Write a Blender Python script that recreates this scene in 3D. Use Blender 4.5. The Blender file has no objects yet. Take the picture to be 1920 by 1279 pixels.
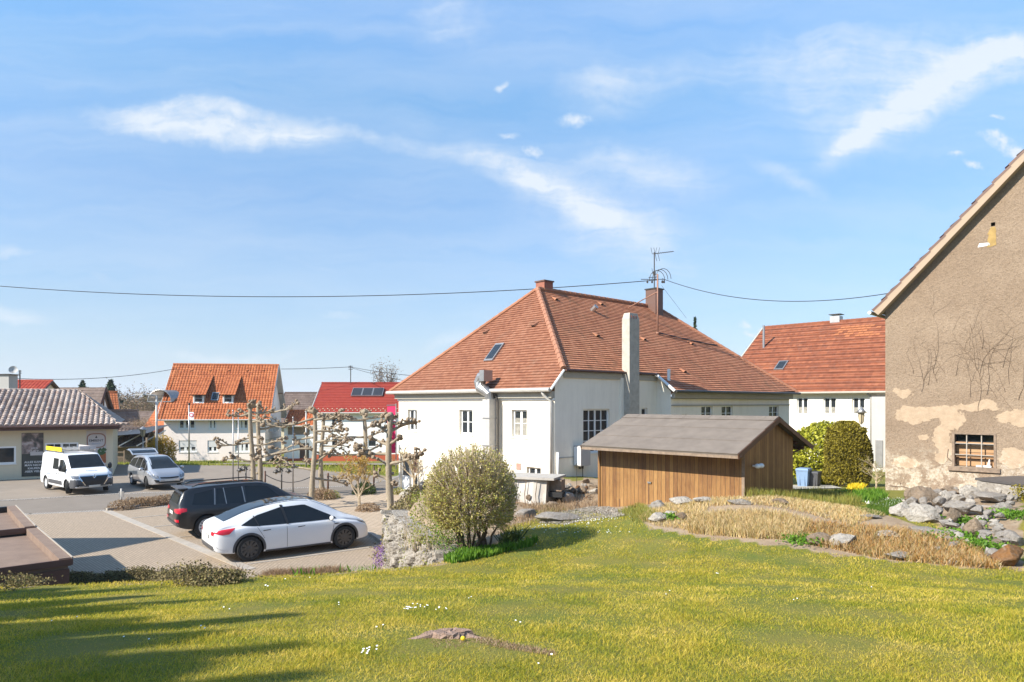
import bpy, bmesh, math, random
import numpy as np
from mathutils import Vector, Matrix
from mathutils.bvhtree import BVHTree
from mathutils.noise import noise as pnoise
R = math.radians
rnd = random.Random(7)
rng = np.random.default_rng(11)
sc = bpy.context.scene
COL = sc.collection

# ------------------------------------------------------------------ camera
CH = 4.6            # camera height above the parking lot
F = 1280.0; HZ = 755.0
cam = bpy.data.cameras.new('camera'); cam_o = bpy.data.objects.new('camera', cam); COL.objects.link(cam_o)
cam.sensor_width = 36; cam.lens = 24; cam.shift_y = 0.0602
cam.clip_start = .1; cam.clip_end = 12000
cam_o.location = (0, 0, CH); cam_o.rotation_euler = (R(90), 0, 0)
sc.camera = cam_o
sc.view_settings.view_transform = 'Standard'; sc.view_settings.look = 'None'
sc.view_settings.exposure = 0.95; sc.view_settings.gamma = 1

# ------------------------------------------------------------------ sun and sky
SH = Vector((-.865, -.50)).normalized(); EL = R(36)
S = Vector((SH.x*math.cos(EL), SH.y*math.cos(EL), math.sin(EL)))
sun = bpy.data.lights.new('sun', 'SUN'); sun.energy = 4.9; sun.angle = R(.53); sun.color = (1, .93, .82)
sun_o = bpy.data.objects.new('sun', sun); COL.objects.link(sun_o); sun_o.location = (-40, -20, 60)
sun_o.rotation_euler = S.to_track_quat('Z', 'Y').to_euler()
world = bpy.data.worlds.new('World'); sc.world = world; world.use_nodes = True
wn = world.node_tree; wn.nodes.clear()

class NT:
    def __init__(s, t): s.t = t
    def n(s, k, **kw):
        o = s.t.nodes.new(k)
        for a, b in kw.items(): setattr(o, a, b)
        return o
    def l(s, a, b): s.t.links.new(a, b)
    def m(s, op, a, b=None, c=None, clamp=False):
        o = s.n('ShaderNodeMath', operation=op); o.use_clamp = clamp
        for i, x in enumerate((a, b, c)):
            if x is None: continue
            if isinstance(x, (int, float)): o.inputs[i].default_value = x
            else: s.l(x, o.inputs[i])
        return o.outputs[0]
    def mix(s, f, a, b, t='MIX'):
        o = s.n('ShaderNodeMix', data_type='RGBA', blend_type=t)
        for k, x in ((0, f), (6, a), (7, b)):
            if isinstance(x, (int, float)): o.inputs[k].default_value = x
            elif isinstance(x, tuple): o.inputs[k].default_value = (x[0], x[1], x[2], 1)
            else: s.l(x, o.inputs[k])
        return o.outputs[2]
    def noise(s, vec, scale, detail=4, rough=.55, dist=0, out=0):
        o = s.n('ShaderNodeTexNoise'); o.inputs['Scale'].default_value = scale
        o.inputs['Detail'].default_value = detail; o.inputs['Roughness'].default_value = rough
        o.inputs['Distortion'].default_value = dist
        if vec is not None: s.l(vec, o.inputs['Vector'])
        return o.outputs[out]
    def ramp(s, f, pts):
        o = s.n('ShaderNodeValToRGB'); e = o.color_ramp.elements
        while len(e) < len(pts): e.new(.5)
        for k, (p, c) in enumerate(pts):
            e[k].position = p; e[k].color = (c, c, c, 1) if isinstance(c, (int, float)) else (c[0], c[1], c[2], 1)
        s.l(f, o.inputs[0]); return o.outputs[0]
    def mapr(s, f, a, b, c=0, d=1):
        o = s.n('ShaderNodeMapRange'); s.l(f, o.inputs[0])
        for i, x in enumerate((a, b, c, d)): o.inputs[i+1].default_value = x
        return o.outputs[0]

def build_sky():
    g = NT(wn)
    out = g.n('ShaderNodeOutputWorld'); bg = g.n('ShaderNodeBackground'); bg.inputs[1].default_value = .125
    g.l(bg.outputs[0], out.inputs[0])
    sky = g.n('ShaderNodeTexSky', sky_type='NISHITA'); sky.sun_disc = False
    sky.sun_elevation = EL; sky.sun_rotation = math.atan2(SH.x, SH.y)
    sky.air_density = 1.0; sky.dust_density = .25; sky.ozone_density = 3.0; sky.altitude = 600
    tc = g.n('ShaderNodeTexCoord'); sp = g.n('ShaderNodeSeparateXYZ'); g.l(tc.outputs['Generated'], sp.inputs[0])
    y = g.m('MAXIMUM', sp.outputs[1], .02)
    U = g.m('DIVIDE', sp.outputs[0], y); V = g.m('DIVIDE', sp.outputs[2], y)
    cb = g.n('ShaderNodeCombineXYZ'); g.l(U, cb.inputs[0]); g.l(V, cb.inputs[1])
    # warp so the edges of the banks are ragged
    wv = g.noise(cb.outputs[0], 7, 5, .6, out=1)
    sub = g.n('ShaderNodeVectorMath', operation='SUBTRACT'); g.l(wv, sub.inputs[0]); sub.inputs[1].default_value = (.5, .5, .5)
    scl = g.n('ShaderNodeVectorMath', operation='SCALE'); g.l(sub.outputs[0], scl.inputs[0]); scl.inputs['Scale'].default_value = .07
    ad = g.n('ShaderNodeVectorMath', operation='ADD'); g.l(cb.outputs[0], ad.inputs[0]); g.l(scl.outputs[0], ad.inputs[1])
    s2 = g.n('ShaderNodeSeparateXYZ'); g.l(ad.outputs[0], s2.inputs[0]); UU, VV = s2.outputs[0], s2.outputs[1]
    def gauss(px, py, a, b, th, w, pw=1.0):
        cx = (px-960)/F; cy = (HZ-py)/F; a /= F; b /= F; t = -R(th)
        du = g.m('SUBTRACT', UU, cx); dv = g.m('SUBTRACT', VV, cy)
        p = g.m('ADD', g.m('MULTIPLY', du, math.cos(t)/a), g.m('MULTIPLY', dv, math.sin(t)/a))
        q = g.m('ADD', g.m('MULTIPLY', du, -math.sin(t)/b), g.m('MULTIPLY', dv, math.cos(t)/b))
        r = g.m('ADD', g.m('MULTIPLY', p, p), g.m('MULTIPLY', q, q))
        if pw != 1: r = g.m('POWER', r, pw)
        return g.m('MULTIPLY', g.m('EXPONENT', g.m('MULTIPLY', r, -1)), w)
    C = [(400,233,225,40,4,1.15,1.9),(590,235,80,34,10,.36),(700,255,95,18,22,.30),(830,285,110,16,14,.34),(950,322,120,30,22,.62),
         (1070,375,120,34,30,.60),(1190,430,120,60,28,.45),(1090,470,180,30,25,.25),(1110,390,270,85,27,.30),(1240,315,120,42,14,.62),(1130,290,100,24,-8,.32),
         (835,35,90,62,30,.5),(1900,110,150,42,-4,.95),(1790,155,120,42,-24,.72),(1700,200,110,38,-34,.62),(1620,250,90,26,-42,.50),(1585,280,50,18,-42,.4),
         (1650,190,240,95,-28,.32),(1500,105,180,66,5,.46),(1520,190,150,60,20,.28),(1200,150,150,48,0,.42),(1130,175,70,60,-30,.28),(1480,345,85,15,28,.52),(1640,70,180,60,-12,.30),
         (30,592,80,18,4,.72),(15,460,40,16,8,.5),(60,470,70,8,2,.3),(440,664,170,12,-1,.62),(640,590,60,9,3,.45),(850,640,60,16,-12,.55),
         (70,665,130,16,3,.35),(575,500,130,11,14,.30),(900,500,160,12,20,.28),(190,525,40,12,25,.35),(1500,480,260,70,10,.14),(1000,70,130,90,20,.22)]
    tot = None
    for c in C:
        v = gauss(*c); tot = v if tot is None else g.m('ADD', tot, v)
    # streaky fibre noise running with the wisps
    mp = g.n('ShaderNodeMapping'); mp.inputs['Rotation'].default_value = (0, 0, R(12)); mp.inputs['Scale'].default_value = (1.8, 15, 1)
    g.l(ad.outputs[0], mp.inputs[0])
    f1 = g.noise(mp.outputs[0], 2.4, 9, .62, .6)
    f2 = g.noise(cb.outputs[0], 26, 7, .62, .3)
    fib = g.m('MULTIPLY_ADD', f1, 1.7, g.m('MULTIPLY', f2, 1.0))
    dens = g.m('MULTIPLY', tot, g.m('SUBTRACT', fib, .52), clamp=True)
    dens = g.m('POWER', dens, 1.15)
    P = [(1077,216,24,12,0),(1000,284,22,11,0),(950,252,21,8,3),(1795,287,19,6,0),(1831,306,18,6,14),(1880,268,34,11,14),(1905,284,24,8,0),
         (940,157,16,6,0),(1870,228,14,5,0),(1395,606,14,5,0),(1432,612,12,4,0),(1400,618,14,4,0)]
    pt = None
    for c in P:
        v = gauss(*c, 1.25, 1.15); pt = v if pt is None else g.m('ADD', pt, v)
    f3 = g.noise(cb.outputs[0], 60, 6, .6)
    puff = g.m('MULTIPLY', g.m('MULTIPLY', pt, g.m('SUBTRACT', f3, .2)), 2.1, clamp=True)
    veil = g.m('MULTIPLY', g.mapr(g.noise(mp.outputs[0], 1.1, 5, .6, .4), .34, .8, .04, .34), 1.0)
    d = g.m('MAXIMUM', g.m('MAXIMUM', dens, puff), veil)
    d = g.m('MULTIPLY', d, g.mapr(sp.outputs[1], 0, .15))
    # thin white air towards the horizon
    hz = g.m('MULTIPLY', g.m('EXPONENT', g.m('MULTIPLY', g.m('MAXIMUM', sp.outputs[2], 0), -7.0)), .85)
    gain = g.ramp(sp.outputs[2], [(0,(.385,.385,.40)),(.12,(.385,.46,.50)),(.28,(.48,.60,.65)),(.40,(.58,.79,.80)),(.50,(.78,.98,1)),(1,(.8,1,1))])
    hs = g.n('ShaderNodeHueSaturation'); hs.inputs['Saturation'].default_value = 1.0; hs.inputs['Value'].default_value = 1.35
    g.l(g.mix(1.0, sky.outputs[0], gain, 'MULTIPLY'), hs.inputs['Color'])
    c1 = g.mix(hz, hs.outputs[0], (2.5, 3.0, 3.6))
    c2 = g.mix(g.m('MULTIPLY', d, .86), c1, (3.7, 3.95, 4.2))
    g.l(c2, bg.inputs[0])
build_sky()

# ------------------------------------------------------------------ materials
MATS = {}
def newmat(name):
    m = bpy.data.materials.new(name); m.use_nodes = True; m.node_tree.nodes.clear()
    g = NT(m.node_tree); o = g.n('ShaderNodeOutputMaterial'); b = g.n('ShaderNodeBsdfPrincipled')
    g.l(b.outputs[0], o.inputs[0]); MATS[name] = m
    tc = g.n('ShaderNodeTexCoord')
    return m, g, b, tc.outputs['Object'], o
def bump(g, b, h, strength=.4, dist=.02):
    n = g.n('ShaderNodeBump'); n.inputs['Strength'].default_value = strength; n.inputs['Distance'].default_value = dist
    g.l(h, n.inputs['Height']); g.l(n.outputs[0], b.inputs['Normal'])
def plain(name, col, rough=.6, metal=0, var=.12, scale=3, fine=40, bmp=.15, bd=.01, col2=None, spec=.5, coat=0):
    m, g, b, oc, _ = newmat(name)
    c2 = col2 or tuple(x*(1-var*2.2) for x in col)
    n1 = g.noise(oc, scale, 6, .6); n2 = g.noise(oc, fine, 3, .6)
    f = g.m('MULTIPLY_ADD', n2, .35, g.m('MULTIPLY', g.mapr(n1, .3, .7), .65), clamp=True)
    g.l(g.mix(f, c2, col), b.inputs['Base Color'])
    b.inputs['Roughness'].default_value = rough; b.inputs['Metallic'].default_value = metal
    b.inputs['Specular IOR Level'].default_value = spec
    if coat: b.inputs['Coat Weight'].default_value = coat; b.inputs['Coat Roughness'].default_value = .04
    if bmp: bump(g, b, n2, bmp, bd)
    return m
def glassmat(name, col=(.02, .025, .03), rough=.05):
    m, g, b, oc, _ = newmat(name)
    b.inputs['Base Color'].default_value = (*col, 1); b.inputs['Roughness'].default_value = rough
    b.inputs['Specular IOR Level'].default_value = .45
    return m
def plaster(name, col, dirt=(.3, .27, .22), amt=.25, grain=60, bs=.35, lowdirt=0):
    m, g, b, oc, _ = newmat(name)
    big = g.noise(oc, .5, 6, .65, .5); med = g.noise(oc, 4, 6, .65); fine = g.noise(oc, grain, 3, .6)
    mp = g.n('ShaderNodeMapping'); mp.inputs['Scale'].default_value = (3, 3, .35); g.l(oc, mp.inputs[0])
    streak = g.noise(mp.outputs[0], 1.4, 5, .65)
    f = g.m('MULTIPLY', g.mapr(g.m('MULTIPLY_ADD', big, .5, g.m('MULTIPLY', streak, .5)), .45, .72), amt)
    c = g.mix(f, col, dirt)
    c = g.mix(g.m('MULTIPLY', g.mapr(med, .35, .75), amt*.4), c, tuple(x*.8 for x in col))
    if lowdirt:
        sp = g.n('ShaderNodeSeparateXYZ'); g.l(oc, sp.inputs[0])
        lf = g.m('MULTIPLY', g.mapr(g.m('MULTIPLY_ADD', big, .8, sp.outputs[2]), .2+lowdirt, .9+lowdirt, 1, 0), .5)
        c = g.mix(lf, c, dirt)
    g.l(c, b.inputs['Base Color']); b.inputs['Roughness'].default_value = .9
    b.inputs['Specular IOR Level'].default_value = .2
    bump(g, b, g.m('ADD', g.m('MULTIPLY', fine, .6), med), bs, .012)
    return m
def tilemat(name, cols, w, h, joint=.5, moss=None, mossamt=.2, stagger=True, streaks=.25):
    """tile colours vary tile by tile; uv is in metres along / up the slope"""
    m, g, b, oc, _ = newmat(name)
    uv = g.n('ShaderNodeUVMap').outputs[0]
    sp = g.n('ShaderNodeSeparateXYZ'); g.l(uv, sp.inputs[0])
    v = g.m('DIVIDE', sp.outputs[1], h); row = g.m('FLOOR', g.m('ADD', v, .001))
    u = g.m('DIVIDE', sp.outputs[0], w)
    if stagger: u = g.m('ADD', u, g.m('MULTIPLY', g.m('MODULO', row, 2), .5))
    colm = g.m('FLOOR', u); fu = g.m('FRACT', u)
    cb = g.n('ShaderNodeCombineXYZ'); g.l(colm, cb.inputs[0]); g.l(row, cb.inputs[1])
    wnz = g.n('ShaderNodeTexWhiteNoise', noise_dimensions='2D'); g.l(cb.outputs[0], wnz.inputs[0])
    big = g.noise(oc, .35, 6, .65, .6)
    t = g.m('MULTIPLY_ADD', wnz.outputs[0], .55, g.m('MULTIPLY', g.mapr(big, .3, .7), .45))
    n = len(cols); c = g.ramp(t, [(.05+.9*i/(n-1), cols[i]) for i in range(n)])
    med = g.noise(oc, 9, 6, .7)
    c = g.mix(g.m('MULTIPLY', g.mapr(med, .4, .75), streaks), c, tuple(x*.45 for x in cols[0]))
    if moss:
        mf = g.m('MULTIPLY', g.mapr(g.noise(oc, 1.3, 8, .72, .8), .52, .66), mossamt)
        c = g.mix(mf, c, moss)
    if joint:
        e = g.m('LESS_THAN', g.m('MINIMUM', fu, g.m('SUBTRACT', 1, fu)), .045)
        c = g.mix(g.m('MULTIPLY', e, joint), c, tuple(x*.3 for x in cols[0]))
    g.l(c, b.inputs['Base Color']); b.inputs['Roughness'].default_value = .8
    b.inputs['Specular IOR Level'].default_value = .3
    bump(g, b, g.m('ADD', g.m('MULTIPLY', med, .5), g.m('MULTIPLY', wnz.outputs[0], .6)), .5, .012)
    return m
def leafmat(name, cols, trans=.35, rough=.55, patch=None):
    m, g, b, oc, o = newmat(name)
    at = g.n('ShaderNodeAttribute'); at.attribute_name = 'var'
    n = len(cols)
    f = at.outputs['Fac']
    if patch: f = g.m('MULTIPLY_ADD', g.mapr(g.noise(oc, patch, 4, .6), .3, .7), .5, g.m('MULTIPLY', f, .5))
    c = g.ramp(f, [(.05+.9*i/(n-1), cols[i]) for i in range(n)])
    g.l(c, b.inputs['Base Color']); b.inputs['Roughness'].default_value = rough
    b.inputs['Specular IOR Level'].default_value = .25
    t = g.n('ShaderNodeBsdfTranslucent'); g.l(c, t.inputs[0]); mx = g.n('ShaderNodeMixShader'); mx.inputs[0].default_value = trans
    g.l(b.outputs[0], mx.inputs[1]); g.l(t.outputs[0], mx.inputs[2]); g.l(mx.outputs[0], o.inputs[0])
    return m
def boards(name, cols, w=.12, axis='u'):
    """vertical boards, uv metres"""
    m, g, b, oc, _ = newmat(name)
    uv = g.n('ShaderNodeUVMap').outputs[0]; sp = g.n('ShaderNodeSeparateXYZ'); g.l(uv, sp.inputs[0])
    u = g.m('DIVIDE', sp.outputs[0 if axis == 'u' else 1], w); k = g.m('FLOOR', u); fu = g.m('FRACT', u)
    wz = g.n('ShaderNodeTexWhiteNoise', noise_dimensions='1D'); g.l(k, wz.inputs['W'])
    mp = g.n('ShaderNodeMapping'); mp.inputs['Scale'].default_value = (14, 1.2, 1) if axis == 'u' else (1.2, 14, 1); g.l(uv, mp.inputs[0])
    gr = g.noise(mp.outputs[0], 2.5, 8, .65, .4); big = g.noise(oc, .9, 5, .6)
    t = g.m('ADD', g.m('MULTIPLY', wz.outputs[0], .35), g.m('MULTIPLY_ADD', g.mapr(gr, .3, .7), .35, g.m('MULTIPLY', g.mapr(big, .3, .7), .3)))
    n = len(cols); c = g.ramp(t, [(.05+.9*i/(n-1), cols[i]) for i in range(n)])
    e = g.m('LESS_THAN', fu, .09)
    c = g.mix(g.m('MULTIPLY', e, .75), c, (.02, .012, .006))
    g.l(c, b.inputs['Base Color']); b.inputs['Roughness'].default_value = .6
    bump(g, b, g.m('SUBTRACT', g.m('MULTIPLY', gr, .5), g.m('MULTIPLY', e, 1.5)), .5, .012)
    return m
M = {}
M['white'] = plaster('white_plaster', (.86, .80, .68), (.50, .45, .37), .34, 45, .35, 1.0)
M['cream'] = plaster('cream_plaster', (.62, .55, .40), (.4, .35, .26), .2)
M['pinkwall'] = plaster('pale_pink_plaster', (.86, .76, .70), (.6, .52, .46), .15)
M['palewall'] = plaster('pale_grey_plaster', (.78, .77, .75), (.5, .48, .44), .2)
M['greywall'] = plaster('grey_render', (.45, .43, .40), (.3, .28, .25), .3)
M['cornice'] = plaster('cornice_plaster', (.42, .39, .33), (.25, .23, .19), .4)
M['redplinth'] = plaster('red_plinth', (.42, .10, .05), (.25, .07, .04), .2)
M['stone'] = plaster('slab_stone', (.42, .39, .35), (.16, .14, .12), .5, 30, .8)
M['roofmain'] = tilemat('clay_tiles_main', [(.19, .072, .040), (.26, .108, .060), (.32, .147, .087)], .18, .165, .35, (.20, .13, .09), .3)
M['rooflong'] = tilemat('clay_tiles_long', [(.34, .13, .070), (.45, .19, .10), (.55, .25, .14)], .18, .165, .35, (.15, .10, .055), .5)
M['rooforange'] = tilemat('orange_tiles', [(.27, .072, .026), (.38, .115, .04), (.46, .16, .062)], .30, .34, .0, None, 0, False, .12)
M['roofred'] = tilemat('red_tiles', [(.245, .030, .02), (.27, .036, .022), (.29, .045, .026)], .25, .3, .2, None, 0, True, .06)
M['roofredfar'] = tilemat('red_pantiles', [(.30, .035, .02), (.38, .055, .03), (.42, .08, .04)], .30, .34, 0, None, 0, False, .1)
M['roofright'] = tilemat('old_red_tiles', [(.19, .062, .031), (.28, .092, .045), (.36, .13, .062)], .24, .33, .4, (.22, .15, .12), .25, True, .3)
M['roofcream'] = tilemat('weathered_pantiles', [(.22, .16, .13), (.42, .34, .29), (.56, .475, .41)], .30, .36, 0, (.30, .16, .11), .5, False, .5)
M['roofbrown'] = tilemat('brown_tiles', [(.10, .07, .06), (.15, .11, .09), (.19, .14, .12)], .30, .34, .2, None, 0, False, .2)
M['roofbarn'] = tilemat('barn_tiles', [(.25, .10, .06), (.35, .16, .1)], .2, .4, .3)
M['ridge'] = plain('ridge_tile', (.42, .19, .11), .8, 0, .2, 6, 60, .4, .01)
M['felt'] = plain('roofing_felt', (.22, .185, .155), .95, 0, .16, 2.5, 160, .7, .01, spec=.15)
M['woodcedar'] = boards('cedar_boards', [(.07, .029, .009), (.17, .076, .021), (.27, .14, .042), (.38, .215, .075)], .135)  # same cedar tone on every shed wall
M['wooddark'] = plain('dark_timber', (.12, .055, .03), .6, 0, .2, 5, 60)
M['woodbrown'] = plain('brown_trim', (.09, .04, .03), .55, 0, .15, 5, 60)
M['oldwood'] = plain('old_wood', (.33, .24, .17), .85, 0, .3, 8, 90, .6, .01)
M['pinewood'] = boards('pine_boards', [(.26, .13, .055), (.36, .20, .09), (.43, .27, .14)], .22, 'v')
M['frame'] = plain('white_frame', (.78, .78, .76), .4, 0, .03, 3, 30, 0)
M['glass'] = glassmat('window_glass')
M['glasscurtain'] = plain('curtained_glass', (.40, .38, .33), .12, 0, .3, 9, 20, 0)
M['blind'] = plain('roller_blind', (.66, .65, .63), .5, 0, .04, 2, 50, .05)
M['metal'] = plain('galvanised_metal', (.42, .41, .40), .42, .75, .12, 4, 50, .1)
M['pipe'] = plain('grey_painted_pipe', (.52, .50, .46), .5, .1, .12, 4, 50, .1)
M['darkmetal'] = plain('dark_metal', (.06, .055, .05), .45, .3, .1, 4, 40, .05)
M['rust'] = plain('rusty_steel', (.40, .20, .13), .75, .2, .2, 14, 60, .3, col2=(.2, .12, .09))
M['brick'] = plain('chimney_brick', (.34, .13, .085), .9, 0, .2, 8, 40, .5)
M['chimbrown'] = plain('brown_cladding', (.13, .065, .045), .55, 0, .1, 3, 30, .1)
M['concrete'] = plain('weathered_concrete', (.50, .46, .39), .95, 0, .18, 5, 60, .5, .015)
M['asphalt'] = plain('asphalt', (.27, .225, .18), .93, 0, .10, .9, 240, .5, .006, spec=.2)
M['road'] = plain('road_asphalt', (.23, .195, .16), .93, 0, .10, .8, 240, .5, .006, spec=.2)
M['kerb'] = plain('kerb_stone', (.42, .37, .31), .9, 0, .15, 4, 80, .4)
M['black'] = plain('black_plastic', (.018, .018, .019), .5, 0, .1, 4, 40, .05)
M['greyplastic'] = plain('grey_plastic', (.07, .07, .075), .55, 0, .1, 4, 40, .05)
M['tyre'] = plain('tyre_rubber', (.022, .022, .022), .85, 0, .1, 10, 60, .1)
M['carwhite'] = plain('white_car_paint', (.74, .745, .75), .25, 0, .02, 1, 8, 0, coat=.8)
M['carblack'] = plain('black_car_paint', (.012, .012, .013), .32, 0, .05, 1, 8, 0, coat=.35)
M['carsilver'] = plain('silver_car_paint', (.50, .50, .51), .28, .6, .03, 1, 8, 0, coat=.8)
M['vanwhite'] = plain('white_van_paint', (.78, .78, .78), .3, 0, .02, 1, 8, 0, coat=.6)
M['chrome'] = plain('chrome', (.7, .7, .7), .15, 1, .02, 1, 8, 0)
M['rimdark'] = plain('dark_alloy', (.085, .082, .08), .4, .3, .1, 4, 20, 0)
M['rimlight'] = plain('silver_alloy', (.62, .62, .62), .4, .15, .05, 4, 20, 0)
M['carglass'] = glassmat('car_glass', (.012, .014, .015), .04)
M['redlamp'] = glassmat('red_lamp_lens', (.45, .015, .03), .12)
M['clearlamp'] = plain('clear_lamp_lens', (.35, .36, .38), .08, .3, .35, 22, 40, 0)
M['plate'] = plain('number_plate', (.62, .62, .58), .5, 0, .04, 4, 40, 0)
M['yellowpaint'] = plain('yellow_sign', (.85, .60, .02), .5, 0, .04, 4, 30, 0)
M['bluebin'] = plain('blue_bin_plastic', (.20, .30, .46), .5, 0, .06, 4, 40, .1)
M['pink'] = plain('magenta_banner', (.62, .012, .10), .7, 0, .08, 3, 30, .05)
M['bark'] = plain('plane_bark', (.40, .33, .235), .9, 0, .2, 7, 40, .8, .03, col2=(.21, .165, .11))
M['knob'] = plain('pollard_knob_bark', (.40, .31, .21), .95, 0, .3, 18, 60, .9, .03, col2=(.17, .115, .075))
M['twig'] = plain('pale_twig', (.62, .52, .36), .85, 0, .25, 9, 30, 0, col2=(.22, .15, .09))
M['darktwig'] = plain('dark_bark', (.14, .09, .06), .9, 0, .3, 9, 30, .2)
M['soil'] = plain('soil', (.30, .22, .15), .95, 0, .25, 3, 50, .8, .03)
M['textwhite'] = plain('white_lettering', (.75, .75, .72), .6, 0, .02, 2, 10, 0)
M['textdark'] = plain('dark_lettering', (.06, .055, .05), .6, 0, .02, 2, 10, 0)
M['textblue'] = plain('grey_blue_lettering', (.28, .33, .42), .6, 0, .02, 2, 10, 0)
M['white2'] = plain('white_paint', (.78, .78, .76), .5, 0, .03, 2, 20, .05)
M['lampglass'] = plain('amber_lamp_glass', (.50, .42, .28), .2, 0, .1, 4, 20, 0)
M['solar'] = plain('solar_glass', (.035, .035, .04), .15, 0, .1, 4, 20, 0)
M['blacktarp'] = plain('dark_slab_cover', (.095, .085, .08), .7, 0, .12, 4, 60, .3)
M['bluesheet'] = plain('blue_grey_sheet', (.27, .29, .36), .45, .3, .1, 3, 30, .1)
M['greypipe'] = plain('grey_plastic_pipe', (.42, .42, .42), .45, 0, .08, 5, 30, .05)
M['petal'] = plain('daisy_petals', (.82, .82, .78), .7, 0, .02, 5, 10, 0)
M['yellowflower'] = leafmat('yellow_flower', [(.6, .42, .01), (.8, .6, .03), (.85, .7, .06)], .3)

# rock and boulder stone
def rockmat(name, a, b_, c_):
    m, g, b, oc, _ = newmat(name)
    n1 = g.noise(oc, 2.5, 8, .68, .8); n2 = g.noise(oc, 16, 8, .7, .3); n3 = g.noise(oc, 5, 5, .6, 1.5)
    c = g.mix(g.mapr(n1, .35, .65), a, b_)
    c = g.mix(g.m('MULTIPLY', g.mapr(n3, .52, .66), .6), c, c_)
    c = g.mix(g.m('MULTIPLY', g.mapr(n2, .5, .75), .55), c, tuple(x*.4 for x in a))
    g.l(c, b.inputs['Base Color']); b.inputs['Roughness'].default_value = .92; b.inputs['Specular IOR Level'].default_value = .2
    bump(g, b, g.m('ADD', g.m('MULTIPLY', n2, 1.6), n1), 1.0, .06)
    return m
M['rockw'] = rockmat('pale_limestone', (.52, .475, .41), (.36, .32, .27), (.19, .15, .11))
M['rockg'] = rockmat('grey_stone', (.37, .335, .295), (.25, .22, .19), (.26, .21, .15))
M['rockb'] = rockmat('brown_stone', (.31, .23, .16), (.20, .155, .11), (.33, .28, .22))
M['rocko'] = rockmat('rusty_stone', (.30, .14, .045), (.20, .13, .085), (.34, .28, .22))

def barnmat(T, org, spots):
    m, g, b, oc, _ = newmat('barn_render')
    fine = g.noise(oc, 34, 5, .75); coarse = g.noise(oc, 13, 5, .7); mid = g.noise(oc, 5, 6, .7); big = g.noise(oc, .6, 6, .6, .5)
    base = g.mix(g.mapr(big, .3, .7), (.27, .195, .135), (.37, .28, .20))
    base = g.mix(g.m('MULTIPLY', g.mapr(coarse, .45, .68), .5), base, (.17, .125, .085))
    base = g.mix(g.m('MULTIPLY', g.mapr(fine, .5, .7), .6), base, (.13, .095, .065)); base = g.mix(g.m('MULTIPLY', g.mapr(fine, .42, .3), .5), base, (.45, .34, .24))
    sp = g.n('ShaderNodeSeparateXYZ'); g.l(oc, sp.inputs[0])
    s_ = g.m('ADD', g.m('MULTIPLY', g.m('SUBTRACT', sp.outputs[0], T.p.x-org[0]), T.d.x), g.m('MULTIPLY', g.m('SUBTRACT', sp.outputs[1], T.p.y-org[1]), T.d.y)); z_ = g.m('ADD', sp.outputs[2], org[2])
    w1 = g.noise(oc, 2.2, 6, .65, .6, out=1); ws = g.n('ShaderNodeSeparateColor'); g.l(w1, ws.inputs[0])
    s_ = g.m('ADD', s_, g.m('MULTIPLY', g.m('SUBTRACT', ws.outputs[0], .5), .7)); z_ = g.m('ADD', z_, g.m('MULTIPLY', g.m('SUBTRACT', ws.outputs[1], .5), .6))
    tot = None
    for a, z, ra, rz in spots:
        p = g.m('MULTIPLY', g.m('SUBTRACT', s_, a), 1/ra); q = g.m('MULTIPLY', g.m('SUBTRACT', z_, z), 1/rz)
        v = g.m('SUBTRACT', 1, g.m('ADD', g.m('MULTIPLY', p, p), g.m('MULTIPLY', q, q))); tot = v if tot is None else g.m('MAXIMUM', tot, v)
    ed = g.mapr(g.m('ADD', tot, g.m('MULTIPLY', g.m('SUBTRACT', mid, .5), .9)), -.10, .12)
    col = g.mix(ed, base, g.mix(g.mapr(mid, .3, .7), (.34, .25, .17), (.44, .335, .235)))
    low = g.mapr(g.m('MULTIPLY_ADD', mid, 1.5, z_), 3.0, 4.0, 1, 0)
    worn = g.m('MULTIPLY', low, g.mapr(g.noise(oc, 2.6, 7, .72, .3), .46, .54))
    col = g.mix(g.m('MULTIPLY', worn, .8), col, g.mix(g.mapr(coarse, .35, .6), (.40, .31, .21), (.66, .59, .48)))
    rim = g.m('MULTIPLY', g.m('SUBTRACT', 1, g.mapr(g.m('ABSOLUTE', tot), 0, .08)), .5); col = g.mix(rim, col, (.16, .11, .07))
    g.l(col, b.inputs['Base Color']); b.inputs['Roughness'].default_value = .95; b.inputs['Specular IOR Level'].default_value = .15
    h = g.m('MULTIPLY', g.m('ADD', fine, coarse), g.mapr(ed, 0, 1, 1, .35))
    bump(g, b, g.m('ADD', h, g.m('MULTIPLY', ed, .8)), 1.0, .035)
    return m

def groundmat():
    m, g, b, oc, _ = newmat('garden_ground')
    at = g.n('ShaderNodeAttribute'); at.attribute_name = 'soil'
    n1 = g.noise(oc, .45, 5, .6, .4); n2 = g.noise(oc, 2.2, 6, .65); n3 = g.noise(oc, 30, 4, .7)
    grass = g.mix(g.mapr(n1, .35, .65), (.24, .21, .05), (.14, .17, .035))
    grass = g.mix(g.m('MULTIPLY', g.mapr(n2, .5, .75), .5), grass, (.30, .22, .08))
    soil = g.mix(g.mapr(n2, .3, .7), (.42, .32, .22), (.28, .19, .12))
    soil = g.mix(g.m('MULTIPLY', g.mapr(n3, .45, .7), .6), soil, (.45, .38, .3))
    f = g.mapr(g.m('MULTIPLY_ADD', n2, .5, at.outputs['Fac']), .6, .9)
    c = g.mix(f, grass, soil); c = g.mix(g.m('MULTIPLY', n3, .25), c, (.07, .06, .02))
    g.l(c, b.inputs['Base Color']); b.inputs['Roughness'].default_value = .95; b.inputs['Specular IOR Level'].default_value = .1
    bump(g, b, g.m('ADD', n3, n2), .8, .04)
    return m
M['ground'] = groundmat()

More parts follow.
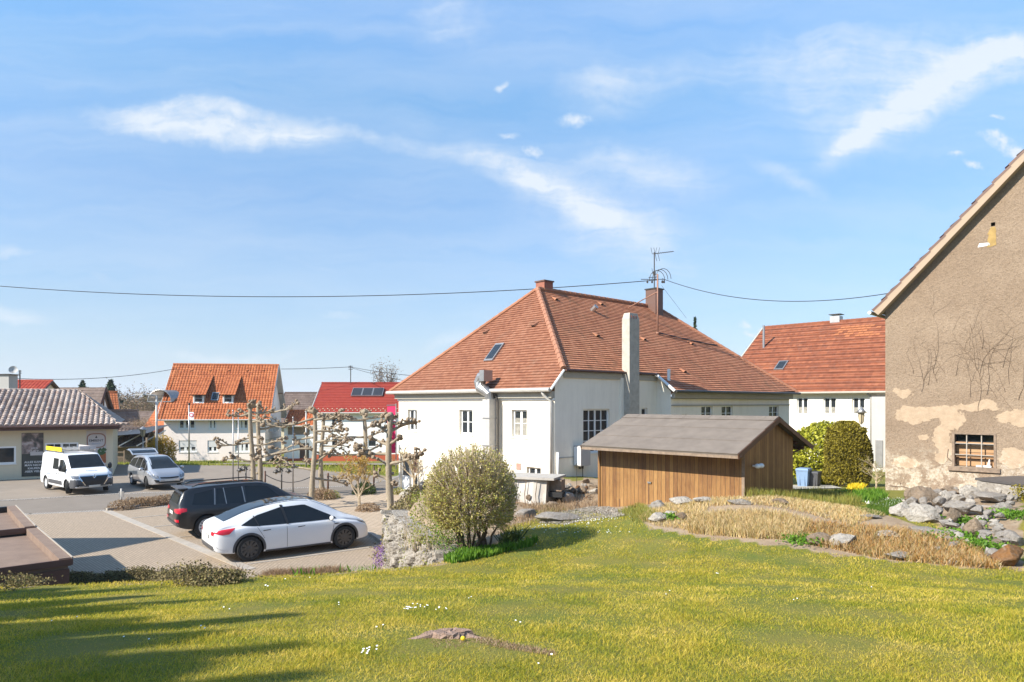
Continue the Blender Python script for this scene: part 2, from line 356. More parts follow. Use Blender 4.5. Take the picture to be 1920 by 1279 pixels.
def pavemat(name, ca, cb_, cw, ch, mortar, ang=0, var=.5):
    m, g, b, oc, _ = newmat(name)
    mp = g.n('ShaderNodeMapping'); mp.inputs['Rotation'].default_value = (0, 0, R(ang)); g.l(oc, mp.inputs[0])
    br = g.n('ShaderNodeTexBrick'); g.l(mp.outputs[0], br.inputs[0]); br.offset = .5
    br.inputs['Color1'].default_value = (*ca, 1); br.inputs['Color2'].default_value = (*cb_, 1); br.inputs['Mortar'].default_value = (*mortar, 1)
    br.inputs['Scale'].default_value = 1; br.inputs['Brick Width'].default_value = cw; br.inputs['Row Height'].default_value = ch
    br.inputs['Mortar Size'].default_value = .016; br.inputs['Bias'].default_value = 0
    n1 = g.noise(oc, .5, 6, .65, .5); n2 = g.noise(oc, 30, 5, .7); n4 = g.noise(oc, 7, 6, .75)
    c = g.mix(g.m('MULTIPLY', g.mapr(n1, .4, .7), .3), br.outputs[0], tuple(x*.62 for x in ca))
    c = g.mix(g.m('MULTIPLY', g.mapr(n2, .42, .68), var), c, mortar)
    c = g.mix(g.m('MULTIPLY', g.mapr(n4, .5, .7), var*.6), c, tuple(x*.5 for x in ca))
    g.l(c, b.inputs['Base Color']); b.inputs['Roughness'].default_value = .9; b.inputs['Specular IOR Level'].default_value = .2
    bump(g, b, g.m('ADD', br.outputs[1], g.m('MULTIPLY', n2, .5)), -.6, .012)
    return m
M['pavers'] = pavemat('grass_joint_pavers', (.47, .365, .275), (.37, .29, .22), .16, .08, (.23, .185, .13), 45, .7)
M['cobble'] = pavemat('cobble_setts', (.50, .46, .41), (.36, .33, .3), .12, .11, (.12, .10, .08), 8)
M['plaza'] = pavemat('concrete_pavers', (.48, .38, .285), (.40, .32, .24), .3, .2, (.22, .18, .13), 42)
# ------------------------------------------------------------------ geometry helpers
class MB:
    def __init__(s): s.v = []; s.f = []; s.mi = []; s.uv = []; s.mats = []
    def _m(s, mat):
        if mat not in s.mats: s.mats.append(mat)
        return s.mats.index(mat)
    def face(s, pts, mat, uvs=None):
        i = len(s.v); s.v += [tuple(p) for p in pts]; s.f.append(tuple(range(i, i+len(pts)))); s.mi.append(s._m(mat))
        s.uv.append(uvs if uvs else [(0, 0)]*len(pts))
    def box(s, x0, x1, y0, y1, z0, z1, mat, T=None):
        c = [(x0,y0,z0),(x1,y0,z0),(x1,y1,z0),(x0,y1,z0),(x0,y0,z1),(x1,y0,z1),(x1,y1,z1),(x0,y1,z1)]
        if T: c = [tuple(T(*p)) for p in c]
        i = len(s.v); s.v += c; k = s._m(mat); lx, ly, lz = abs(x1-x0), abs(y1-y0), abs(z1-z0)
        for q, (a, b) in (((0,3,2,1),(lx,ly)),((4,5,6,7),(lx,ly)),((0,1,5,4),(lx,lz)),((1,2,6,5),(ly,lz)),((2,3,7,6),(lx,lz)),((3,0,4,7),(ly,lz))):
            s.f.append(tuple(i+j for j in q)); s.mi.append(k); s.uv.append([(0,0),(a,0),(a,b),(0,b)])
    def tube(s, pts, rad, mat, n=8, cap=True, jit=0):
        pts = [Vector(p) for p in pts]
        if isinstance(rad, (int, float)): rad = [rad]*len(pts)
        k = s._m(mat); base = len(s.v); up = None
        for i, p in enumerate(pts):
            d = (pts[min(i+1, len(pts)-1)]-pts[max(i-1, 0)])
            if d.length < 1e-9: d = Vector((0,0,1))
            d.normalize()
            if up is None: up = Vector((1,0,0)) if abs(d.x) < .8 else Vector((0,1,0))
            a = d.cross(up).normalized(); b = d.cross(a).normalized(); up = b.cross(d) if b.cross(d).length > 1e-6 else up
            up = a.cross(d)
            for j in range(n):
                t = 2*math.pi*j/n; r = rad[i]*(1+(rnd.random()-.5)*jit)
                s.v.append(tuple(p+a*(r*math.cos(t))+b*(r*math.sin(t))))
        for i in range(len(pts)-1):
            for j in range(n):
                s.f.append((base+i*n+j, base+i*n+(j+1)%n, base+(i+1)*n+(j+1)%n, base+(i+1)*n+j)); s.mi.append(k); s.uv.append([(0,0)]*4)
        if cap:
            s.f.append(tuple(base+j for j in range(n))[::-1]); s.mi.append(k); s.uv.append([(0,0)]*n)
            s.f.append(tuple(base+(len(pts)-1)*n+j for j in range(n))); s.mi.append(k); s.uv.append([(0,0)]*n)
    def cyl(s, c, r, z0, z1, mat, n=16, r2=None):
        s.tube([(c[0],c[1],z0),(c[0],c[1],z1)], [r, r if r2 is None else r2], mat, n)
    def lathe(s, c, prof, mat, n=20, T=None, cap=True):
        """profile of (radius, height); T maps (x,y,z) local to world"""
        base = len(s.v); k = s._m(mat)
        for r, h in prof:
            for j in range(n):
                t = 2*math.pi*j/n; p = (r*math.cos(t), r*math.sin(t), h)
                p = T(*p) if T else (c[0]+p[0], c[1]+p[1], c[2]+p[2]); s.v.append(tuple(p))
        for i in range(len(prof)-1):
            for j in range(n):
                s.f.append((base+i*n+j, base+i*n+(j+1)%n, base+(i+1)*n+(j+1)%n, base+(i+1)*n+j)); s.mi.append(k); s.uv.append([(0,0)]*4)
        for e in ((0, len(prof)-1) if cap else ()):
            if prof[e][0] > 1e-4: s.f.append(tuple(base+e*n+j for j in range(n))); s.mi.append(k); s.uv.append([(0,0)]*n)
    def blob(s, c, r, mat, sub=1, amp=.25, sq=(1,1,1), seed=0, rot=0, freq=1.6):
        bm = bmesh.new(); bmesh.ops.create_icosphere(bm, subdivisions=sub, radius=1); bm.verts.ensure_lookup_table()
        base = len(s.v); k = s._m(mat); cr, sr = math.cos(rot), math.sin(rot)
        for v in bm.verts:
            q = v.co*freq+Vector((seed*3.1, seed*1.7, seed*.9))
            d = 1+amp*(pnoise(q)+.5*pnoise(q*2.3)+.25*pnoise(q*5))
            x, y, z = v.co.x*d*sq[0]*r, v.co.y*d*sq[1]*r, v.co.z*d*sq[2]*r
            s.v.append((c[0]+x*cr-y*sr, c[1]+x*sr+y*cr, c[2]+z))
        for f in bm.faces:
            s.f.append(tuple(base+v.index for v in f.verts)); s.mi.append(k); s.uv.append([(0,0)]*len(f.verts))
        bm.free()
    def build(s, name, parent=None, smooth=False, local=False, angle=None):
        me = bpy.data.meshes.new(name)
        off = parent_loc(parent) if (parent is not None and not local) else Vector((0,0,0))
        me.from_pydata([(v[0]-off.x, v[1]-off.y, v[2]-off.z) for v in s.v], [], s.f)
        for m in s.mats: me.materials.append(m)
        me.polygons.foreach_set('material_index', s.mi)
        ul = me.uv_layers.new(name='UVMap'); fl = [c for u in s.uv for p in u for c in p]
        ul.data.foreach_set('uv', fl)
        if smooth: me.polygons.foreach_set('use_smooth', [True]*len(me.polygons))
        me.update()
        if smooth and angle:
            try: me.set_sharp_from_angle(angle=R(angle))
            except Exception: pass
        o = bpy.data.objects.new(name, me); COL.objects.link(o)
        if parent is not None: o.parent = parent
        return o
def parent_loc(p):
    v = Vector((0,0,0))
    while p is not None: v += p.location; p = p.parent
    return v
def tag(o, label=None, cat=None, group=None, kind=None):
    if label: o['label'] = label
    if cat: o['category'] = cat
    if group: o['group'] = group
    if kind: o['kind'] = kind
    return o
def thing(name, label, cat, loc=(0,0,0), rz=0, group=None):
    o = bpy.data.objects.new(name, None); COL.objects.link(o); o.location = loc; o.rotation_euler = (0,0,rz); o.empty_display_size = .3
    return tag(o, label, cat, group)
def single(mb, name, label, cat, group=None, smooth=False, base=None, kind=None, angle=None):
    """a thing that is one mesh: its origin is put at its base"""
    a = np.array(mb.v); lo = a.min(0); c = a.mean(0)
    if base is None: base = (c[0], c[1], lo[2])
    mb.v = [tuple(x) for x in (a-np.array(base))]
    o = mb.build(name, None, smooth, angle=angle); o.location = base
    return tag(o, label, cat, group, kind)
def struct(mb, name, smooth=False):
    o = mb.build(name, None, smooth); o['kind'] = 'structure'; return o
def fast_mesh(name, verts, faces, mat, var=None, parent=None):
    """numpy arrays: verts (N,3), faces (M,k)"""
    me = bpy.data.meshes.new(name); k = faces.shape[1]
    off = parent_loc(parent); verts = verts-np.array(off)
    me.vertices.add(len(verts)); me.vertices.foreach_set('co', verts.astype(np.float32).ravel())
    me.loops.add(faces.size); me.loops.foreach_set('vertex_index', faces.astype(np.int32).ravel())
    me.polygons.add(len(faces)); me.polygons.foreach_set('loop_start', np.arange(0, faces.size, k, dtype=np.int32))
    me.update(calc_edges=True)
    if var is not None:
        at = me.attributes.new('var', 'FLOAT', 'POINT'); at.data.foreach_set('value', var.astype(np.float32))
    me.materials.append(mat); me.update()
    o = bpy.data.objects.new(name, me); COL.objects.link(o)
    if parent is not None: o.parent = parent
    return o
def leaves(name, c, size, mat, parent=None, aspect=.5, upbias=0, sizevar=.5):
    n = len(c); d = rng.normal(size=(n,3)); d[:,2] += upbias; d /= np.linalg.norm(d, axis=1)[:,None]
    e = rng.normal(size=(n,3)); e = np.cross(d, e); e /= np.linalg.norm(e, axis=1)[:,None]
    s = (size*(1-sizevar/2+sizevar*rng.random(n)))[:,None]
    a = c-d*s*.5; b = c+e*s*aspect*.5; t = c+d*s*.5; f = c-e*s*aspect*.5
    v = np.stack([a,b,t,f], 1).reshape(-1,3); fc = np.arange(4*n).reshape(n,4)
    return fast_mesh(name, v, fc, mat, np.repeat(rng.random(n), 4), parent)
def blades(name, base, h, w, mat, parent=None, lean=.45, hv=.6, dry=None):
    n = len(base); a = rng.random(n)*2*math.pi; L = rng.random(n)*lean
    hh = h*(1-hv/2+hv*rng.random(n)) if np.isscalar(h) else h*(1-hv/2+hv*rng.random(n))
    d = np.stack([np.cos(a)*L, np.sin(a)*L, np.ones(n)], 1)*hh[:,None]
    b = rng.random(n)*math.pi; ww = (w if not np.isscalar(w) else np.full(n, w))[:,None]
    s = np.stack([np.cos(b), np.sin(b), np.zeros(n)], 1)*ww*.5
    mid = base+d*.55; mid[:,2] += hh*.08
    v = np.stack([base-s, base+s, mid+s*.75, base+d, mid-s*.75], 1).reshape(-1,3)
    fc = np.arange(5*n).reshape(n,5)
    return fast_mesh(name, v, fc, mat, np.repeat(rng.random(n), 5), parent)

# picture coordinates of the photograph -> metres in the place
def P(u, v, z=0.0):
    D = F*(CH-z)/(v-HZ); return Vector(((u-960)*D/F, D, z))
def Q(u, v, D): return Vector(((u-960)*D/F, D, CH-(v-HZ)*D/F))

# ------------------------------------------------------------------ terrain
cp = []
def c3(u, v, D): p = Q(u, v, D); cp.append((p.x, p.y, p.z))
for u in (0, 480, 960, 1440, 1920):
    c3(u, 1279, 4.4)
for u in (-500, 2400): c3(u, 1279, 4.4)
for x in (-8, 0, 8): cp.append((x, 0, 3.15)); cp.append((x*1.5, -8, 3.5))
c3(300, 1195, 5.9); c3(850, 1197, 5.9); c3(1600, 1195, 5.9)
c3(200, 1140, 8.0); c3(800, 1120, 8.4); c3(1400, 1120, 8.2); c3(1900, 1120, 8.4)
c3(-200, 1108, 11); c3(50, 1104, 11); c3(450, 1088, 11.6); c3(650, 1076, 12.2); c3(800, 1067, 13)
c3(900, 1036, 14.6); c3(1000, 1012, 15.5); c3(1100, 984, 16.8); c3(1180, 964, 18.6)
c3(1250, 1003, 15.3); c3(1500, 1042, 13.4); c3(1720, 1062, 12.4); c3(1900, 1074, 11.8)
c3(1123, 952, 21.4); c3(1230, 950, 18.6); c3(1395, 938, 16.9); c3(1470, 935, 18.4); c3(1350, 980, 15.8)
c3(1600, 985, 15.3); c3(1700, 1000, 14.6); c3(1800, 985, 15.2); c3(1880, 960, 16)
cp += [(9.3, 18.3, 1.72), (7.4, 21, 1.6), (12.9, 23.5, 1.6), (14.6, 21.8, 1.75), (12, 20.5, 1.75), (18, 18, 1.9), (24, 10, 2.6), (17, 27, 1.1),
       (12.9, 29, .95), (12.8, 31, .8), (16, 33, .6), (14, 36, .3), (20, 44, 0), (10, 44, 0), (30, 40, 0), (34, 25, 1), (24, 52, -.1), (40, 60, 0),
       (1.7, 27.3, 1.6), (3.5, 27.5, 1.45), (2, 24.5, 1.02), (.6, 24.2, .98), (1.3, 23.6, 1.02), (-1, 29.5, 1.2), (-2.6, 24, 1.25), (-3.2, 28, 1.2), (-3.8, 32, .4), (0, 22, 1.2), (.5, 19, 1.4), (-2.6, 18.6, 1.62), (-1.6, 16.6, 1.5),
       (6, 27, 1.1), (9, 30, .9), (-20, 11, 1.7), (-40, 8, 2), (5, 38, .6), (10, 24, 1.4)]
cp = np.array(cp)
def tps(A, B):
    r2 = ((A[:,None,:2]-B[None,:,:2])**2).sum(2); return np.where(r2 > 1e-12, .5*r2*np.log(r2+1e-12), 0)
_n = len(cp); _K = tps(cp, cp)+np.eye(_n)*.6; _Pm = np.c_[np.ones(_n), cp[:,:2]]
_A = np.block([[_K, _Pm], [_Pm.T, np.zeros((3,3))]]); _w = np.linalg.solve(_A, np.r_[cp[:,2], 0, 0, 0])
POLY = np.array([(-60, 11.9), (-9, 11.7), (-6, 12.1), (-3.6, 12.7), (-1.9, 13.9), (-1.55, 15.0), (-3.35, 18.5), (-3.5, 20), (-4.0, 27), (-4.5, 33), (-2, 40), (8, 52), (20, 75), (60, 75), (60, -30), (-60, -30)])
def sdf(x, y):
    """signed distance to the raised garden, positive inside"""
    p = np.stack([x, y], -1); ins = np.zeros(x.shape, bool); d = np.full(x.shape, 1e9); n = len(POLY)
    for i in range(n):
        a, b = POLY[i], POLY[(i+1) % n]; e = b-a
        t = np.clip(((p-a)@e)/(e@e), 0, 1); q = p-(a+t[...,None]*e); d = np.minimum(d, np.sqrt((q**2).sum(-1)))
        c = ((a[1] > y) != (b[1] > y)); xx = (b[0]-a[0])*(y-a[1])/(b[1]-a[1]+1e-12)+a[0]; ins ^= c & (x < xx)
    return np.where(ins, d, -d)
def zfar(x, y):
    return np.where(y < 50, 0, np.where(y < 76, -(y-50)*.07, -1.82-(np.minimum(y, 400)-76)*.02))
def H(x, y):
    x = np.atleast_1d(np.asarray(x, float)); y = np.atleast_1d(np.asarray(y, float))
    sh = x.shape; q = np.stack([x.ravel(), y.ravel()], 1); o = np.empty(len(q))
    xc = np.clip(q, [-30, -9], [34, 60])
    for i in range(0, len(q), 20000):
        b = xc[i:i+20000]; o[i:i+20000] = tps(b, cp)@_w[:_n]+np.c_[np.ones(len(b)), b]@_w[_n:]
    o = o.reshape(sh); s = sdf(x, y); m = np.clip(s/.55, 0, 1); m = m*m*(3-2*m)
    far = np.clip((y-38)/8, 0, 1)
    o = o*(1-far)+zfar(x, y)*far
    base = zfar(x, y)-.08
    return base+(np.maximum(o, base)-base)*m
def h1(x, y): return float(H(x, y)[0])
def G(u, v):
    """the point of the ground seen at (u, v)"""
    D = np.arange(4.0, 60, .02); x = (u-960)*D/F; z = CH-(v-HZ)*D/F; h = np.maximum(H(x, D), 0.0)
    k = int(np.argmax(h >= z)); return Vector((x[k], D[k], z[k]))
def grow(a, b, st, g=1.25, mx=400):
    o = []; s = st; x = a
    while (x < b) if b > a else (x > b):
        s = min(s*g, mx); x = x+s if b > a else x-s; o.append(x)
    return o
xs = np.array(sorted(grow(-16, -4000, .3) + list(np.arange(-16, 19.01, .28)) + grow(19, 4000, .3)))
ys = np.array(sorted(grow(-2, -60, .3) + list(np.arange(-2, 32.01, .28)) + grow(32, 3500, .3, 1.12)))
XX, YY = np.meshgrid(xs, ys); ZZ = H(XX.ravel(), YY.ravel())
ZZ += np.where(sdf(XX.ravel(), YY.ravel()) > .5, .018*np.sin(XX.ravel()*2.1+YY.ravel())*np.cos(YY.ravel()*1.7), 0)
nx, ny = len(xs), len(ys); gi = np.arange(nx*ny).reshape(ny, nx)
gf = np.stack([gi[:-1,:-1], gi[:-1,1:], gi[1:,1:], gi[1:,:-1]], -1).reshape(-1,4)
ground = fast_mesh('ground', np.stack([XX.ravel(), YY.ravel(), ZZ], 1), gf, M['ground']); ground['kind'] = 'structure'
ground.data.polygons.foreach_set('use_smooth', [True]*len(ground.data.polygons))
def inpoly(x, y, pl):
    pl = np.array(pl); ins = np.zeros(np.shape(x), bool)
    for i in range(len(pl)):
        a, b = pl[i], pl[(i+1) % len(pl)]
        ins ^= ((a[1] > y) != (b[1] > y)) & (x < (b[0]-a[0])*(y-a[1])/(b[1]-a[1]+1e-12)+a[0])
    return ins
def uvpoly(l): return [tuple(G(u, v).xy) for u, v in l]
REED = uvpoly([(1195,978),(1225,948),(1300,938),(1400,932),(1480,934),(1560,945),(1640,962),(1700,978),(1790,1010),(1850,1050),(1880,1070),(1780,1062),(1650,1050),(1500,1030),(1400,1018),(1300,1004),(1230,992)])
BED = uvpoly([(838,1052),(880,1034),(960,1010),(1000,1000),(935,985),(920,965),(960,945),(1040,952),(1110,950),(1160,955),(1120,968),(1080,985),(1040,1000),(1110,1002),(1000,1024),(900,1050),(850,1060)])
BED2 = [(-3.3,18.2),(-1.4,14.9),(-.2,15.3),(-.2,17),(.5,18),(1,24),(3.4,26),(2,27.5),(-4,33),(-3.8,25)]
ROCKERY = uvpoly([(1690,960),(1720,930),(1800,915),(1919,915),(1919,1068),(1850,1060),(1780,1000)])
SHEDG = [(2.6,18.5),(6,17.5),(7,18.2),(9,20.6),(9,30),(3,28),(1.5,24)]
def soilmask(x, y):
    m = inpoly(x, y, REED) | inpoly(x, y, BED2) | inpoly(x, y, ROCKERY) | inpoly(x, y, SHEDG)
    return m.astype(float)
sm = soilmask(XX.ravel(), YY.ravel())
sm = np.maximum(sm, ((sdf(XX.ravel(), YY.ravel()) < .7) & (YY.ravel() < 40)).astype(float))
at = ground.data.attributes.new('soil', 'FLOAT', 'POINT'); at.data.foreach_set('value', sm.astype(np.float32))

def sheet(name, pts, z, mat):
    mb = MB(); mb.face([(p[0], p[1], z) for p in pts], mat)
    return struct(mb, name)
def ribbon(mb, pts, w, z0, z1, mat):
    """a kerb or strip of width w along pts, as butted boxes"""
    for a, b in zip(pts[:-1], pts[1:]):
        a = Vector(a[:2]); b = Vector(b[:2]); d = (b-a); L = d.length; d.normalize(); n = Vector((-d.y, d.x))
        T = lambda x, y, z: (a.x+d.x*x+n.x*y, a.y+d.y*x+n.y*y, z)
        mb.box(0, L, -w/2, w/2, z0, z1, mat, T)
# ------------------------------------------------------------------ paved surfaces
sheet('forecourt', [(-120,-10),(-1,8),(-1,20),(-1,34),(-3.6,44),P(800,889).xy,P(720,893).xy,P(650,885).xy,P(560,877).xy,P(440,872).xy,P(212,870).xy,(-120,54)], -.03, M['asphalt'])
RN = [(-90,16),(-19.9,28.0),(-17.2,29),(-13.5,31.2),(-9.2,34.0),(-6.2,35.6),(-4.2,38.5),(-3,43.8)]
RF = [(-90,24),(-24.1,32.2),(-19.9,34.6),(-12.7,36.6),(-8.4,38.0),(-7.4,41),(-7,43.5)]
sheet('road', RN+RF[::-1], -.018, M['road'])
mb = MB(); ribbon(mb, RF, .35, -.02, -.008, M['cobble']); struct(mb, 'gutter_setts')
mb = MB(); ribbon(mb, RN[:4], .9, -.02, -.004, M['cobble']); struct(mb, 'cobble_strip')
sheet('parking_lot', [(-90,4),(-1,4),(-1,20),(-2.5,24),P(735,1035).xy,P(700,1008).xy,P(640,985).xy,P(545,936).xy,(-13.5,31.2),(-17.2,29),(-19.9,28),(-90,16)], .004, M['pavers'])
PLZ = [P(735,1035).xy,(-2,22),(-2.5,34),(-4.6,37.6),(-6.2,35.6),(-9.2,34),(-13.5,31.2),P(545,936).xy,P(640,985).xy,P(700,1008).xy]
sheet('plaza', PLZ, .012, M['plaza'])
mb = MB()
ribbon(mb, [P(200,958),P(415,1046),P(470,1068)], .30, -.02, .018, M['kerb'])
hd = Vector((.805,.593)); ml = P(200,958).xy; md = (P(415,1046).xy-ml); mL = md.length; md.normalize()
for k in range(5):
    a = Vector((-7.54,19.43))-md*(2.72*k)
    ribbon(mb, [a, a+hd*5.2], .11, -.02, .016, M['kerb'])
struct(mb, 'parking_lines')
mb = MB(); ribbon(mb, [P(200,958),P(330,943),P(400,936)], .14, -.02, .12, M['kerb'])
ribbon(mb, [P(640,985),P(700,1006),P(732,1030)], .14, -.02, .10, M['kerb']); struct(mb, 'kerb')
# street running behind the verge
mb = MB()
a = [(-24,54),(-16,51.5),(-8,50.2),(2,49)]; b_ = [(-24,61),(-16,58),(-8,57),(2,56)]
for i in range(3):
    mb.face([(*a[i], zfar(0,a[i][1])+.03),(*a[i+1], zfar(0,a[i+1][1])+.03),(*b_[i+1], zfar(0,b_[i+1][1])+.03),(*b_[i], zfar(0,b_[i][1])+.03)], M['asphalt'])
struct(mb, 'back_street')

# ------------------------------------------------------------------ building helpers
class Fr:
    """frame on a wall: s along it, n outwards, z up"""
    def __init__(s, p0, d): s.p = Vector((p0[0], p0[1])); s.d = Vector((d[0], d[1])).normalized(); s.n = Vector((s.d.y, -s.d.x))
    def __call__(s, a, n, z): return (s.p.x+s.d.x*a+s.n.x*n, s.p.y+s.d.y*a+s.n.y*n, z)
    def px(s, u, v, n=0):
        k = (u-960)/F; p = s.p+s.n*n
        a = (k*p.y-p.x)/(s.d.x-k*s.d.y); D = p.y+a*s.d.y
        return a, CH-(v-HZ)*D/F
def wall(mb, T, s0, s1, z0, z1, ops, mat, depth=.14, rmat=None):
    ss = sorted({s0, s1, *[x for o in ops for x in o[:2]]}); zs = sorted({z0, z1, *[x for o in ops for x in o[2:]]})
    ss = [x for x in ss if s0 <= x <= s1]; zs = [x for x in zs if z0 <= x <= z1]
    for i in range(len(ss)-1):
        for j in range(len(zs)-1):
            a, b, c, d = ss[i], ss[i+1], zs[j], zs[j+1]; m1, m2 = (a+b)/2, (c+d)/2
            if any(o[0] < m1 < o[1] and o[2] < m2 < o[3] for o in ops): continue
            mb.face([T(a,0,c), T(b,0,c), T(b,0,d), T(a,0,d)], mat, [(a,c),(b,c),(b,d),(a,d)])
    r = rmat or mat
    for a, b, c, d in ops:
        for q in ([(a,0,c),(a,-depth,c),(a,-depth,d),(a,0,d)], [(b,-depth,c),(b,0,c),(b,0,d),(b,-depth,d)], [(a,-depth,d),(b,-depth,d),(b,0,d),(a,0,d)], [(a,0,c),(b,0,c),(b,-depth,c),(a,-depth,c)]):
            mb.face([T(*x) for x in q], r)
def window(par, T, s0, s1, z0, z1, depth=.14, cols=2, rows=1, sill=True, fm=None, glass=None, fw=.06, blind=0, bars=.025, curtain=0, sillmat=None):
    fm = fm or M['frame']; mb = MB(); n0, n1 = -depth+.005, -depth+.065
    mb.box(s0, s0+fw, n0, n1, z0, z1, fm, T); mb.box(s1-fw, s1, n0, n1, z0, z1, fm, T)
    mb.box(s0+fw, s1-fw, n0, n1, z0, z0+fw, fm, T); mb.box(s0+fw, s1-fw, n0, n1, z1-fw, z1, fm, T)
    W = s1-s0-2*fw
    for i in range(1, cols):
        x = s0+fw+W*i/cols; h = fw*.75 if (cols == 2 or cols == 3) else bars
        if cols == 4: h = fw*.75 if i == 2 else bars*.8
        mb.box(x-h, x+h, n0, n1-.004, z0+fw, z1-fw, fm, T)
    for j in range(1, rows):
        z = z0+fw+(z1-z0-2*fw)*j/rows; mb.box(s0+fw, s1-fw, n0+.002, n1-.008, z-bars/2, z+bars/2, fm, T)
    f = mb.build('window', par)
    g = MB(); g.face([T(s0+fw*.5,-depth+.03,z0+fw*.5),T(s1-fw*.5,-depth+.03,z0+fw*.5),T(s1-fw*.5,-depth+.03,z1-fw*.5),T(s0+fw*.5,-depth+.03,z1-fw*.5)], glass or M['glass'])
    g.build('pane', f)
    if curtain:
        c = MB(); hh = z0+fw+(z1-z0-2*fw)*curtain
        c.box(s0+fw, s1-fw, -depth+.034, -depth+.04, z0+fw, hh, M['glasscurtain'], T); c.build('curtain', f)
    if blind:
        c = MB(); zb = z1-fw-(z1-z0)*blind; c.box(s0+.03, s1-.03, n1+.001, n1+.02, zb, z1-.01, M['blind'], T); c.build('roller_blind', f)
    if sill:
        c = MB(); c.box(s0-.05, s1+.05, -depth+.07, .05, z0-.05, z0-.003, sillmat or M['white2'], T); c.build('sill', f)
    return f
def tiles(mb, poly, o, ax, mat, h=.165, lift=.03, w=.18, amp=0, seg=1, under=None, edge=.05):
    """stepped rows of tiles over a planar convex polygon; o on the eave, ax along the eave"""
    o = Vector(o); ax = Vector(ax).normalized(); P3 = [Vector(p) for p in poly]
    nr = Vector((0,0,0))
    for i in range(1, len(P3)-1): nr += (P3[i]-P3[0]).cross(P3[i+1]-P3[0])
    nr.normalize()
    if nr.z < 0: nr = -nr
    up = nr.cross(ax).normalized()
    if up.z < 0: up = -up
    p2 = [((p-o).dot(ax), (p-o).dot(up)) for p in P3]
    v0, v1 = min(p[1] for p in p2), max(p[1] for p in p2)
    def span(v):
        r = []
        for i in range(len(p2)):
            a, b = p2[i], p2[(i+1) % len(p2)]
            if abs(a[1]-b[1]) < 1e-9:
                if abs(a[1]-v) < 1e-6: r += [a[0], b[0]]
            elif min(a[1], b[1])-1e-7 <= v <= max(a[1], b[1])+1e-7: r.append(a[0]+(b[0]-a[0])*(v-a[1])/(b[1]-a[1]))
        return (min(r), max(r)) if r else None
    def W(u, v, k): return o+ax*u+up*v+nr*k
    k = math.floor(v0/h+1e-6)
    while k*h < v1-1e-4:
        va, vb = max(k*h, v0), min((k+1)*h, v1)
        if vb-va < 1e-4: k += 1; continue
        sa, sb = span(va+1e-6), span(vb-1e-6)
        if not sa or not sb: k += 1; continue
        if amp:
            st = w/seg; lo, hi = min(sa[0], sb[0]), max(sa[1], sb[1])
            us = [lo]+[x*st for x in range(math.ceil(lo/st+1e-6), math.ceil(hi/st))]+[hi]
        else:
            us = None
        la = lift*(1-(va-k*h)/h); lb = lift*(1-(vb-k*h)/h)
        if us is None:
            q = [(sa[0],va,la),(sa[1],va,la),(sb[1],vb,lb),(sb[0],vb,lb)]
            mb.face([W(*x) for x in q], mat, [(x[0], x[1]+1e-3) for x in q])
            mb.face([W(sa[0],va,-.01),W(sa[1],va,-.01),W(sa[1],va,la),W(sa[0],va,la)], mat, [(sa[0],va+.01),(sa[1],va+.01),(sa[1],va+.02),(sa[0],va+.02)])
        else:
            pr = (lambda u: amp*abs(math.sin(math.pi*u/w))**.7) if amp > .1 else (lambda u: amp*(.5+.5*math.sin(2*math.pi*u/w)+.25*math.sin(4*math.pi*u/w+1)))
            for a, b in zip(us[:-1], us[1:]):
                if b-a < 1e-5: continue
                a1, b1 = min(max(a, sa[0]), sa[1]), min(max(b, sa[0]), sa[1]); a2, b2 = min(max(a, sb[0]), sb[1]), min(max(b, sb[0]), sb[1])
                if b1-a1 < 1e-6 and b2-a2 < 1e-6: continue
                q = [(a1,va,la+pr(a1)),(b1,va,la+pr(b1)),(b2,vb,lb+pr(b2)),(a2,vb,lb+pr(a2))]
                mb.face([W(*x) for x in q], mat, [(.5*(a+b), x[1]*.98+.01*va+.01*vb) for x in q])
                mb.face([W(a1,va,-.01),W(b1,va,-.01),W(b1,va,la+pr(b1)),W(a1,va,la+pr(a1))], mat, [(.5*(a+b),va+.01)]*4)
        k += 1
    if under: mb.face([W(p[0], p[1], -edge) for p in p2][::-1], under)
    return nr, up
def ridge(mb, a, b, r=.11, mat=None, step=.38):
    a = Vector(a); b = Vector(b); L = (b-a).length; n = max(1, int(L/step)); d = (b-a)/L
    for i in range(n):
        p, q = a+d*(L*i/n), a+d*(L*(i+1)/n+.02); mb.tube([p, q], [r*1.06, r*.92], mat or M['ridge'], 8)
def gutter(par, a, b, r=.075, mat=None, name='gutter'):
    mb = MB(); mb.tube([a, b], r, mat or M['pipe'], 8); return mb.build(name, par, True, angle=40)
def ray_plane(u, v, p, n):
    d = Vector(((u-960)/F, 1, -(v-HZ)/F)); o = Vector((0,0,CH)); n = Vector(n); t = (Vector(p)-o).dot(n)/d.dot(n); return o+d*t
def roofbox(mb, c, ax, up, nr, w, h, t, mat, off=0):
    T = lambda x, y, z: Vector(c)+ax*x+up*y+nr*z
    mb.box(-w/2, w/2, -h/2, h/2, off, off+t, mat, T)
def skylight(par, c, ax, up, nr, w, h):
    mb = MB(); roofbox(mb, c, ax, up, nr, w, h, .10, M['metal'], .0); f = mb.build('skylight', par)
    g = MB(); roofbox(g, c, ax, up, nr, w*.76, h*.80, .012, M['glass'], .101); g.build('pane', f)
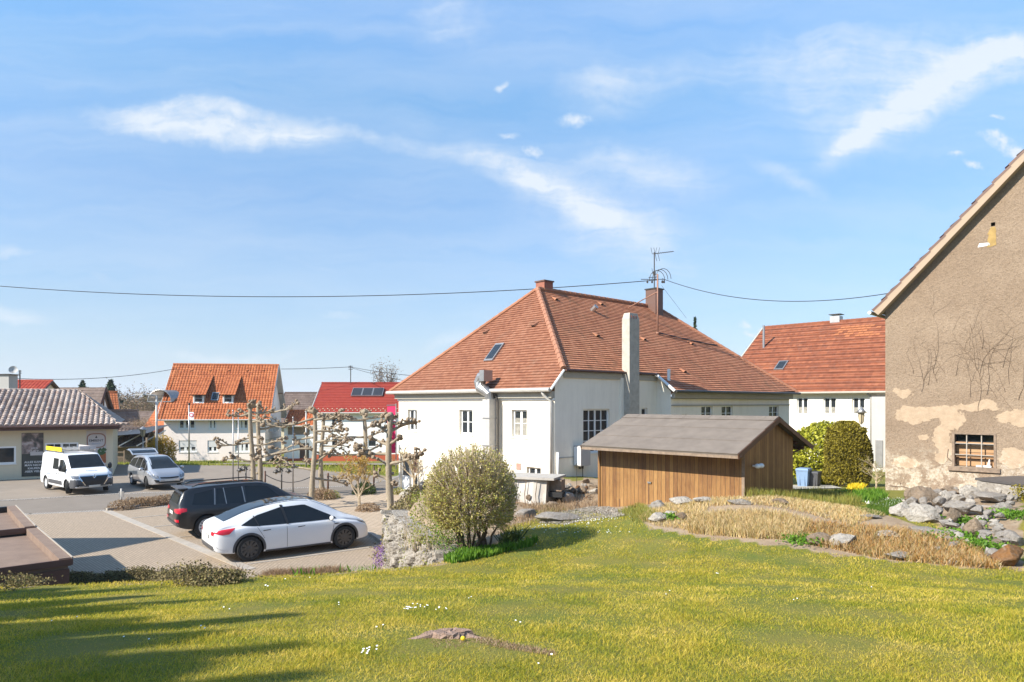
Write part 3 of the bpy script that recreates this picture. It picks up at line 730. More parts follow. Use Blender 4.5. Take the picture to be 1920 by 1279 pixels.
def venttile(mb, c, ax, up, nr, mat=None):
    T = lambda x, y, z: Vector(c)+ax*x+up*y+nr*z
    m = mat or M['rooflong']
    mb.face([T(-.12,-.1,.03),T(.12,-.1,.03),T(.08,-.1,.14),T(-.08,-.1,.14)], M['black']); mb.face([T(-.08,-.1,.14),T(.08,-.1,.14),T(.12,.25,.03),T(-.12,.25,.03)], m)
    mb.face([T(-.12,-.1,.03),T(-.08,-.1,.14),T(-.12,.25,.03)], m); mb.face([T(.12,-.1,.03),T(.12,.25,.03),T(.08,-.1,.14)], m)

# ------------------------------------------------------------------ the big white hipped house
def main_house():
    A = Vector((-5.97,36.0)); e1 = Vector((.671,-.741)).normalized(); e2 = Vector((-e1.y, e1.x))
    Wd = 11.46; t = thing('hipped_house', 'large white house with a hipped red tile roof behind the round bush and wooden shed', 'house', (A.x, A.y, 0))
    def X(s, tt, z): p = A+e1*s+e2*tt; return Vector((p.x, p.y, z))
    T1 = Fr(A, e1); B = A+e1*Wd; T2 = Fr(B, e2); T3 = Fr(B+e1*.8, e2)
    def rect(T, u0, u1, v0, v1):
        a = T.px(u0, v0); b = T.px(u1, v1); um = T.px((u0+u1)/2, v0)[1], T.px((u0+u1)/2, v1)[1]
        return [a[0], b[0], um[1], um[0]]
    w1, w2, w3 = rect(T1,764.4,781.7,767.7,808), rect(T1,861,886,768,814.6), rect(T1,959,988,768,820)
    bw = rect(T1,987,1014,876,897); dr = rect(T1,750,783,851,918); dr[2] = .05; vg = rect(T1,968.5,977.5,868,881)
    mb = MB(); wall(mb, T1, 0, Wd, -.1, 4.78, [w1,w2,w3,bw,dr], M['white'], .20)
    big = rect(T2,1093.6,1143,767,848); sm_ = rect(T2,1203,1214,765,783)
    mb2 = mb; wall(mb2, T2, 0, 6.85, -.1, 5.25, [big, sm_], M['white'], .16)
    mb2.face([T2(0,0,5.25),T2(6.85,0,5.25),T2(6.85,0,5.88),T2(.36,0,5.88)], M['white'])
    wo = [rect(T3,1280,1287.5,776,785), rect(T3,1315,1336,761,800), rect(T3,1353,1374,761,800), rect(T3,1442,1460,761,796)]
    wall(mb2, T3, 6.85, 18.5, -.1, 4.78, wo, M['white'], .14)
    # the sunlit return beside the recess, and hidden sides
    q = lambda s0, t0, s1, t1, z0, z1: mb2.face([X(s0,t0,z0),X(s1,t1,z0),X(s1,t1,z1),X(s0,t0,z1)], M['white'])
    mb2.face([X(Wd,6.85,-.1),X(Wd+.8,6.85,-.1),X(Wd+.8,6.85,5.12),X(Wd,6.85,5.86)], M['white'])
    q(Wd+.8,18.5,0,18.5,-.1,5); q(0,18.5,0,0,-.1,5); mb2.build('wall', t)
    # cornice: a greyish cove under the eaves with a white fillet
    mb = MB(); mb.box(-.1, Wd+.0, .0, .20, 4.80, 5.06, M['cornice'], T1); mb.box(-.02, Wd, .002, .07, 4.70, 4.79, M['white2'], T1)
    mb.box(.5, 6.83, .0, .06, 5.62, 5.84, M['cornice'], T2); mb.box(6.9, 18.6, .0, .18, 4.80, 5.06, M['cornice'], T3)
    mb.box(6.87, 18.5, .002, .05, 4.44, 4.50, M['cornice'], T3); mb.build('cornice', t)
    zl, zr = 5.15, 10.28; k1 = (zr-zl)/6.48; sc_ = 11.6; zc = zl+(12.61-sc_)*k1
    tc = -.35+(12.61-sc_)/6.48*4.59; tf = 18.85-(12.61-sc_)/6.48*4.59
    ax1 = (e1.x, e1.y, 0); ax2 = (e2.x, e2.y, 0)
    a1, a2 = X(6.13,4.24,zr), X(6.13,14.26,zr)
    mb = MB()
    nh, uh = tiles(mb, [X(-.35,-.35,zl),X(sc_,-.35,zl),X(sc_,tc,zc),a1], X(-.35,-.35,zl), ax1, M['roofmain'], .165, .038, .18, 0, 1, M['cornice'])
    nl, ul = tiles(mb, [X(sc_,tc,zc),X(sc_,tf,zc),a2,a1], X(12.61,-.35,zl), ax2, M['rooflong'], .165, .034, .18, 0, 1, M['cornice'])
    tiles(mb, [X(12.61,6.6,zl),X(12.61,18.85,zl),X(sc_,tf,zc),X(sc_,6.6,zc)], X(12.61,-.35,zl), ax2, M['rooflong'], .165, .034, .18, 0, 1, M['cornice'])
    mb.face([X(-.35,-.35,zl),a1,a2,X(-.35,18.85,zl)], M['rooflong']); mb.face([X(-.35,18.85,zl),a2,X(12.61,18.85,zl)], M['rooflong'])
    rf = mb.build('roof', t)
    mb = MB(); ridge(mb, X(sc_,tc,zc+.03), a1+Vector((0,0,.04)), .13); ridge(mb, X(-.33,-.33,zl+.03), a1+Vector((0,0,.04)), .11, M['rooflong'])
    ridge(mb, a1+Vector((0,0,.05)), a2+Vector((0,0,.05)), .12, M['rooflong']); ridge(mb, a2+Vector((0,0,.04)), X(12.6,18.83,zl+.03), .10); mb.build('ridge_tiles', rf, True, angle=40)
    gutter(t, X(-.45,-.45,zl-.03), X(sc_+.02,-.45,zl-.03), .085); gutter(t, X(sc_+.09,tc+.05,zc-.03), X(sc_+.09,6.6,zc-.03), .05, M['woodbrown']); gutter(t, X(12.7,6.6,zl-.03), X(12.7,18.9,zl-.03), .07, M['darkmetal'])
    mb = MB(); mb.tube([X(sc_+.03,-.4,zl-.03), X(sc_+.03,tc,zc-.03)], .05, M['white2'], 6); mb.build('verge_board', t); mb = MB(); mb.tube([X(12.66,6.58,zl-.02), X(sc_,6.58,zc-.02)], .07, M['white2'], 6); mb.build('verge_board', t)
    window(t, T1, *w1, .20, 2, 2, curtain=0, fw=.08); window(t, T1, *w2, .20, 2, 2, fw=.08); window(t, T1, *w3, .20, 2, 2, curtain=.72, fw=.08)
    window(t, T1, *bw, .20, 2, 1, False, fw=.07)
    window(t, T2, *big, .16, 4, 4, fw=.06, bars=.03); window(t, T2, *sm_, .16, 1, 1, fw=.05, sill=False)
    for i, w in enumerate(wo): window(t, T3, *w, .14, 2 if i else 1, 3 if i else 1, fw=.05, sill=bool(i), glass=M['glass'])
    # door with a dark poster board and glazed leaf
    mb = MB(); s0, s1, z0, z1 = dr
    mb.box(s0,s1,-.19,-.14,z0,z1,M['white2'],T1); d = mb.build('door', t)
    mb = MB(); w = s1-s0; mb.box(s0+.08,s0+.42*w,-.139,-.12,z0+.75,z1-.1,M['glass'],T1); mb.box(s0+.60*w,s0+.88*w,-.139,-.12,z0+.95,z1-.12,M['woodbrown'],T1); mb.box(s0+.62*w,s0+.86*w,-.139,-.12,z0+.2,z0+.8,M['glass'],T1); mb.build('door_panel', d)
    mb = MB(); mb.box(s0+.48*w,s0+.53*w,-.139,-.06,z0+.02,z1-.02,M['metal'],T1); mb.build('handle', d)
    mb = MB(); mb.box(vg[0],vg[1],.001,.03,vg[2],vg[3],M['kerb'],T1)
    for i in range(5): mb.box(vg[0]+.02,vg[1]-.02,.031,.036,vg[2]+.03+i*(vg[3]-vg[2]-.05)/5,vg[2]+.045+i*(vg[3]-vg[2]-.05)/5,M['redplinth'],T1)
    mb.build('air_grille', t)
    # skylight and vents on the roof
    c = ray_plane(928,662,X(0,-.35,zl),nh); skylight(rf, c, Vector(ax1), uh, nh, .62, 1.15)
    for u, v in ((912,624),(1003,611)): mb = MB(); venttile(mb, ray_plane(u,v,X(0,-.35,zl),nh), Vector(ax1), uh, nh, M['roofmain']); mb.build('vent_tile', rf)
    for u, v in ((1041,562),(1126,571),(1118,630),(1206,637),(1295,645),(1281,697)): mb = MB(); venttile(mb, ray_plane(u,v,X(sc_,0,zc),nl), Vector(ax2), ul, nl); mb.build('vent_tile', rf)
    c = ray_plane(1110,583,X(sc_,0,zc),nl); mb = MB(); mb.tube([c, c+nl*.35-ul*.1], .13, M['metal'], 10); mb.build('flue_cowl', rf)
    # chimneys
    def chim(name, c, wx, wy, z0, z1, mat, cap=None):
        mb = MB(); T = lambda x, y, z: (c.x+e1.x*x+e2.x*y, c.y+e1.y*x+e2.y*y, z)
        mb.box(-wx/2,wx/2,-wy/2,wy/2,z0,z1,mat,T)
        if cap: mb.box(-wx/2-.05,wx/2+.05,-wy/2-.05,wy/2+.05,z1+.002,z1+.07,cap,T)
        return mb.build(name, rf)
    chim('chimney', X(5.9,4.95,0), .62,.62,9.7,10.75,M['brick'],M['chimbrown'])
    chim('chimney', X(6.45,13.55,0), .72,.72,9.5,11.25,M['chimbrown'],M['darkmetal'])
    # the tall outside stack rising along the shaded wall
    a0 = T2.px(1177,592,.35)[0]; a1_ = T2.px(1200,592,.35)[0]; m = (a0+a1_)/2
    mb = MB(); mb.box(m-.40,m+.30,.0,.42,.8,8.30,M['concrete'],T2); mb.box(m-.58,m-.40,.0,.10,.8,5.7,M['white'],T2)
    base = [T2(m-.40,0,8.302),T2(m+.30,0,8.302),T2(m+.30,.42,8.302),T2(m-.40,.42,8.302)]; top = [T2(m-.32,.05,8.58),T2(m+.22,.05,8.58),T2(m+.22,.37,8.58),T2(m-.32,.37,8.58)]
    for i in range(4): mb.face([base[i],base[(i+1)%4],top[(i+1)%4],top[i]], M['concrete'])
    for k in range(3): mb.box(m-.27+.16*k,m-.22+.16*k,.40,.425,8.32,8.46,M['brick'],T2)
    mb.face(top[::-1], M['black']); mb.build('chimney_stack', t)
    # small white pipe on the wing roof
    c = ray_plane(1254,714,X(12.6,7,zl),nl); mb = MB(); mb.tube([c, c+Vector((0,0,.55))], .075, M['white2'], 10); mb.build('vent_pipe', rf)
    # duct with an elbow at the eaves
    s_ = T1.px(924,760,.25)[0]
    mb = MB(); mb.box(s_-.26,s_+.20,.22,.62,.6,4.75,M['pipe'],T1)
    for z in (3.9, 2.7): mb.box(s_-.28,s_+.22,.20,.64,z,z+.05,M['metal'],T1)
    s2 = T1.px(906,725,.5)[0]
    mb.tube([T1(s_,.42,4.72),T1(s_-.02,.45,4.98),T1(s_-.25,.52,5.15),T1(s2-.1,.55,5.25),T1(s2-.18,.55,5.5),T1(s2-.05,.55,5.72),T1(s2+.22,.55,5.78)], [.2,.22,.24,.26,.26,.25,.25], M['metal'], 14)
    mb.box(s2+.10,s2+.40,.30,.80,5.54,6.02,M['metal'],T1); mb.build('ventilation_duct', t, False)
    mb = MB(); mb.tube([T1(s_+.30,.2,.6),T1(s_+.30,.2,4.6),T1(s_+.2,.25,4.95)], .045, M['darkmetal'], 6); mb.build('cable_pipe', t)
    # downpipe at the corner
    s_ = T1.px(1033,800,.12)[0]; mb = MB(); mb.tube([T1(s_-.25,.4,5.08),T1(s_-.2,.33,4.9),T1(s_,.12,4.66),T1(s_,.12,1.2)], .065, M['pipe'], 10); mb.build('downpipe', t, True)
    mb = MB(); a = T2.px(1046,850,.08)[0]; mb.tube([T2(a,.08,1.2),T2(a,.08,2.6)], .05, M['white2'], 8); mb.build('downpipe', t, True)
    # meter box
    a = T2.px(1092,850,.3); mb = MB(); mb.box(a[0]-.22,a[0]+.36,.02,.42,2.0,2.82,M['greywall'],T2); mb.box(a[0]-.235,a[0]-.222,.04,.40,2.04,2.78,M['white2'],T2); bx = mb.build('meter_box', t)
    mb = MB()
    for k in (-.05,.12): mb.tube([T2(a[0]+k,.2,2.0),T2(a[0]+k,.2,1.86)], .05, M['darkmetal'], 8)
    mb.tube([T2(a[0]+.12,.2,1.86),T2(a[0]+.12,.22,1.0)], .018, M['darkmetal'], 5)
    mb.tube([T2(.1,.02,2.36),T2(a[0]-.2,.02,2.36)], .02, M['greywall'], 5); mb.build('cable', bx)
    return t, X, T1, T2, nh, nl, ax1, ax2, uh, ul, zl, zc, sc_
MH = main_house()
# ------------------------------------------------------------------ gabled houses
def gable(name, label, p0, d, L, W, zb, ze, zr, wm, rm, ops=(), gops=(), ov=.5, vo=.35, amp=.035, h=.34, w=.30, seg=4, plinth=None, wkw=None, trim=None, group=None, hip=0, rmb=None, gut=True, gablem=None, lops=(), cat='house'):
    """p0 front-left corner, d along the front; the front faces to the right of d turned -90"""
    T = Fr(p0, d); e = T.d; n = T.n; t = thing(name, label, cat, (p0[0], p0[1], zb), 0, group)
    wkw = wkw or {}
    def X(s, b, z): return Vector((p0[0]+e.x*s-n.x*b, p0[1]+e.y*s-n.y*b, z))     # b = inwards from the front
    TR = Fr(X(L,0,0), -n); TL = Fr(X(0,W,0), n)
    mb = MB(); wall(mb, T, 0, L, zb, ze, [o[:4] for o in ops], wm); wall(mb, TR, 0, W, zb, ze, [o[:4] for o in gops], wm); wall(mb, TL, 0, W, zb, ze, [o[:4] for o in lops], wm)
    mb.face([X(L,W,zb),X(0,W,zb),X(0,W,ze),X(L,W,ze)], wm)
    k = (zr-ze)/(W/2)
    if not hip: mb.face([X(L,0,ze),X(L,W,ze),X(L,W/2,zr-.06)], gablem or wm, [(0,0),(W,0),(W/2,zr-ze)])
    mb.face([X(0,W,ze),X(0,0,ze),X(0,W/2,zr-.06)], gablem or wm, [(0,0),(W,0),(W/2,zr-ze)]); mb.build('wall', t)
    if plinth:
        m2 = MB(); m2.box(0,L,.003,.03,zb,zb+plinth[0],plinth[1],T); m2.box(.0,W,.003,.03,zb,zb+plinth[0],plinth[1],TR); m2.build('plinth', t)
    for o in ops: window(t, T, *o[:4], **(o[4] if len(o) > 4 else wkw))
    for o in gops: window(t, TR, *o[:4], **(o[4] if len(o) > 4 else wkw))
    for o in lops: window(t, TL, *o[:4], **(o[4] if len(o) > 4 else wkw))
    zl = ze-ov*k+.1; mb = MB()
    hr = hip
    f = [X(-vo,-ov,zl),X(L+vo,-ov,zl),X(L+vo-hr,W/2,zr+.1),X(-vo,W/2,zr+.1)]
    nf, uf = tiles(mb, f, f[0], (e.x,e.y,0), rm, h, .045 if rm is M['roofright'] else .035, w, amp, seg, trim or M['woodbrown'], .07)
    b = [X(L+vo,W+ov,zl),X(-vo,W+ov,zl),X(-vo,W/2,zr+.1),X(L+vo-hr,W/2,zr+.1)]
    tiles(mb, b, b[0], (-e.x,-e.y,0), rm, h*2, .035, w, 0, 1, trim or M['woodbrown'], .07)
    if hip: 
        q = [X(L+vo,-ov,zl),X(L+vo,W+ov,zl),X(L+vo-hr,W/2,zr+.1)]; tiles(mb, q, q[0], (-n.x,-n.y,0), rm, h, .045 if rm is M['roofright'] else .035, w, amp, seg, trim or M['woodbrown'], .07)
    rf = mb.build('roof', t)
    mb = MB(); ridge(mb, X(-vo,W/2,zr+.12), X(L+vo-hr,W/2,zr+.12), .11, rm if rm in (M['roofcream'],M['roofbrown']) else rm)
    mb.build('ridge_tiles', rf, True, angle=40)
    mb = MB(); tm = trim or M['woodbrown']
    for s in ((-vo,) if hip else (-vo, L+vo)):
        for q in ((X(s,-ov,zl-.02), X(s,W/2,zr+.08)), (X(s,W+ov,zl-.02), X(s,W/2,zr+.08))): mb.tube(q, .085, tm, 4)
    mb.build('verge_board', t)
    if gut: gutter(t, X(-vo,-ov-.07,zl-.03), X(L+vo,-ov-.07,zl-.03), .07, M['metal'] if not trim else trim)
    return t, X, T, TR, nf, uf, rf, (e.x, e.y, 0), f[0]
def R4(T, u0, u1, v0, v1, n=0):
    um = (u0+u1)/2; return [T.px(u0,v0,n)[0], T.px(u1,v1,n)[0], T.px(um,v1,n)[1], T.px(um,v0,n)[1]]
def chimney_on(rf, c, e, w, z0, z1, mat, cap=True):
    mb = MB(); T = lambda x, y, z: (c.x+e[0]*x-e[1]*y, c.y+e[1]*x+e[0]*y, z)
    mb.box(-w/2,w/2,-w/2,w/2,z0,z1,mat,T)
    if cap: mb.box(-w/2-.08,w/2+.08,-w/2-.08,w/2+.08,z1+.12,z1+.17,M['darkmetal'],T); mb.box(-w/4,w/4,-w/4,w/4,z1+.002,z1+.118,M['metal'],T)
    return mb.build('chimney', rf)
def dish(par, c, aim, r, mat=None):
    a = Vector(aim).normalized(); q = a.to_track_quat('Z','Y'); mb = MB()
    prof = [(0,0),(r*.5,r*.06),(r,r*.24),(r*1.02,r*.25),(r*.5,r*.03),(0,-.02)]
    mb.lathe(None, prof, mat or M['pipe'], 20, lambda x, y, z: Vector(c)+q@Vector((x,y,z)))
    mb.tube([Vector(c)+q@Vector((0,-r,r*.2)), Vector(c)+q@Vector((0,0,r*.9))], .012, M['darkmetal'], 4)
    return mb.build('satellite_dish', par, True, angle=40)

# orange tiled pink house
d = Vector((.987,.157)).normalized(); zb = -1.62
T = Fr((-36.2+.0,71.0), d); 
ob = dict(cols=3, blind=0, curtain=.35, fw=.17, depth=.13, sill=True); ob2 = dict(cols=3, blind=.42, curtain=.2, fw=.17, depth=.13); oc2 = dict(cols=2, blind=0, curtain=.35, fw=.16, depth=.13); od = dict(cols=2, blind=.42, fw=.16, depth=.13)
ops = [R4(T,334,367,783,805)+[ob], R4(T,391,406,783,805)+[oc2], R4(T,440,466,783,805)+[ob], R4(T,335,369,826,848)+[ob2], R4(T,389,408,826,848)+[od], R4(T,440,468,826,848)+[ob]]
L = T.px(498,800)[0]
OH = gable('orange_roof_house', 'pale pink house with a steep bright orange pantile roof and two small dormers', (-36.2,71.0), d, L, 9.4, zb, 3.35, 8.75, M['pinkwall'], M['rooforange'], ops,
    [(2.2,3.1,1.6,2.9,dict(cols=1,depth=.13)),(5.6,6.5,1.6,2.9,dict(cols=1,depth=.13)),(4.2,4.9,4.6,5.9,dict(cols=1,depth=.13))], ov=.55, vo=.55, amp=.05, trim=M['pipe'])
t, X, T, TR, nf, uf, rf, ax, o0 = OH
axv = Vector(ax)
def dormer(u0, u1, v0, v1, vt):
    """catslide dormer: front face px box, its roof runs back into the slope at px row vt"""
    um = (u0+u1)/2; c = ray_plane(um, v1, o0, nf); k = c.y/F; w = (u1-u0)*k; h = (v1-v0)*k; z0 = c.z
    fx = Fr(c.xy-axv.xy*(w/2), axv.xy); bk = ray_plane(um+15, vt, o0, nf); dp = -((bk.xy-c.xy).dot(fx.n)); zb_ = bk.z
    rise = uf.z/math.hypot(uf.x, uf.y); zm = lambda d: z0+rise*d
    mb = MB(); o = [(.12, w-.12, z0+.12, z0+h-.10)]
    wall(mb, fx, 0, w, z0-.1, z0+h, o, M['white2'], .1)
    for s in (0, w): mb.face([fx(s,0,z0-.1),fx(s,0,z0+h),fx(s,-dp,zb_)], M['pipe'])
    dm = mb.build('dormer', t); window(dm, fx, *o[0], .1, 1, 2, sill=False, fw=.08)
    sl = (zb_-(z0+h))/dp; ov = .38; mb = MB()
    P4 = [fx(-.28,ov,z0+h-ov*sl+.05), fx(w+.28,ov,z0+h-ov*sl+.05), fx(w+.28,-dp-.05,zb_+.06), fx(-.28,-dp-.05,zb_+.06)]
    tiles(mb, P4, P4[0], (axv.x,axv.y,0), M['rooforange'], .34, .03, .3, .04, 4, M['woodbrown'], .09)
    for s in (-.28, w+.28): mb.face([fx(s,ov,z0+h-ov*sl+.07),fx(s,ov,z0+h-ov*sl-.10),fx(s,-dp,zb_-.1),fx(s,-dp,zb_+.08)], M['woodbrown'])
    mb.build('dormer_roof', dm)
dormer(362.5, 382, 736.5, 757, 704); dormer(418, 437, 736.5, 757, 704)
skylight(rf, ray_plane(404,744,o0,nf), axv, uf, nf, .75, 1.15)
for u, v in ((359,695),(394,695),(429,695),(464,695),(494,695),(325,768),(392,768),(408,768),(460,768),(491,768)): mb = MB(); venttile(mb, ray_plane(u,v,o0,nf), axv, uf, nf, M['rooforange']); mb.build('vent_tile', rf)
mb = MB(); mb.tube([X(L,-.3,3.1),X(L+.02,-.08,2.9),X(L+.02,-.08,zb)], .06, M['metal'], 8); mb.build('downpipe', t)
dish(t, X(L+.5,2.0,1.9), (.3,-1,.25), .55)
mb = MB(); mb.box(L+.02,L+.06,-9,0,.55,.65,M['pipe'],T); mb.build('facade_trim', t)
# big open eaves struts of the rear roof edge
mb = MB()
for z in (5.6, 3.9): mb.box(L+.05,L+.5,-8.6 if z < 5 else -7.4,-8.45 if z < 5 else -7.25,z,z+.14,M['oldwood'],T)
mb.build('eaves_bracket', t)

# red roof house with solar panels
T = Fr((-21.4,74), (1,.03)); ops = [R4(T,618,643,776,795)+[dict(cols=2,fw=.13)], R4(T,620,644,820,838)+[dict(cols=2,fw=.13)], R4(T,721,736,776,795)+[dict(cols=1,fw=.09)],R4(T,690,706,822,838)+[dict(cols=1,fw=.09)]]
RH = gable('red_roof_house', 'white house with a plain bright red roof carrying three solar panels', (-21.4,74), (1,.03), 17, 9, -1.75, 3.75, 6.75, M['palewall'], M['roofred'], ops, ov=.5, vo=.35, amp=0, h=.33, w=.25, plinth=(.75, M['redplinth']), trim=M['pipe'])
t, X, T, TR, nf, uf, rf, ax, o0 = RH; axv = Vector(ax)
for k in range(3):
    c = ray_plane(670+k*19.6, 737, o0, nf); mb = MB(); roofbox(mb, c, axv, uf, nf, 1.16, 1.62, .12, M['metal'], .08); f = mb.build('solar_panel', rf)
    g = MB(); roofbox(g, c, axv, uf, nf, 1.02, 1.46, .01, M['solar'], .202); g.build('panel_glass', f)
mb = MB()
for i in range(34):
    for j in range(2):
        c = X(.3+i*.5+.25*j, -.5, 3.5)-Vector((0,0,.0)); c = o0+axv*(.5+i*.5+.25*j)+uf*(.35+.33*j)+nf*.03; mb.box(-.05,.05,-.04,.04,.0,.07,M['cream'],lambda x,y,z,c=c: c+axv*x+uf*y+nf*z)
mb.build('snow_guard', rf)
chimney_on(rf, X(14.6,4.5,0), ax, .9, 6.4, 7.9, M['brick'])
mb = MB(); mb.box(.12,1.9,.003,.05,-1.0,3.3,M['palewall'],T)
for z in range(14): mb.box(.12,1.9,.051,.065,-1+z*.31,-.97+z*.31,M['greywall'],T)
mb.build('clad_panel', t)
def antenna(par, p, h, mat, r=.03, arms=3, name='mast', L=.5, ang=0):
    mb = MB(); p = Vector(p); mb.tube([p, p+Vector((0,0,h))], r, mat, 6)
    for k in range(arms):
        z = h-.08-.18*k; mb.tube([p+Vector((-L/2*math.cos(ang),-L/2*math.sin(ang),z)), p+Vector((L/2*math.cos(ang),L/2*math.sin(ang),z))], r*.6, mat, 4)
    return mb.build(name, par)
antenna(rf, Q(657.5,718,78.5), 2.0, M['darkmetal'], .05, 3, 'roof_mast', .5)
antenna(rf, Q(700,718,78.5), 2.2, M['metal'], .035, 1, 'aerial', .5)
antenna(rf, Q(717,716,78.5), .8, M['metal'], .035, 1, 'aerial', .3)

# cream shop building at the left
dc = Vector((.88,.475)).normalized(); p1 = Vector((-25.5,43.6)); p0 = p1-dc*11.5; T = Fr(p0, dc)
wk = dict(cols=1, rows=1, fw=.10, depth=.08)
ops = [R4(T,-10,30,837,870)+[wk], R4(T,84,147,830,856)+[dict(cols=4,fw=.09,depth=.08,curtain=.8)]]
CB = gable('shop_building', 'low cream rendered shop with weathered pinkish pantiles and tall advertising panels behind the van', p0, dc, 11.5, 9.5, -.1, 3.38, 5.3, M['cream'], M['roofcream'], ops, ov=.75, vo=.35, amp=.13, h=.36, w=.30, seg=6, hip=2.6, trim=M['woodbrown'], cat='shop')
t, X, T, TR, nf, uf, rf, ax, o0 = CB
mb = MB(); mb.box(-.4,11.9,-.0,.74,3.02,3.08,M['woodbrown'],T); mb.box(-.4,11.9,.70,.76,2.93,3.20,M['woodbrown'],T); mb.box(11.84,11.9,-9,.69,2.93,3.20,M['woodbrown'],T); mb.build('fascia_board', t)
mb = MB(); a = T.px(193,870)[0]; mb.box(a,11.5,.003,.03,-.1,.42,M['greywall'],T); mb.build('plinth', t)
def text(par, name, s, T, a, n, z, size, mat, align='CENTER', shear=0):
    cu = bpy.data.curves.new('t', 'FONT'); cu.body = s; cu.size = size; cu.extrude = .004; cu.align_x = align; cu.align_y = 'CENTER'; cu.offset = size*.012
    to = bpy.data.objects.new('t', cu); COL.objects.link(to); dg = bpy.context.evaluated_depsgraph_get(); me = bpy.data.meshes.new_from_object(to.evaluated_get(dg))
    bpy.data.objects.remove(to); off = parent_loc(par)
    for v in me.vertices:
        x, y, z0 = v.co; p = T(a+x, n+z0, z+y) ; v.co = Vector(p)-off
    me.materials.clear(); me.materials.append(mat); o = bpy.data.objects.new(name, me); COL.objects.link(o); o.parent = par; return o
# poster of baker's hands (dark photographic panel)
def postermat():
    m, g, b, oc, _ = newmat('photo_poster')
    n = g.noise(oc, 1.6, 3, .5, 1.2); n2 = g.noise(oc, 5, 3, .5, .4)
    c = g.ramp(g.m('MULTIPLY_ADD', n, .8, g.m('MULTIPLY', n2, .3)), [(.35,(.03,.03,.03)),(.52,(.10,.085,.075)),(.62,(.30,.22,.20)),(.75,(.55,.50,.48))])
    g.l(c, b.inputs['Base Color']); b.inputs['Roughness'].default_value = .5; return m
M['poster'] = postermat(); M['posterdark'] = plain('dark_green_panel', (.05,.052,.045), .5, 0, .1, 3, 20, 0)
M['orangefood'] = plain('orange_food_print', (.50,.15,.04), .5, 0, .3, 6, 20, 0); M['greenherb'] = plain('green_herb_print', (.07,.17,.05), .5, 0, .4, 9, 30, 0)
M['signpanel'] = plain('pale_sign_panel', (.52,.48,.46), .5, 0, .05, 3, 20, 0)
q = R4(T,40.5,81.5,812,893); mb = MB(); mb.box(q[0],q[1],.004,.03,.12,q[3],M['posterdark'],T); sg = mb.build('advertising_panel', t)
mb = MB(); zs_ = q[2]+(q[3]-q[2])*.52; mb.box(q[0]+.01,q[1]-.01,.0305,.034,zs_,q[3]-.02,M['poster'],T); mb.build('photo_print', sg)
mb = MB(); mb.box(q[0]+.40*(q[1]-q[0]),q[1]-.02,.0345,.040,zs_-.10,zs_+.12,M['signpanel'],T); mb.build('pale_strip', sg)
am = (q[0]+q[1])/2
for i, s in enumerate(('ALLES KANN', 'MAN NICHT', 'KAUFEN', 'ABER VIELES')): text(sg, 'lettering', s, T, am+.08, .036, .98-.19*i, .17, M['textwhite'])
text(sg, 'lettering', 'HIER', T, am+.1, .04, q[3]-.93, .17, M['signpanel']); text(sg, 'lettering', 'ABT', T, am+.1, .04, q[3]-1.15, .26, M['signpanel'])
q = R4(T,162,199,808,885); mb = MB(); mb.box(q[0],q[1],.004,.03,.30,q[3]+.02,M['signpanel'],T); sg = mb.build('advertising_panel', t)
cm = (q[0]+q[1])/2; zc_ = T.px(181,826)[1]; mb = MB()
def badge(rx, rz, n0, n1, mat):
    pts = []
    for i in range(48):
        a = 2*math.pi*i/48; r = 1+.10*math.cos(4*a)**3*-1; x, z = math.cos(a), math.sin(a)
        sx = math.copysign(abs(x)**.55, x)*rx; sz = math.copysign(abs(z)**.55, z)*rz
        pts.append((cm+sx*(1 if abs(abs(sx)/rx-abs(sz)/rz) > .1 else .93), zc_+sz))
    mb.face([T(p[0],n1,p[1]) for p in pts], mat)
    for i in range(48):
        a, b = pts[i], pts[(i+1)%48]; mb.face([T(a[0],n0,a[1]),T(b[0],n0,b[1]),T(b[0],n1,b[1]),T(a[0],n1,a[1])], mat)
badge(.52,.46,.031,.036,M['rust']); badge(.455,.395,.036,.041,M['signpanel']); mb.build('badge', sg)
text(sg, 'lettering', 'EMBENT', T, cm, .043, zc_, .21, M['textdark']); text(sg, 'lettering', 'Bäckerei', T, cm, .043, zc_-.19, .13, M['textblue']); text(sg, 'lettering', '\u0394', T, cm, .043, zc_+.22, .2, M['textdark'])
mb = MB()
q0 = R4(T,183,199,848,868); mb.box(q0[0],q[1]-.01,.031,.036,q0[2],q0[3],M['orangefood'],T); q1 = R4(T,181,199,873,884); mb.box(q1[0]+.2,q[1]-.01,.031,.036,max(.32,q1[2]),q1[3]+.05,M['orangefood'],T); mb.build('food_print', sg)
mb = MB()
for i in range(30):
    a = q0[0]+.05+rnd.random()*(q[1]-q0[0]-.1); z = q0[3]-.12+rnd.random()*.34; r = .05+rnd.random()*.05
    mb.face([T(a-r,.0375+i*1e-4,z),T(a,.0375+i*1e-4,z-r),T(a+r,.0375+i*1e-4,z),T(a,.0375+i*1e-4,z+r*1.3)], M['greenherb'])
mb.build('herb_print', sg)

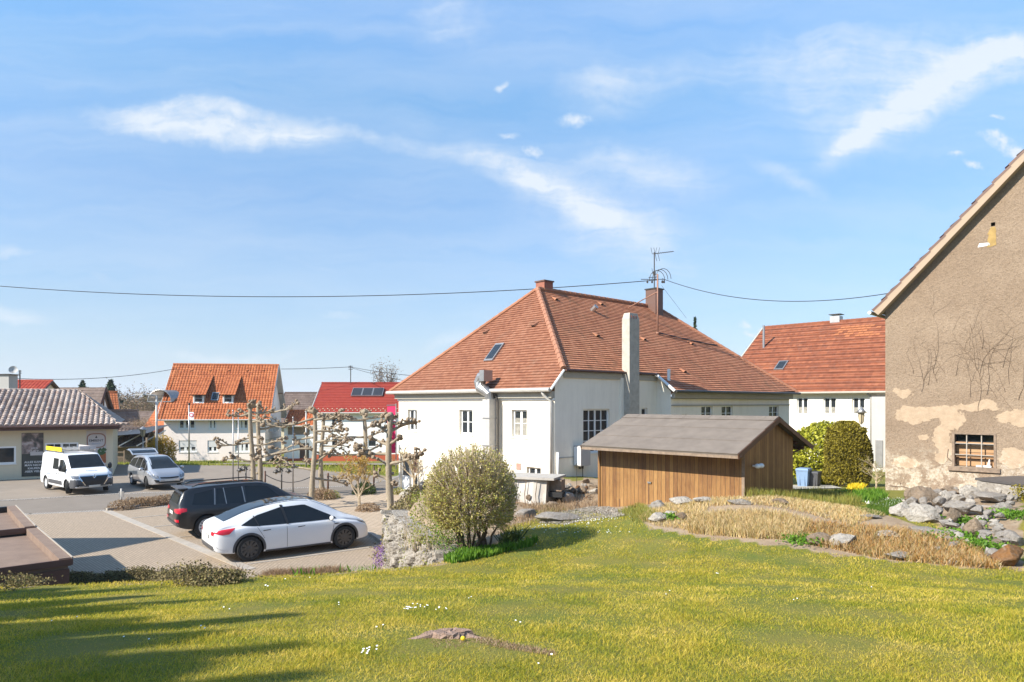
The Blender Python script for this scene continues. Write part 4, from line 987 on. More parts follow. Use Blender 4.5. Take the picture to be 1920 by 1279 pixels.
# right-hand white house with the patched red roof
d = Vector((.70,-.714)).normalized(); p0 = Vector((16.6,54.2)); T = Fr(p0, d)
wk = dict(cols=2, rows=1, fw=.08, curtain=.42, depth=.16)
ops = [R4(T,1494,1515,745,777)+[wk], R4(T,1544,1568,745,777)+[wk], R4(T,1598,1622,745,778)+[wk]]
for o in ops: pass
GH = gable('right_white_house', 'white house whose old red roof has bright orange replacement tiles, beside the rendered barn', p0, d, 12.9, 16, -.3, 5.55, 11.1, M['white'], M['roofright'], ops, ov=.45, vo=.3, amp=.001, h=.36, w=.24, seg=1, trim=M['cornice'], group=None)
t, X, T, TR, nf, uf, rf, ax, o0 = GH; axv = Vector(ax)
skylight(rf, ray_plane(1465,686,o0,nf), axv, uf, nf, .75, 1.25)
mb = MB(); mm = plain('new_orange_tile', (.46,.16,.06), .75, 0, .2, 4, 40, .3)
for r in range(5):
    for c in range(9):
        if rnd.random() < (.85 if 1 < c < 7 else .45):
            p = ray_plane(1606,624,o0,nf); vv = (p-o0).dot(uf); k = round(vv/.36)+r-2; uu = (p-o0).dot(axv)+(c-4)*.36+(.18 if k % 2 else 0)
            cc = o0+axv*uu+uf*(k*.36+.17); T4 = lambda x, y, z, cc=cc: cc+axv*x+uf*y+nf*z
            mb.face([T4(-.17,-.165,.058),T4(.17,-.165,.058),T4(.17,.168,.022),T4(-.17,.168,.022)], mm)
mb.build('replacement_tiles', rf)
chimney_on(rf, X(5.8,8.2,0), ax, .75, 10.6, 11.65, M['metal']); 
mb = MB(); p = Q(1432,655,57); mb.tube([p, p+Vector((0,0,2.0))], .1, M['metal'], 8); mb.build('flue_pipe', rf)
a = T.px(1633,800,.12)[0]; mb = MB(); mb.tube([T(a-.3,.4,5.35),T(a,.12,5.0),T(a,.12,.3)], .075, M['pipe'], 8); mb.build('downpipe', t, True)
mb = MB(); a2 = T.px(1639,800)[0]; mb.box(a2,a2+1.2,.003,.5,-.2,5.0,M['greywall'],T); mb.box(a2+.25,a2+.7,.502,.56,.3,2.1,M['metal'],T); mb.build('shaded_return', t)  # grey attached box; its colour stands for the shaded angled wall section

# rendered barn at the right edge
db = Vector((.715,-.70)).normalized(); p0 = Vector((12.78,23.35)); p0 = Vector(((1660-960)/F*23.4, 23.4)); T = Fr(p0, db)
def barn():
    t = thing('barn', 'tall old barn with rough brown render and a barred window at the right edge', 'barn', (p0.x,p0.y,1.4))
    Wb = 13.0; ze = T.px(1662,582)[1]; sl = 1.06; zr = ze+sl*Wb/2; Lb = 14
    def X(s, b, z): return Vector((p0.x+T.d.x*s-T.n.x*b, p0.y+T.d.y*s-T.n.y*b, z))
    sp_ = []
    for u, v, w, h in ((1693,735,20,9),(1712,778,34,17),(1752,772,44,13),(1782,788,22,20),(1768,830,14,42),(1828,764,44,9),(1842,758,16,9),(1908,783,32,15),(1700,868,26,12),(1905,858,26,20),(1733,820,9,8)):
        a_, z_ = T.px(u, v); sp_.append((a_, z_, w*.0170, h*.0170))
    M['barn'] = barnmat(T, (p0.x,p0.y,1.4), sp_)
    wd = R4(T,1785,1868.5,812,876); hole = R4(T,1858,1866,417,424)
    mb = MB(); wall(mb, T, 0, Wb, 0, ze, [wd], M['barn'], .30)
    # gable triangle in strips so that the small vent hole stays open
    zt0, zt1 = hole[2], hole[3]
    def gx(z): return (z-ze)/sl
    def strip(z0, z1, a0, a1, b0, b1): mb.face([T(a0,0,z0),T(b0,0,z0),T(b1,0,z1),T(a1,0,z1)], M['barn'], [(a0,z0),(b0,z0),(b1,z1),(a1,z1)])
    strip(ze, zt0, 0, gx(zt0), Wb, Wb-gx(zt0)); strip(zt0, zt1, gx(zt0), gx(zt1), hole[0], hole[0]); strip(zt0, zt1, hole[1], hole[1], Wb-gx(zt0), Wb-gx(zt1))
    strip(zt1, zr-.02, gx(zt1), Wb/2, Wb-gx(zt1), Wb/2)
    mb.box(hole[0],hole[1],-.35,-.30,zt0,zt1,M['black'],T)
    mb.face([X(0,Lb,0),X(0,0,0),X(0,0,ze),X(0,Lb,ze)], M['barn']); mb.face([X(Wb,0,0),X(Wb,Lb,0),X(Wb,Lb,ze),X(Wb,0,ze)], M['barn']); mb.face([X(Wb,Lb,0),X(0,Lb,0),X(0,Lb,ze),X(Wb/2,Lb,zr),X(Wb,Lb,ze)], M['barn'])
    mb.build('wall', t)
    # roof: thick tiled edge with a timber verge board
    mb = MB(); ov = .30; vo = .30; zl = ze-ov*sl+.30
    for sg in (0, 1):
        s = lambda a: a if not sg else Wb-a
        q = [X(s(-ov),-vo,zl),X(s(Wb/2),-vo,zr+.30),X(s(Wb/2),Lb+vo,zr+.30),X(s(-ov),Lb+vo,zl)]
        tiles(mb, q, q[0], (-T.n.x,-T.n.y,0), M['roofbarn'], .42, .07, .2, 0, 1, M['oldwood'], .05)
    rf = mb.build('roof', t)
    # stepped tile ends seen along the rake, board below them
    mb = MB(); L = math.hypot(Wb/2+ov, (Wb/2+ov)*sl); n = int(L/.62); ux, uz = 1/math.hypot(1,sl), sl/math.hypot(1,sl)
    P2 = lambda l, h_, nn: T(-ov+ux*l-uz*h_, nn, zl+uz*l+ux*h_)
    for i in range(n+1):
        a, b = i*.62, (i+1)*.62-.004
        c8 = [P2(a,-.02,vo+.012),P2(b,-.06,vo+.012),P2(b,.01,vo+.012),P2(a,.06,vo+.012)]; c9 = [P2(a,-.02,vo-.3),P2(b,-.06,vo-.3),P2(b,.01,vo-.3),P2(a,.06,vo-.3)]
        mb.face(c8, M['chimbrown']); mb.face([c8[3],c8[2],c9[2],c9[3]], M['roofbarn']); mb.face([c8[0],c8[3],c9[3],c9[0]], M['chimbrown'])
    mb.build('tile_edge', rf)
    mb = MB(); q = lambda h0, h1, n0, n1, mat: [mb.face([P2(0,h0,n1),P2(L,h0,n1),P2(L,h1,n1),P2(0,h1,n1)], mat), mb.face([P2(0,h0,n0),P2(0,h1,n0),P2(0,h1,n1),P2(0,h0,n1)], mat), mb.face([P2(0,h0,n0),P2(L,h0,n0),P2(L,h0,n1),P2(0,h0,n1)], mat)]
    q(-.22,-.025, 0, vo+.005, M['barnboard']); mb.build('verge_board', t)
    gutter(t, X(-ov-.1,-vo-.05,zl-.05), X(-ov-.1,Lb,zl-.05), .065, M['pipe'])
    # barred window in a wooden frame
    s0, s1, z0, z1 = wd; mb = MB(); fw = .07
    mb.box(s0,s0+fw,-.2,.02,z0,z1,M['oldwood'],T); mb.box(s1-fw,s1,-.2,.02,z0,z1,M['oldwood'],T); mb.box(s0+fw,s1-fw,-.2,.02,z1-.05,z1,M['oldwood'],T); mb.box(s0-.10,s1+.10,-.2,.07,z0-.14,z0-.003,M['oldwood'],T)
    f = mb.build('window', t)
    g = MB(); g.box(s0+fw,s1-fw,-.29,-.26,z0,z0+(z1-z0)*.66,M['pinewood'],T); g.build('board_panel', f)
    g = MB(); g.face([T(s0+fw,-.255,z0+(z1-z0)*.63),T(s1-fw,-.255,z0+(z1-z0)*.63),T(s1-fw,-.255,z1-.05),T(s0+fw,-.255,z1-.05)], M['glass']); g.build('pane', f)
    g = MB()
    for i in (1, 2): a = s0+(s1-s0)*i/3; g.box(a-.014,a+.014,-.05,-.02,z0,z1-.05,M['kerb'],T)
    for i in (1, 2): z = z0+(z1-z0)*(i/3+.02); g.box(s0+fw,s1-fw,-.048,-.022,z-.012,z+.012,M['kerb'],T)
    g.box(s0+fw,s1-fw,-.10,-.08,z0+.30,z0+.38,M['pinewood'],T); g.box(s0+fw,s1-fw,-.10,-.08,z0+.72,z0+.79,M['pinewood'],T); g.build('window_bars', f)
    g = MB(); g.box(s1-.55,s1-.15,-.15,-.08,z0+.01,z0+.06,M['white2'],T); g.tube([T(s1-.22,-.12,z0+.05),T(s1-.20,-.12,z0+.26)],[.05,.015],M['white2'],6); g.build('trowel', f)
    # bare creeper stems climbing over the render
    mb = MB()
    def vine(u, v, ang, ln, r, dep=0):
        a, z = T.px(u, v); pts = []; x = a
        for i in range(int(ln/.12)):
            pts.append(T(x, .012+.008*rnd.random(), z)); ang += rnd.uniform(-.32,.32)*.8; ang += (math.pi/2-ang)*.05
            x += .12*math.cos(ang); z += .12*math.sin(ang)
            if dep < 2 and rnd.random() < .17 and len(pts) > 1:
                st = (x, z, ang+rnd.choice((-1,1))*rnd.uniform(.4,1)); sub(st, ln*rnd.uniform(.25,.5), r*.6, dep+1)
        if len(pts) > 1: mb.tube(pts, [r*(1-.8*i/len(pts)) for i in range(len(pts))], M['darktwig'], 4, False)
    def sub(st, ln, r, dep):
        x, z, ang = st; pts = []
        for i in range(max(3, int(ln/.1))):
            pts.append(T(x, .012, z)); ang += rnd.uniform(-.35,.35); x += .1*math.cos(ang); z += .1*math.sin(ang)
            if dep < 3 and rnd.random() < .12: sub((x, z, ang+rnd.choice((-1,1))*.7), ln*.4, r*.6, dep+1)
        mb.tube(pts, [r*(1-.8*i/len(pts)) for i in range(len(pts))], M['darktwig'], 4, False)
    for u, v, ln in ((1733,720,2.0),(1728,735,1.6),(1740,722,1.2),(1757,718,1.6),(1834,770,3.4),(1838,700,2.0),(1850,740,2.6),(1868,745,2.2),(1885,735,2.4),(1893,720,2),(1905,700,1.6),(1862,690,1.8),(1772,700,1.1),(1792,705,1.0),(1713,700,.8),(1842,655,1.4),(1880,690,1.2),(1910,750,1.2),(1750,700,2.2),(1820,745,1.8),(1900,770,1.3)):
        vine(u, v, R(rnd.uniform(70,115)), ln*rnd.uniform(.8,1.1), .0055)
    mb.build('creeper_stems', t)
    mb = MB()   # cracks and lime-stained runs under the vent hole
    for k in range(3): mb.face([T(hole[0]-.10+.0*k,.004+.001*k,hole[2]-.25-.2*k),T(hole[1]+.03,.004+.001*k,hole[2]-.2-.2*k),T(hole[1],.004+.001*k,hole[2]-.02),T(hole[0],.004+.001*k,hole[2]-.02)], M['limestain'])
    mb.face([T(hole[0]-.35,.006,hole[2]-.60),T(hole[0]-.02,.006,hole[2]-.58),T(hole[0]-.05,.006,hole[2]-.50),T(hole[0]-.3,.006,hole[2]-.48)], M['white2'])
    for pl in (((1668,911),(1690,913),(1688,905)), ((1690,912),(1712,917),(1725,922)), ((1793,872),(1776,858),(1778,842))):
        pts = [T(*(T.px(u, v)[0], .006, T.px(u, v)[1])) for u, v in pl]; mb.tube(pts, .012, M['darktwig'], 4)
    mb.build('wall_marks', t)
M['barnboard'] = plaster('rendered_verge', (.38,.29,.21), (.25,.19,.14), .3, 40, .4); M['limestain'] = plain('lime_stain', (.42,.28,.10), .95, 0, .2, 6, 40, .2)
barn()

# wooden shed
def shed():
    e = Vector((.712,-.702)).normalized(); ie = Vector((-e.y, e.x)); c = Vector((6.24,18.33))
    p0 = c-e*4.875; T = Fr(p0, e); TR = Fr(c, ie); t = thing('wooden_shed', 'brown boarded wooden shed with a grey felt gable roof before the white hipped house', 'shed', (p0.x,p0.y,1.3))
    L, W = 4.875, 3.19; ze = 3.22; rise = .92; hw = 2.485; zw = ze+.75*rise/hw-.06
    def X(s, b, z): return Vector((p0.x+T.d.x*s-T.n.x*b, p0.y+T.d.y*s-T.n.y*b, z))
    mb = MB(); z0 = 1.0
    mb.face([T(0,0,z0),T(L,0,z0),T(L,0,zw),T(0,0,zw)], M['woodcedar'], [(0,z0),(L,z0),(L,zw),(0,zw)])
    ra = hw-.75; zt = ze+rise-.06; zb_ = zt-(W-ra)*rise/hw
    for X_, o in ((lambda b, z: X(L,b,z), 0), (lambda b, z: X(0,b,z), 1)):
        q = [(0,z0),(W,z0),(W,zb_),(ra,zt),(0,zw)]; mb.face([X_(*p) for p in q], M['woodcedar'], [(p[0]+7,p[1]) for p in q])
    mb.face([X(0,W,z0),X(L,W,z0),X(L,W,zb_),X(0,W,zb_)], M['woodcedar'], [(0,z0),(L,z0),(L,zb_),(0,zb_)]); mb.build('wall', t)
    mb = MB(); mb.box(-.02,.06,.001,.03,z0,zw,M['woodcedar'],T); mb.build('corner_post', t); mb = MB(); mb.box(L-.07,L+.012,.001,.02,z0,zw-.1,M['oldwood'],T)
    mb.build('corner_post', t)
    # sliding door outline in the front with its handle
    mb = MB(); a = T.px(1216,900)[0]; mb.box(a-.012,a+.012,.001,.008,z0,T.px(1216,905)[1],M['wooddark'],T); b = T.px(1162,940)[0]; mb.box(b-.012,b+.012,.001,.008,z0,T.px(1162,935)[1],M['wooddark'],T)
    h = T.px(1219,905); mb.box(h[0]-.07,h[0]+.05,.01,.04,h[1]-.02,h[1]+.03,M['metal'],T); mb.build('door_handle', t)
    # roof slabs, felt in overlapping courses
    mb = MB(); s0, s1 = -.11, L+.18; sl = rise/hw; ln = math.hypot(hw, rise); cs, sn = hw/ln, rise/ln; th = .05
    def fa(side, l, k): return ( -.75+cs*l-sn*k, ze+sn*l+cs*k) if side == 0 else (-.75+2*hw-cs*l+sn*k, ze+sn*l+cs*k)
    for side in (0, 1):
        mb2 = mb
        def bx(l0, l1, k0, k1, mat, a0=s0, a1=s1, k2=None):
            k2 = k1 if k2 is None else k2
            c8 = []
            for a in (a0, a1): c8 += [X(a,*fa(side,l0,k0)),X(a,*fa(side,l1,k0)),X(a,*fa(side,l1,k2)),X(a,*fa(side,l0,k1))]
            for q in ((0,1,2,3),(7,6,5,4),(0,4,5,1),(1,5,6,2),(2,6,7,3),(3,7,4,0)): mb.face([c8[i] for i in q], mat)
        bx(0, ln, 0, th, M['felt'])
        n = 3; cw = ln/n*.97
        for i in range(n): bx(-.01+i*cw, (i+1)*cw+.06, th+.001, th+.016+.0*i, M['felt'], s0-.01, s1+.01, th+.004)
        bx(ln-.30, ln+.01, th+.017, th+.028, M['felt'], s0-.015, s1+.015)
        for i in range(6): a = s0+(s1-s0)*(i+.5)/6; bx(ln-.30, ln, th+.029, th+.033, M['felt'], a, a+.10)
    rf = mb.build('roof', t)
    mb = MB()
    mb.box(s0,s1,.69,.75,ze-.075,ze+.03,M['oldwood'],T)
    for a in (s0-.02, s1+.012):
        for side in (0,1):
            c8 = [X(a,*fa(side,-.02,-.09)),X(a,*fa(side,ln,-.09)),X(a,*fa(side,ln,.05)),X(a,*fa(side,-.02,.05))]; d8 = [p+Vector((T.d.x,T.d.y,0))*.025 for p in c8]
            mb.face(c8, M['wooddark']); mb.face(d8, M['wooddark']); mb.face([c8[0],d8[0],d8[1],c8[1]], M['wooddark']); mb.face([c8[3],c8[2],d8[2],d8[3]], M['wooddark']); mb.face([c8[0],c8[3],d8[3],d8[0]], M['wooddark'])
    mb.build('fascia_board', rf)
    mb = MB()
    for b in (.4, 1.3, ra, 2.6, 3.5, 4.0): 
        zz = ze+(b+.75)*sl-.16 if b < ra else ze+(2*hw-(b+.75))*sl-.16
        if b > W: mb.box(-.3, L, -b-.04, -b+.04, zz, zz+.1, M['wooddark'], T)
    mb.tube([X(L-.1,W,zb_-.5),X(L-.1,W+1.1,zb_-.35)], .03, M['wooddark'], 4)
    mb.build('rafter', rf)
    # twin spotlight on the gable wall
    mb = MB(); pa = TR.px(1413,873); 
    for k in (-.09, .12):
        mb.tube([TR(pa[0]+k,.02,pa[1]),TR(pa[0]+k,.10,pa[1]-.01)], .03, M['white2'], 8); mb.blob(TR(pa[0]+k,.16,pa[1]), .085, M['white2'], 2, 0, (1,1,.8))
    mb.build('spotlight', t, True)
shed()
# ------------------------------------------------------------------ flat garage roofs at the lower left
def garage(label, u0, v0, v1, zt):
    """tray roof with rims; px of the right edge near and far"""
    a = P(u0[0], v0, zt).xy; b = P(u0[1], v1, zt).xy; e = (b-a); L = e.length; e.normalize(); n = Vector((-e.y, e.x)); W = 7
    T = lambda x, y, z: (a.x+e.x*x+n.x*y, a.y+e.y*x+n.y*y, z)
    W = 5.5
    t = thing('flat_roof_garage', label, 'garage', (a.x, a.y, 0))
    mb = MB(); mb.box(.0, L, 0.0, W, -.05, zt-.22, M['chimbrown'], T); mb.build('wall', t)
    mb = MB(); mb.box(.02, L-.02, .02, W, zt-.218, zt-.16, M['rustroof'], T); mb.build('roof', t)
    mb = MB(); mb.box(-.02, L, -.03, .17, zt-.159, zt, M['rustroof'], T); mb.box(L-.16, L-.002, .172, W, zt-.157, zt-.003, M['black'], T); mb.box(-.02, .10, .172, W, zt-.158, zt-.10, M['rustroof'], T); mb.build('roof_rim', t)
    mb = MB(); mb.box(-.05, L+.0, -.055, -.031, zt-.12, zt+.015, M['kerb'], T); mb.box(-.06,-.021,-.05,W,zt-.14,zt-.02,M['chimbrown'],T); mb.build('flashing_and_front_shade', t)  # dark brown front strip puts the shade on the front face into colour
M['rustroof'] = plain('brown_bitumen_roof', (.24,.17,.125), .9, 0, .18, 2.5, 60, .6, .01, col2=(.15,.10,.075))
garage('nearer of the two low garages with brown tray roofs at the lower left edge', (130,63), 1045, 987, 1.62)
garage('farther of the two low garages with brown tray roofs at the left edge', (62,26), 986, 948, 1.66)

# ------------------------------------------------------------------ houses far behind
gable('red_tiled_house', 'house behind the shop with a glossy red pantile roof at the left edge', (-55.2,59.2), (.97,.24), 11.6, 9, -2, 4.6, 6.6, M['cream'], M['roofredfar'], ov=.4, amp=.04, h=.4, trim=M['chimbrown'])
o = thing('grey_chimney_block', 'grey rendered chimney block with a white dish at the left edge of the picture', 'chimney', (-45.2,61,3))
mb = MB(); mb.box(-46.1,-44.6,60.5,61.6,3,7.05,M['greywall']); mb.box(-46.2,-44.5,60.4,61.7,7.051,7.15,M['darkmetal']); mb.build('stack', o)
dish(o, Vector((-44.2,60.5,7.5)), (.5,-1,.3), .33); antenna(o, (-43.9,60.9,5.6), 1.9, M['darkmetal'], .05, 2, 'mast', .3)
# timber framed gable facing us
def framed():
    p0 = Vector((-46.9,76)); d = Vector((.10,.995)).normalized(); T = Fr(p0, d); W = 4.0; t = thing('half_timbered_house', 'narrow half timbered gable of white panels and dark beams behind the shop roof', 'house', (p0.x,p0.y,-3))
    ze, zr = 1.6, 6.1; X = lambda s, b, z: T(s, -b, z)
    mb = MB(); mb.face([T(0,0,-3),T(W,0,-3),T(W,0,ze),T(W/2,0,zr),T(0,0,ze)], M['palewall']); mb.face([X(W,0,-3),X(W,5,-3),X(W,5,ze),X(W,0,ze)], M['palewall']); mb.face([X(0,5,-3),X(0,0,-3),X(0,0,ze),X(0,5,ze)], M['palewall']); mb.face([X(W,5,-3),X(0,5,-3),X(0,5,ze),X(W/2,5,zr),X(W,5,ze)], M['palewall']); mb.build('wall', t)
    mb = MB(); tw = lambda a, b: mb.tube([T(a[0],.03,a[1]),T(b[0],.03,b[1])], .11, M['wooddark'], 4)
    tw((0,ze),(W,ze)); tw((.7,2.9),(W-.7,2.9)); tw((W/2,ze),(W/2,zr-.3)); tw((.2,ze),(W/2,zr-.4)); tw((W-.2,ze),(W/2,zr-.4)); tw((1.2,ze),(1.2,2.9)); tw((W-1.2,ze),(W-1.2,2.9)); tw((0,.2),(W,.2)); tw((W/2,0),(W/2,1.5)); mb.build('timber_frame', t)
    mb = MB()
    for s in (-1, 1):
        q = [T(W/2,.35,zr+.25),T(W/2+s*(W/2+.5),.35,ze-.7),T(W/2+s*(W/2+.5),-5.5,ze-.7),T(W/2,-5.5,zr+.25)]; tiles(mb, q, q[1], (-T.n.x,-T.n.y,0), M['roofbrown'], .4, .03, .3, 0, 1, M['wooddark'])
    rf = mb.build('roof', t); mb = MB()
    for s in (-1, 1): mb.tube([T(W/2,.38,zr+.2),T(W/2+s*(W/2+.5),.38,ze-.75)], .13, M['woodbrown'], 4)
    mb.build('verge_board', rf)
framed()
gable('orange_gable_house', 'small house with an orange red roof slope and grey gable behind the half timbered one', (-51.6,86), (.8,.6), 1.6, 5.0, -4, 3.2, 5.9, M['greywall'], M['rooforange'], ov=.4, amp=.03, h=.4, trim=M['oldwood'])
gable('weathered_boarded_house', 'dim boarded gable house between the shop and the street lamp', (-44.8,76), (.75,.66), 3.0, 5.0, -3, 1.0, 3.6, M['oldwood'], M['roofbrown'], ov=.4, amp=0, h=.4, trim=M['oldwood'])
gable('low_tiled_outbuilding', 'low outbuilding with a ribbed brown roof right behind the corner of the shop', (-34.9,59.5), (.96,.28), 2.4, 3.6, -.9, 1.0, 2.2, M['oldwood'], M['roofbrown'], ov=.5, amp=.04, h=.28, trim=M['oldwood'], cat='outbuilding')
gable('long_brown_roof_barn', 'long low barn with a plain brown roof in front of the bare woodland', (-52.5,92), (.99,-.1), 6, 8, -5, .2, 3.2, M['oldwood'], M['roofbrown'], ov=.4, amp=0, h=.4, trim=M['oldwood'], cat='barn')
gable('orange_side_house', 'orange roofed house half hidden by the tall lamp pole left of the pink house', (-45.2,84), (.8,-.6), 4.5, 5, -4, 1.4, 5.2, M['cream'], M['rooforange'], ov=.5, amp=.03, h=.34, trim=M['oldwood'])
gable('brown_roof_house', 'house with a brown roof seen between the pink house and the red roofed house', (-31.5,92), (1,.02), 6.0, 8, -4, 1.8, 5.9, M['cream'], M['roofbrown'], ov=.4, amp=.0, h=.36, trim=M['wooddark'])
gable('annex', 'narrow annex with a small orange tiled roof and brown shutters beside the pink house', (-24.9,74.6), (1,.05), 3.1, 5, -2.0, 2.2, 3.6, M['palewall'], M['rooforange'], [(.3,2.8,1.0,2.0,dict(cols=1,glass=M['oldwood'],fw=.08)),(1.6,2.7,-1.7,.2,dict(cols=1,glass=M['woodbrown'],fw=.05,sill=False))], ov=.4, vo=.1, amp=.05, h=.34, trim=M['pipe'], plinth=(.5, M['redplinth']), cat='annex')
# offscreen neighbours that cast the shadows in front of the shop and over the parking lot
gable('neighbour_house', 'gabled house just outside the left of the picture beyond the garages', (-25.37,9.35), (.79,.61), 9, 8.0, 0, 2.4, 7.4, M['cream'], M['roofbrown'], ov=.05, vo=.02, amp=0, h=.4)

# glass barrel canopy, balcony and pergola left of the pink house
o = thing('barrel_canopy', 'curved glass barrel canopy above a white balcony left of the pink house', 'canopy', (-38.5,73,-1.7))
mb = MB(); n = 10; r = 1.25
for i in range(n):
    a0, a1 = math.pi*i/n, math.pi*(i+1)/n
    mb.face([(-38.4+r*(1-math.cos(a0))-.0,72,4.7+r*math.sin(a0)),(-38.4+r*(1-math.cos(a1)),72,4.7+r*math.sin(a1)),(-38.4+r*(1-math.cos(a1))+2,74.6,4.7+r*math.sin(a1)),(-38.4+r*(1-math.cos(a0))+2,74.6,4.7+r*math.sin(a0))], M['canopyglass'] if 'canopyglass' in M else M['metal'])
mb.build('glass_vault', o)
mb = MB(); arc = lambda x, y: [(x+r*(1-math.cos(math.pi*i/n)), y, 4.7+r*math.sin(math.pi*i/n)) for i in range(n+1)]
mb.tube(arc(-38.4,71.98), .06, M['metal'], 6); mb.tube(arc(-36.4,74.62), .06, M['metal'], 6); mb.tube([(-38.4,71.98,4.7),(-35.9,71.98,4.7)], .06, M['metal'], 6); mb.tube([(-38.4,71.98,4.7),(-36.4,74.6,4.7)], .06, M['metal'], 6); mb.build('canopy_frame', o)
mb = MB(); mb.box(-39.2,-36.4,72,73.4,.0,.18,M['oldwood']); 
for i in range(12): mb.box(-39.2+i*.24,-39.05+i*.24,71.9,71.94,.1,1.25,M['pipe'])
mb.box(-39.2,-36.4,71.88,71.96,1.251,1.33,M['metal']); mb.box(-39.0,-38.85,72.2,72.35,-1.7,-.002,M['metal']); mb.build('balcony', o)
o = thing('carport', 'low dark carport with pale slanting roof beams behind the silver car', 'carport', (-36,60,-.7))
mb = MB(); mb.face([(-36.8,58.5,1.55),(-31.2,58.5,2.0),(-31.2,62.5,2.6),(-36.8,62.5,2.1)], M['darkmetal'])
for i in range(4): mb.tube([(-36.6+i*1.5,58.4,.9),(-35.2+i*1.5,60.5,2.15)], .06, M['pipe'], 4)
mb.build('roof', o); mb = MB()
mb.box(-37,-31.5,61.5,61.7,-.9,1.2,M['wooddark']); mb.box(-35,-33.4,60.8,61.3,-.9,.8,M['greywall'])
mb.build('back_wall', o); mb = MB()
for x in (-36.7,-34.4,-31.4): mb.box(x,x+.14,58.5,58.64,-.8,1.6,M['oldwood'])
mb.build('post', o)
o = thing('garden_fence', 'short wooden rail fence under the outbuilding behind the parked silver car', 'fence', (-35,55,-.35)); mb = MB()
for x in np.arange(-36.5,-31,1.3): mb.box(x,x+.08,55,55.08,-.6,.75,M['oldwood'])
mb.build('post', o); mb = MB(); mb.tube([(-36.5,55.05,.6),(-31.3,55.05,.6)], .035, M['oldwood'], 5); mb.tube([(-36.5,55.05,.2),(-31.3,55.05,.2)], .035, M['oldwood'], 5); mb.build('rail', o)

# ------------------------------------------------------------------ street furniture
def lamp(label, u, v0, v1, D=None, name='street_lamp', hood=.34):
    p = P(u, v1, 0) if D is None else Q(u, v1, D); zt = CH-(v0-HZ)*p.y/F; t = thing(name, label, 'street lamp', p)
    mb = MB(); mb.tube([p, (p.x,p.y,p.z+1.0),(p.x,p.y,p.z+1.05),(p.x,p.y,zt-.75)], [.07,.06,.042,.035], M['pipe'], 8); mb.build('pole', t, True)
    mb = MB(); mb.lathe(p, [(.0,zt-p.z+.05),(.04,zt-p.z),(hood*.5,zt-p.z-.1),(hood,zt-p.z-.24),(hood*.9,zt-p.z-.25),(.02,zt-p.z-.12)], M['metal'], 16); mb.build('lamp_hood', t, True)
    mb = MB(); mb.lathe(p, [(hood*.62,zt-p.z-.24),(hood*.42,zt-p.z-.70),(.05,zt-p.z-.76)], M['lampglass'], 6)
    mb.build('lamp_glass', t); mb = MB()
    for i in range(6):
        a = math.pi*i/3; mb.tube([(p.x+hood*.63*math.cos(a),p.y+hood*.63*math.sin(a),zt-.24),(p.x+hood*.43*math.cos(a),p.y+hood*.43*math.sin(a),zt-.70)], .012, M['darkmetal'], 4)
    mb.build('lamp_frame', t)
lamp('old style street lamp with a wide hood beside the shop corner, behind the silver car', 268, 800, 862, 51)
lamp('slim garden lamp with a pointed hood between the dome hedge and the white wall', 1615, 764, 905, 31.5, 'garden_lamp', .24)
def multi(label, u, v0, v1):
    p = P(u, v1); zt = CH-(v0-HZ)*p.y/F; t = thing('cluster_lamp', label, 'lamp', p, 0, 'short three armed lamps by the plane trees')
    mb = MB(); mb.tube([p,(p.x,p.y,zt)], .035, M['darkmetal'], 8)
    mb.build('pole', t, True)
    for a in (0, 2.1, 4.2):
        q = Vector((p.x+.34*math.cos(a), p.y+.34*math.sin(a), zt-.1)); mb = MB()
        mb.tube([(p.x,p.y,zt-.12),(p.x+.17*math.cos(a),p.y+.17*math.sin(a),zt+.05),q], .02, M['darkmetal'], 6); mb.lathe(q, [(.0,.06),(.06,.02),(.17,-.1),(.16,-.11),(.02,0)], M['darkmetal'], 12); lo = mb.build('lamp_arm', t, True)
        mb = MB(); mb.blob(q+Vector((0,0,-.13)), .065, M['lampglass'], 2, 0); mb.build('bulb_globe', lo, True)
multi('left one of the two short three armed lamps, just left of the first plane trees', 461, 874, 930)
multi('right one of the two short three armed lamps, between the first and middle plane trees', 528, 877, 930)
def pole(label, u, v0, v1, r, mat, name='flagpole', cat='flagpole', D=None, group=None):
    p = P(u, v1) if D is None else Q(u, v1, D); zt = CH-(v0-HZ)*p.y/F; mb = MB(); mb.tube([p,(p.x,p.y,zt)], [r, r*.7], mat, 8); mb.lathe((p.x,p.y,zt), [(0,.08),(r*1.3,.04),(r*1.3,0),(0,-.01)], mat, 8)
    return single(mb, name, label, cat, group, True, tuple(p))
pole('slim grey flagpole left of the plane trees, left one of a close pair', 437, 771, 925, .035, M['metal'], group='flagpoles by the plane trees')
pole('slim grey flagpole left of the plane trees, right one of a close pair', 447, 776, 928, .035, M['metal'], group='flagpoles by the plane trees')
pole('slim slightly rusty flagpole in front of the annex wall', 549.5, 784, 934, .035, M['metal'], group='flagpoles by the plane trees')
pole('thick grey pole standing on the verge in front of the annex', 574, 772, 876, .075, M['pipe'], 'steel_post', 'post')
pole('grey pole just behind the middle plane tree trunk', 603, 790, 890, .06, M['pipe'], 'steel_post', 'post')
o = thing('sign_post', 'tall post with a small round white and red sign in front of the pink house', 'sign', P(354,863,-.0))
p = Q(354.5,864,56); o.location = p; mb = MB(); mb.tube([p,(p.x,p.y,p.z+4.6)], .06, M['metal'], 8); mb.tube([(p.x,p.y,p.z+4.6),(p.x,p.y,p.z+4.75)], .08, M['darkmetal'], 8); mb.build('pole', o, True)
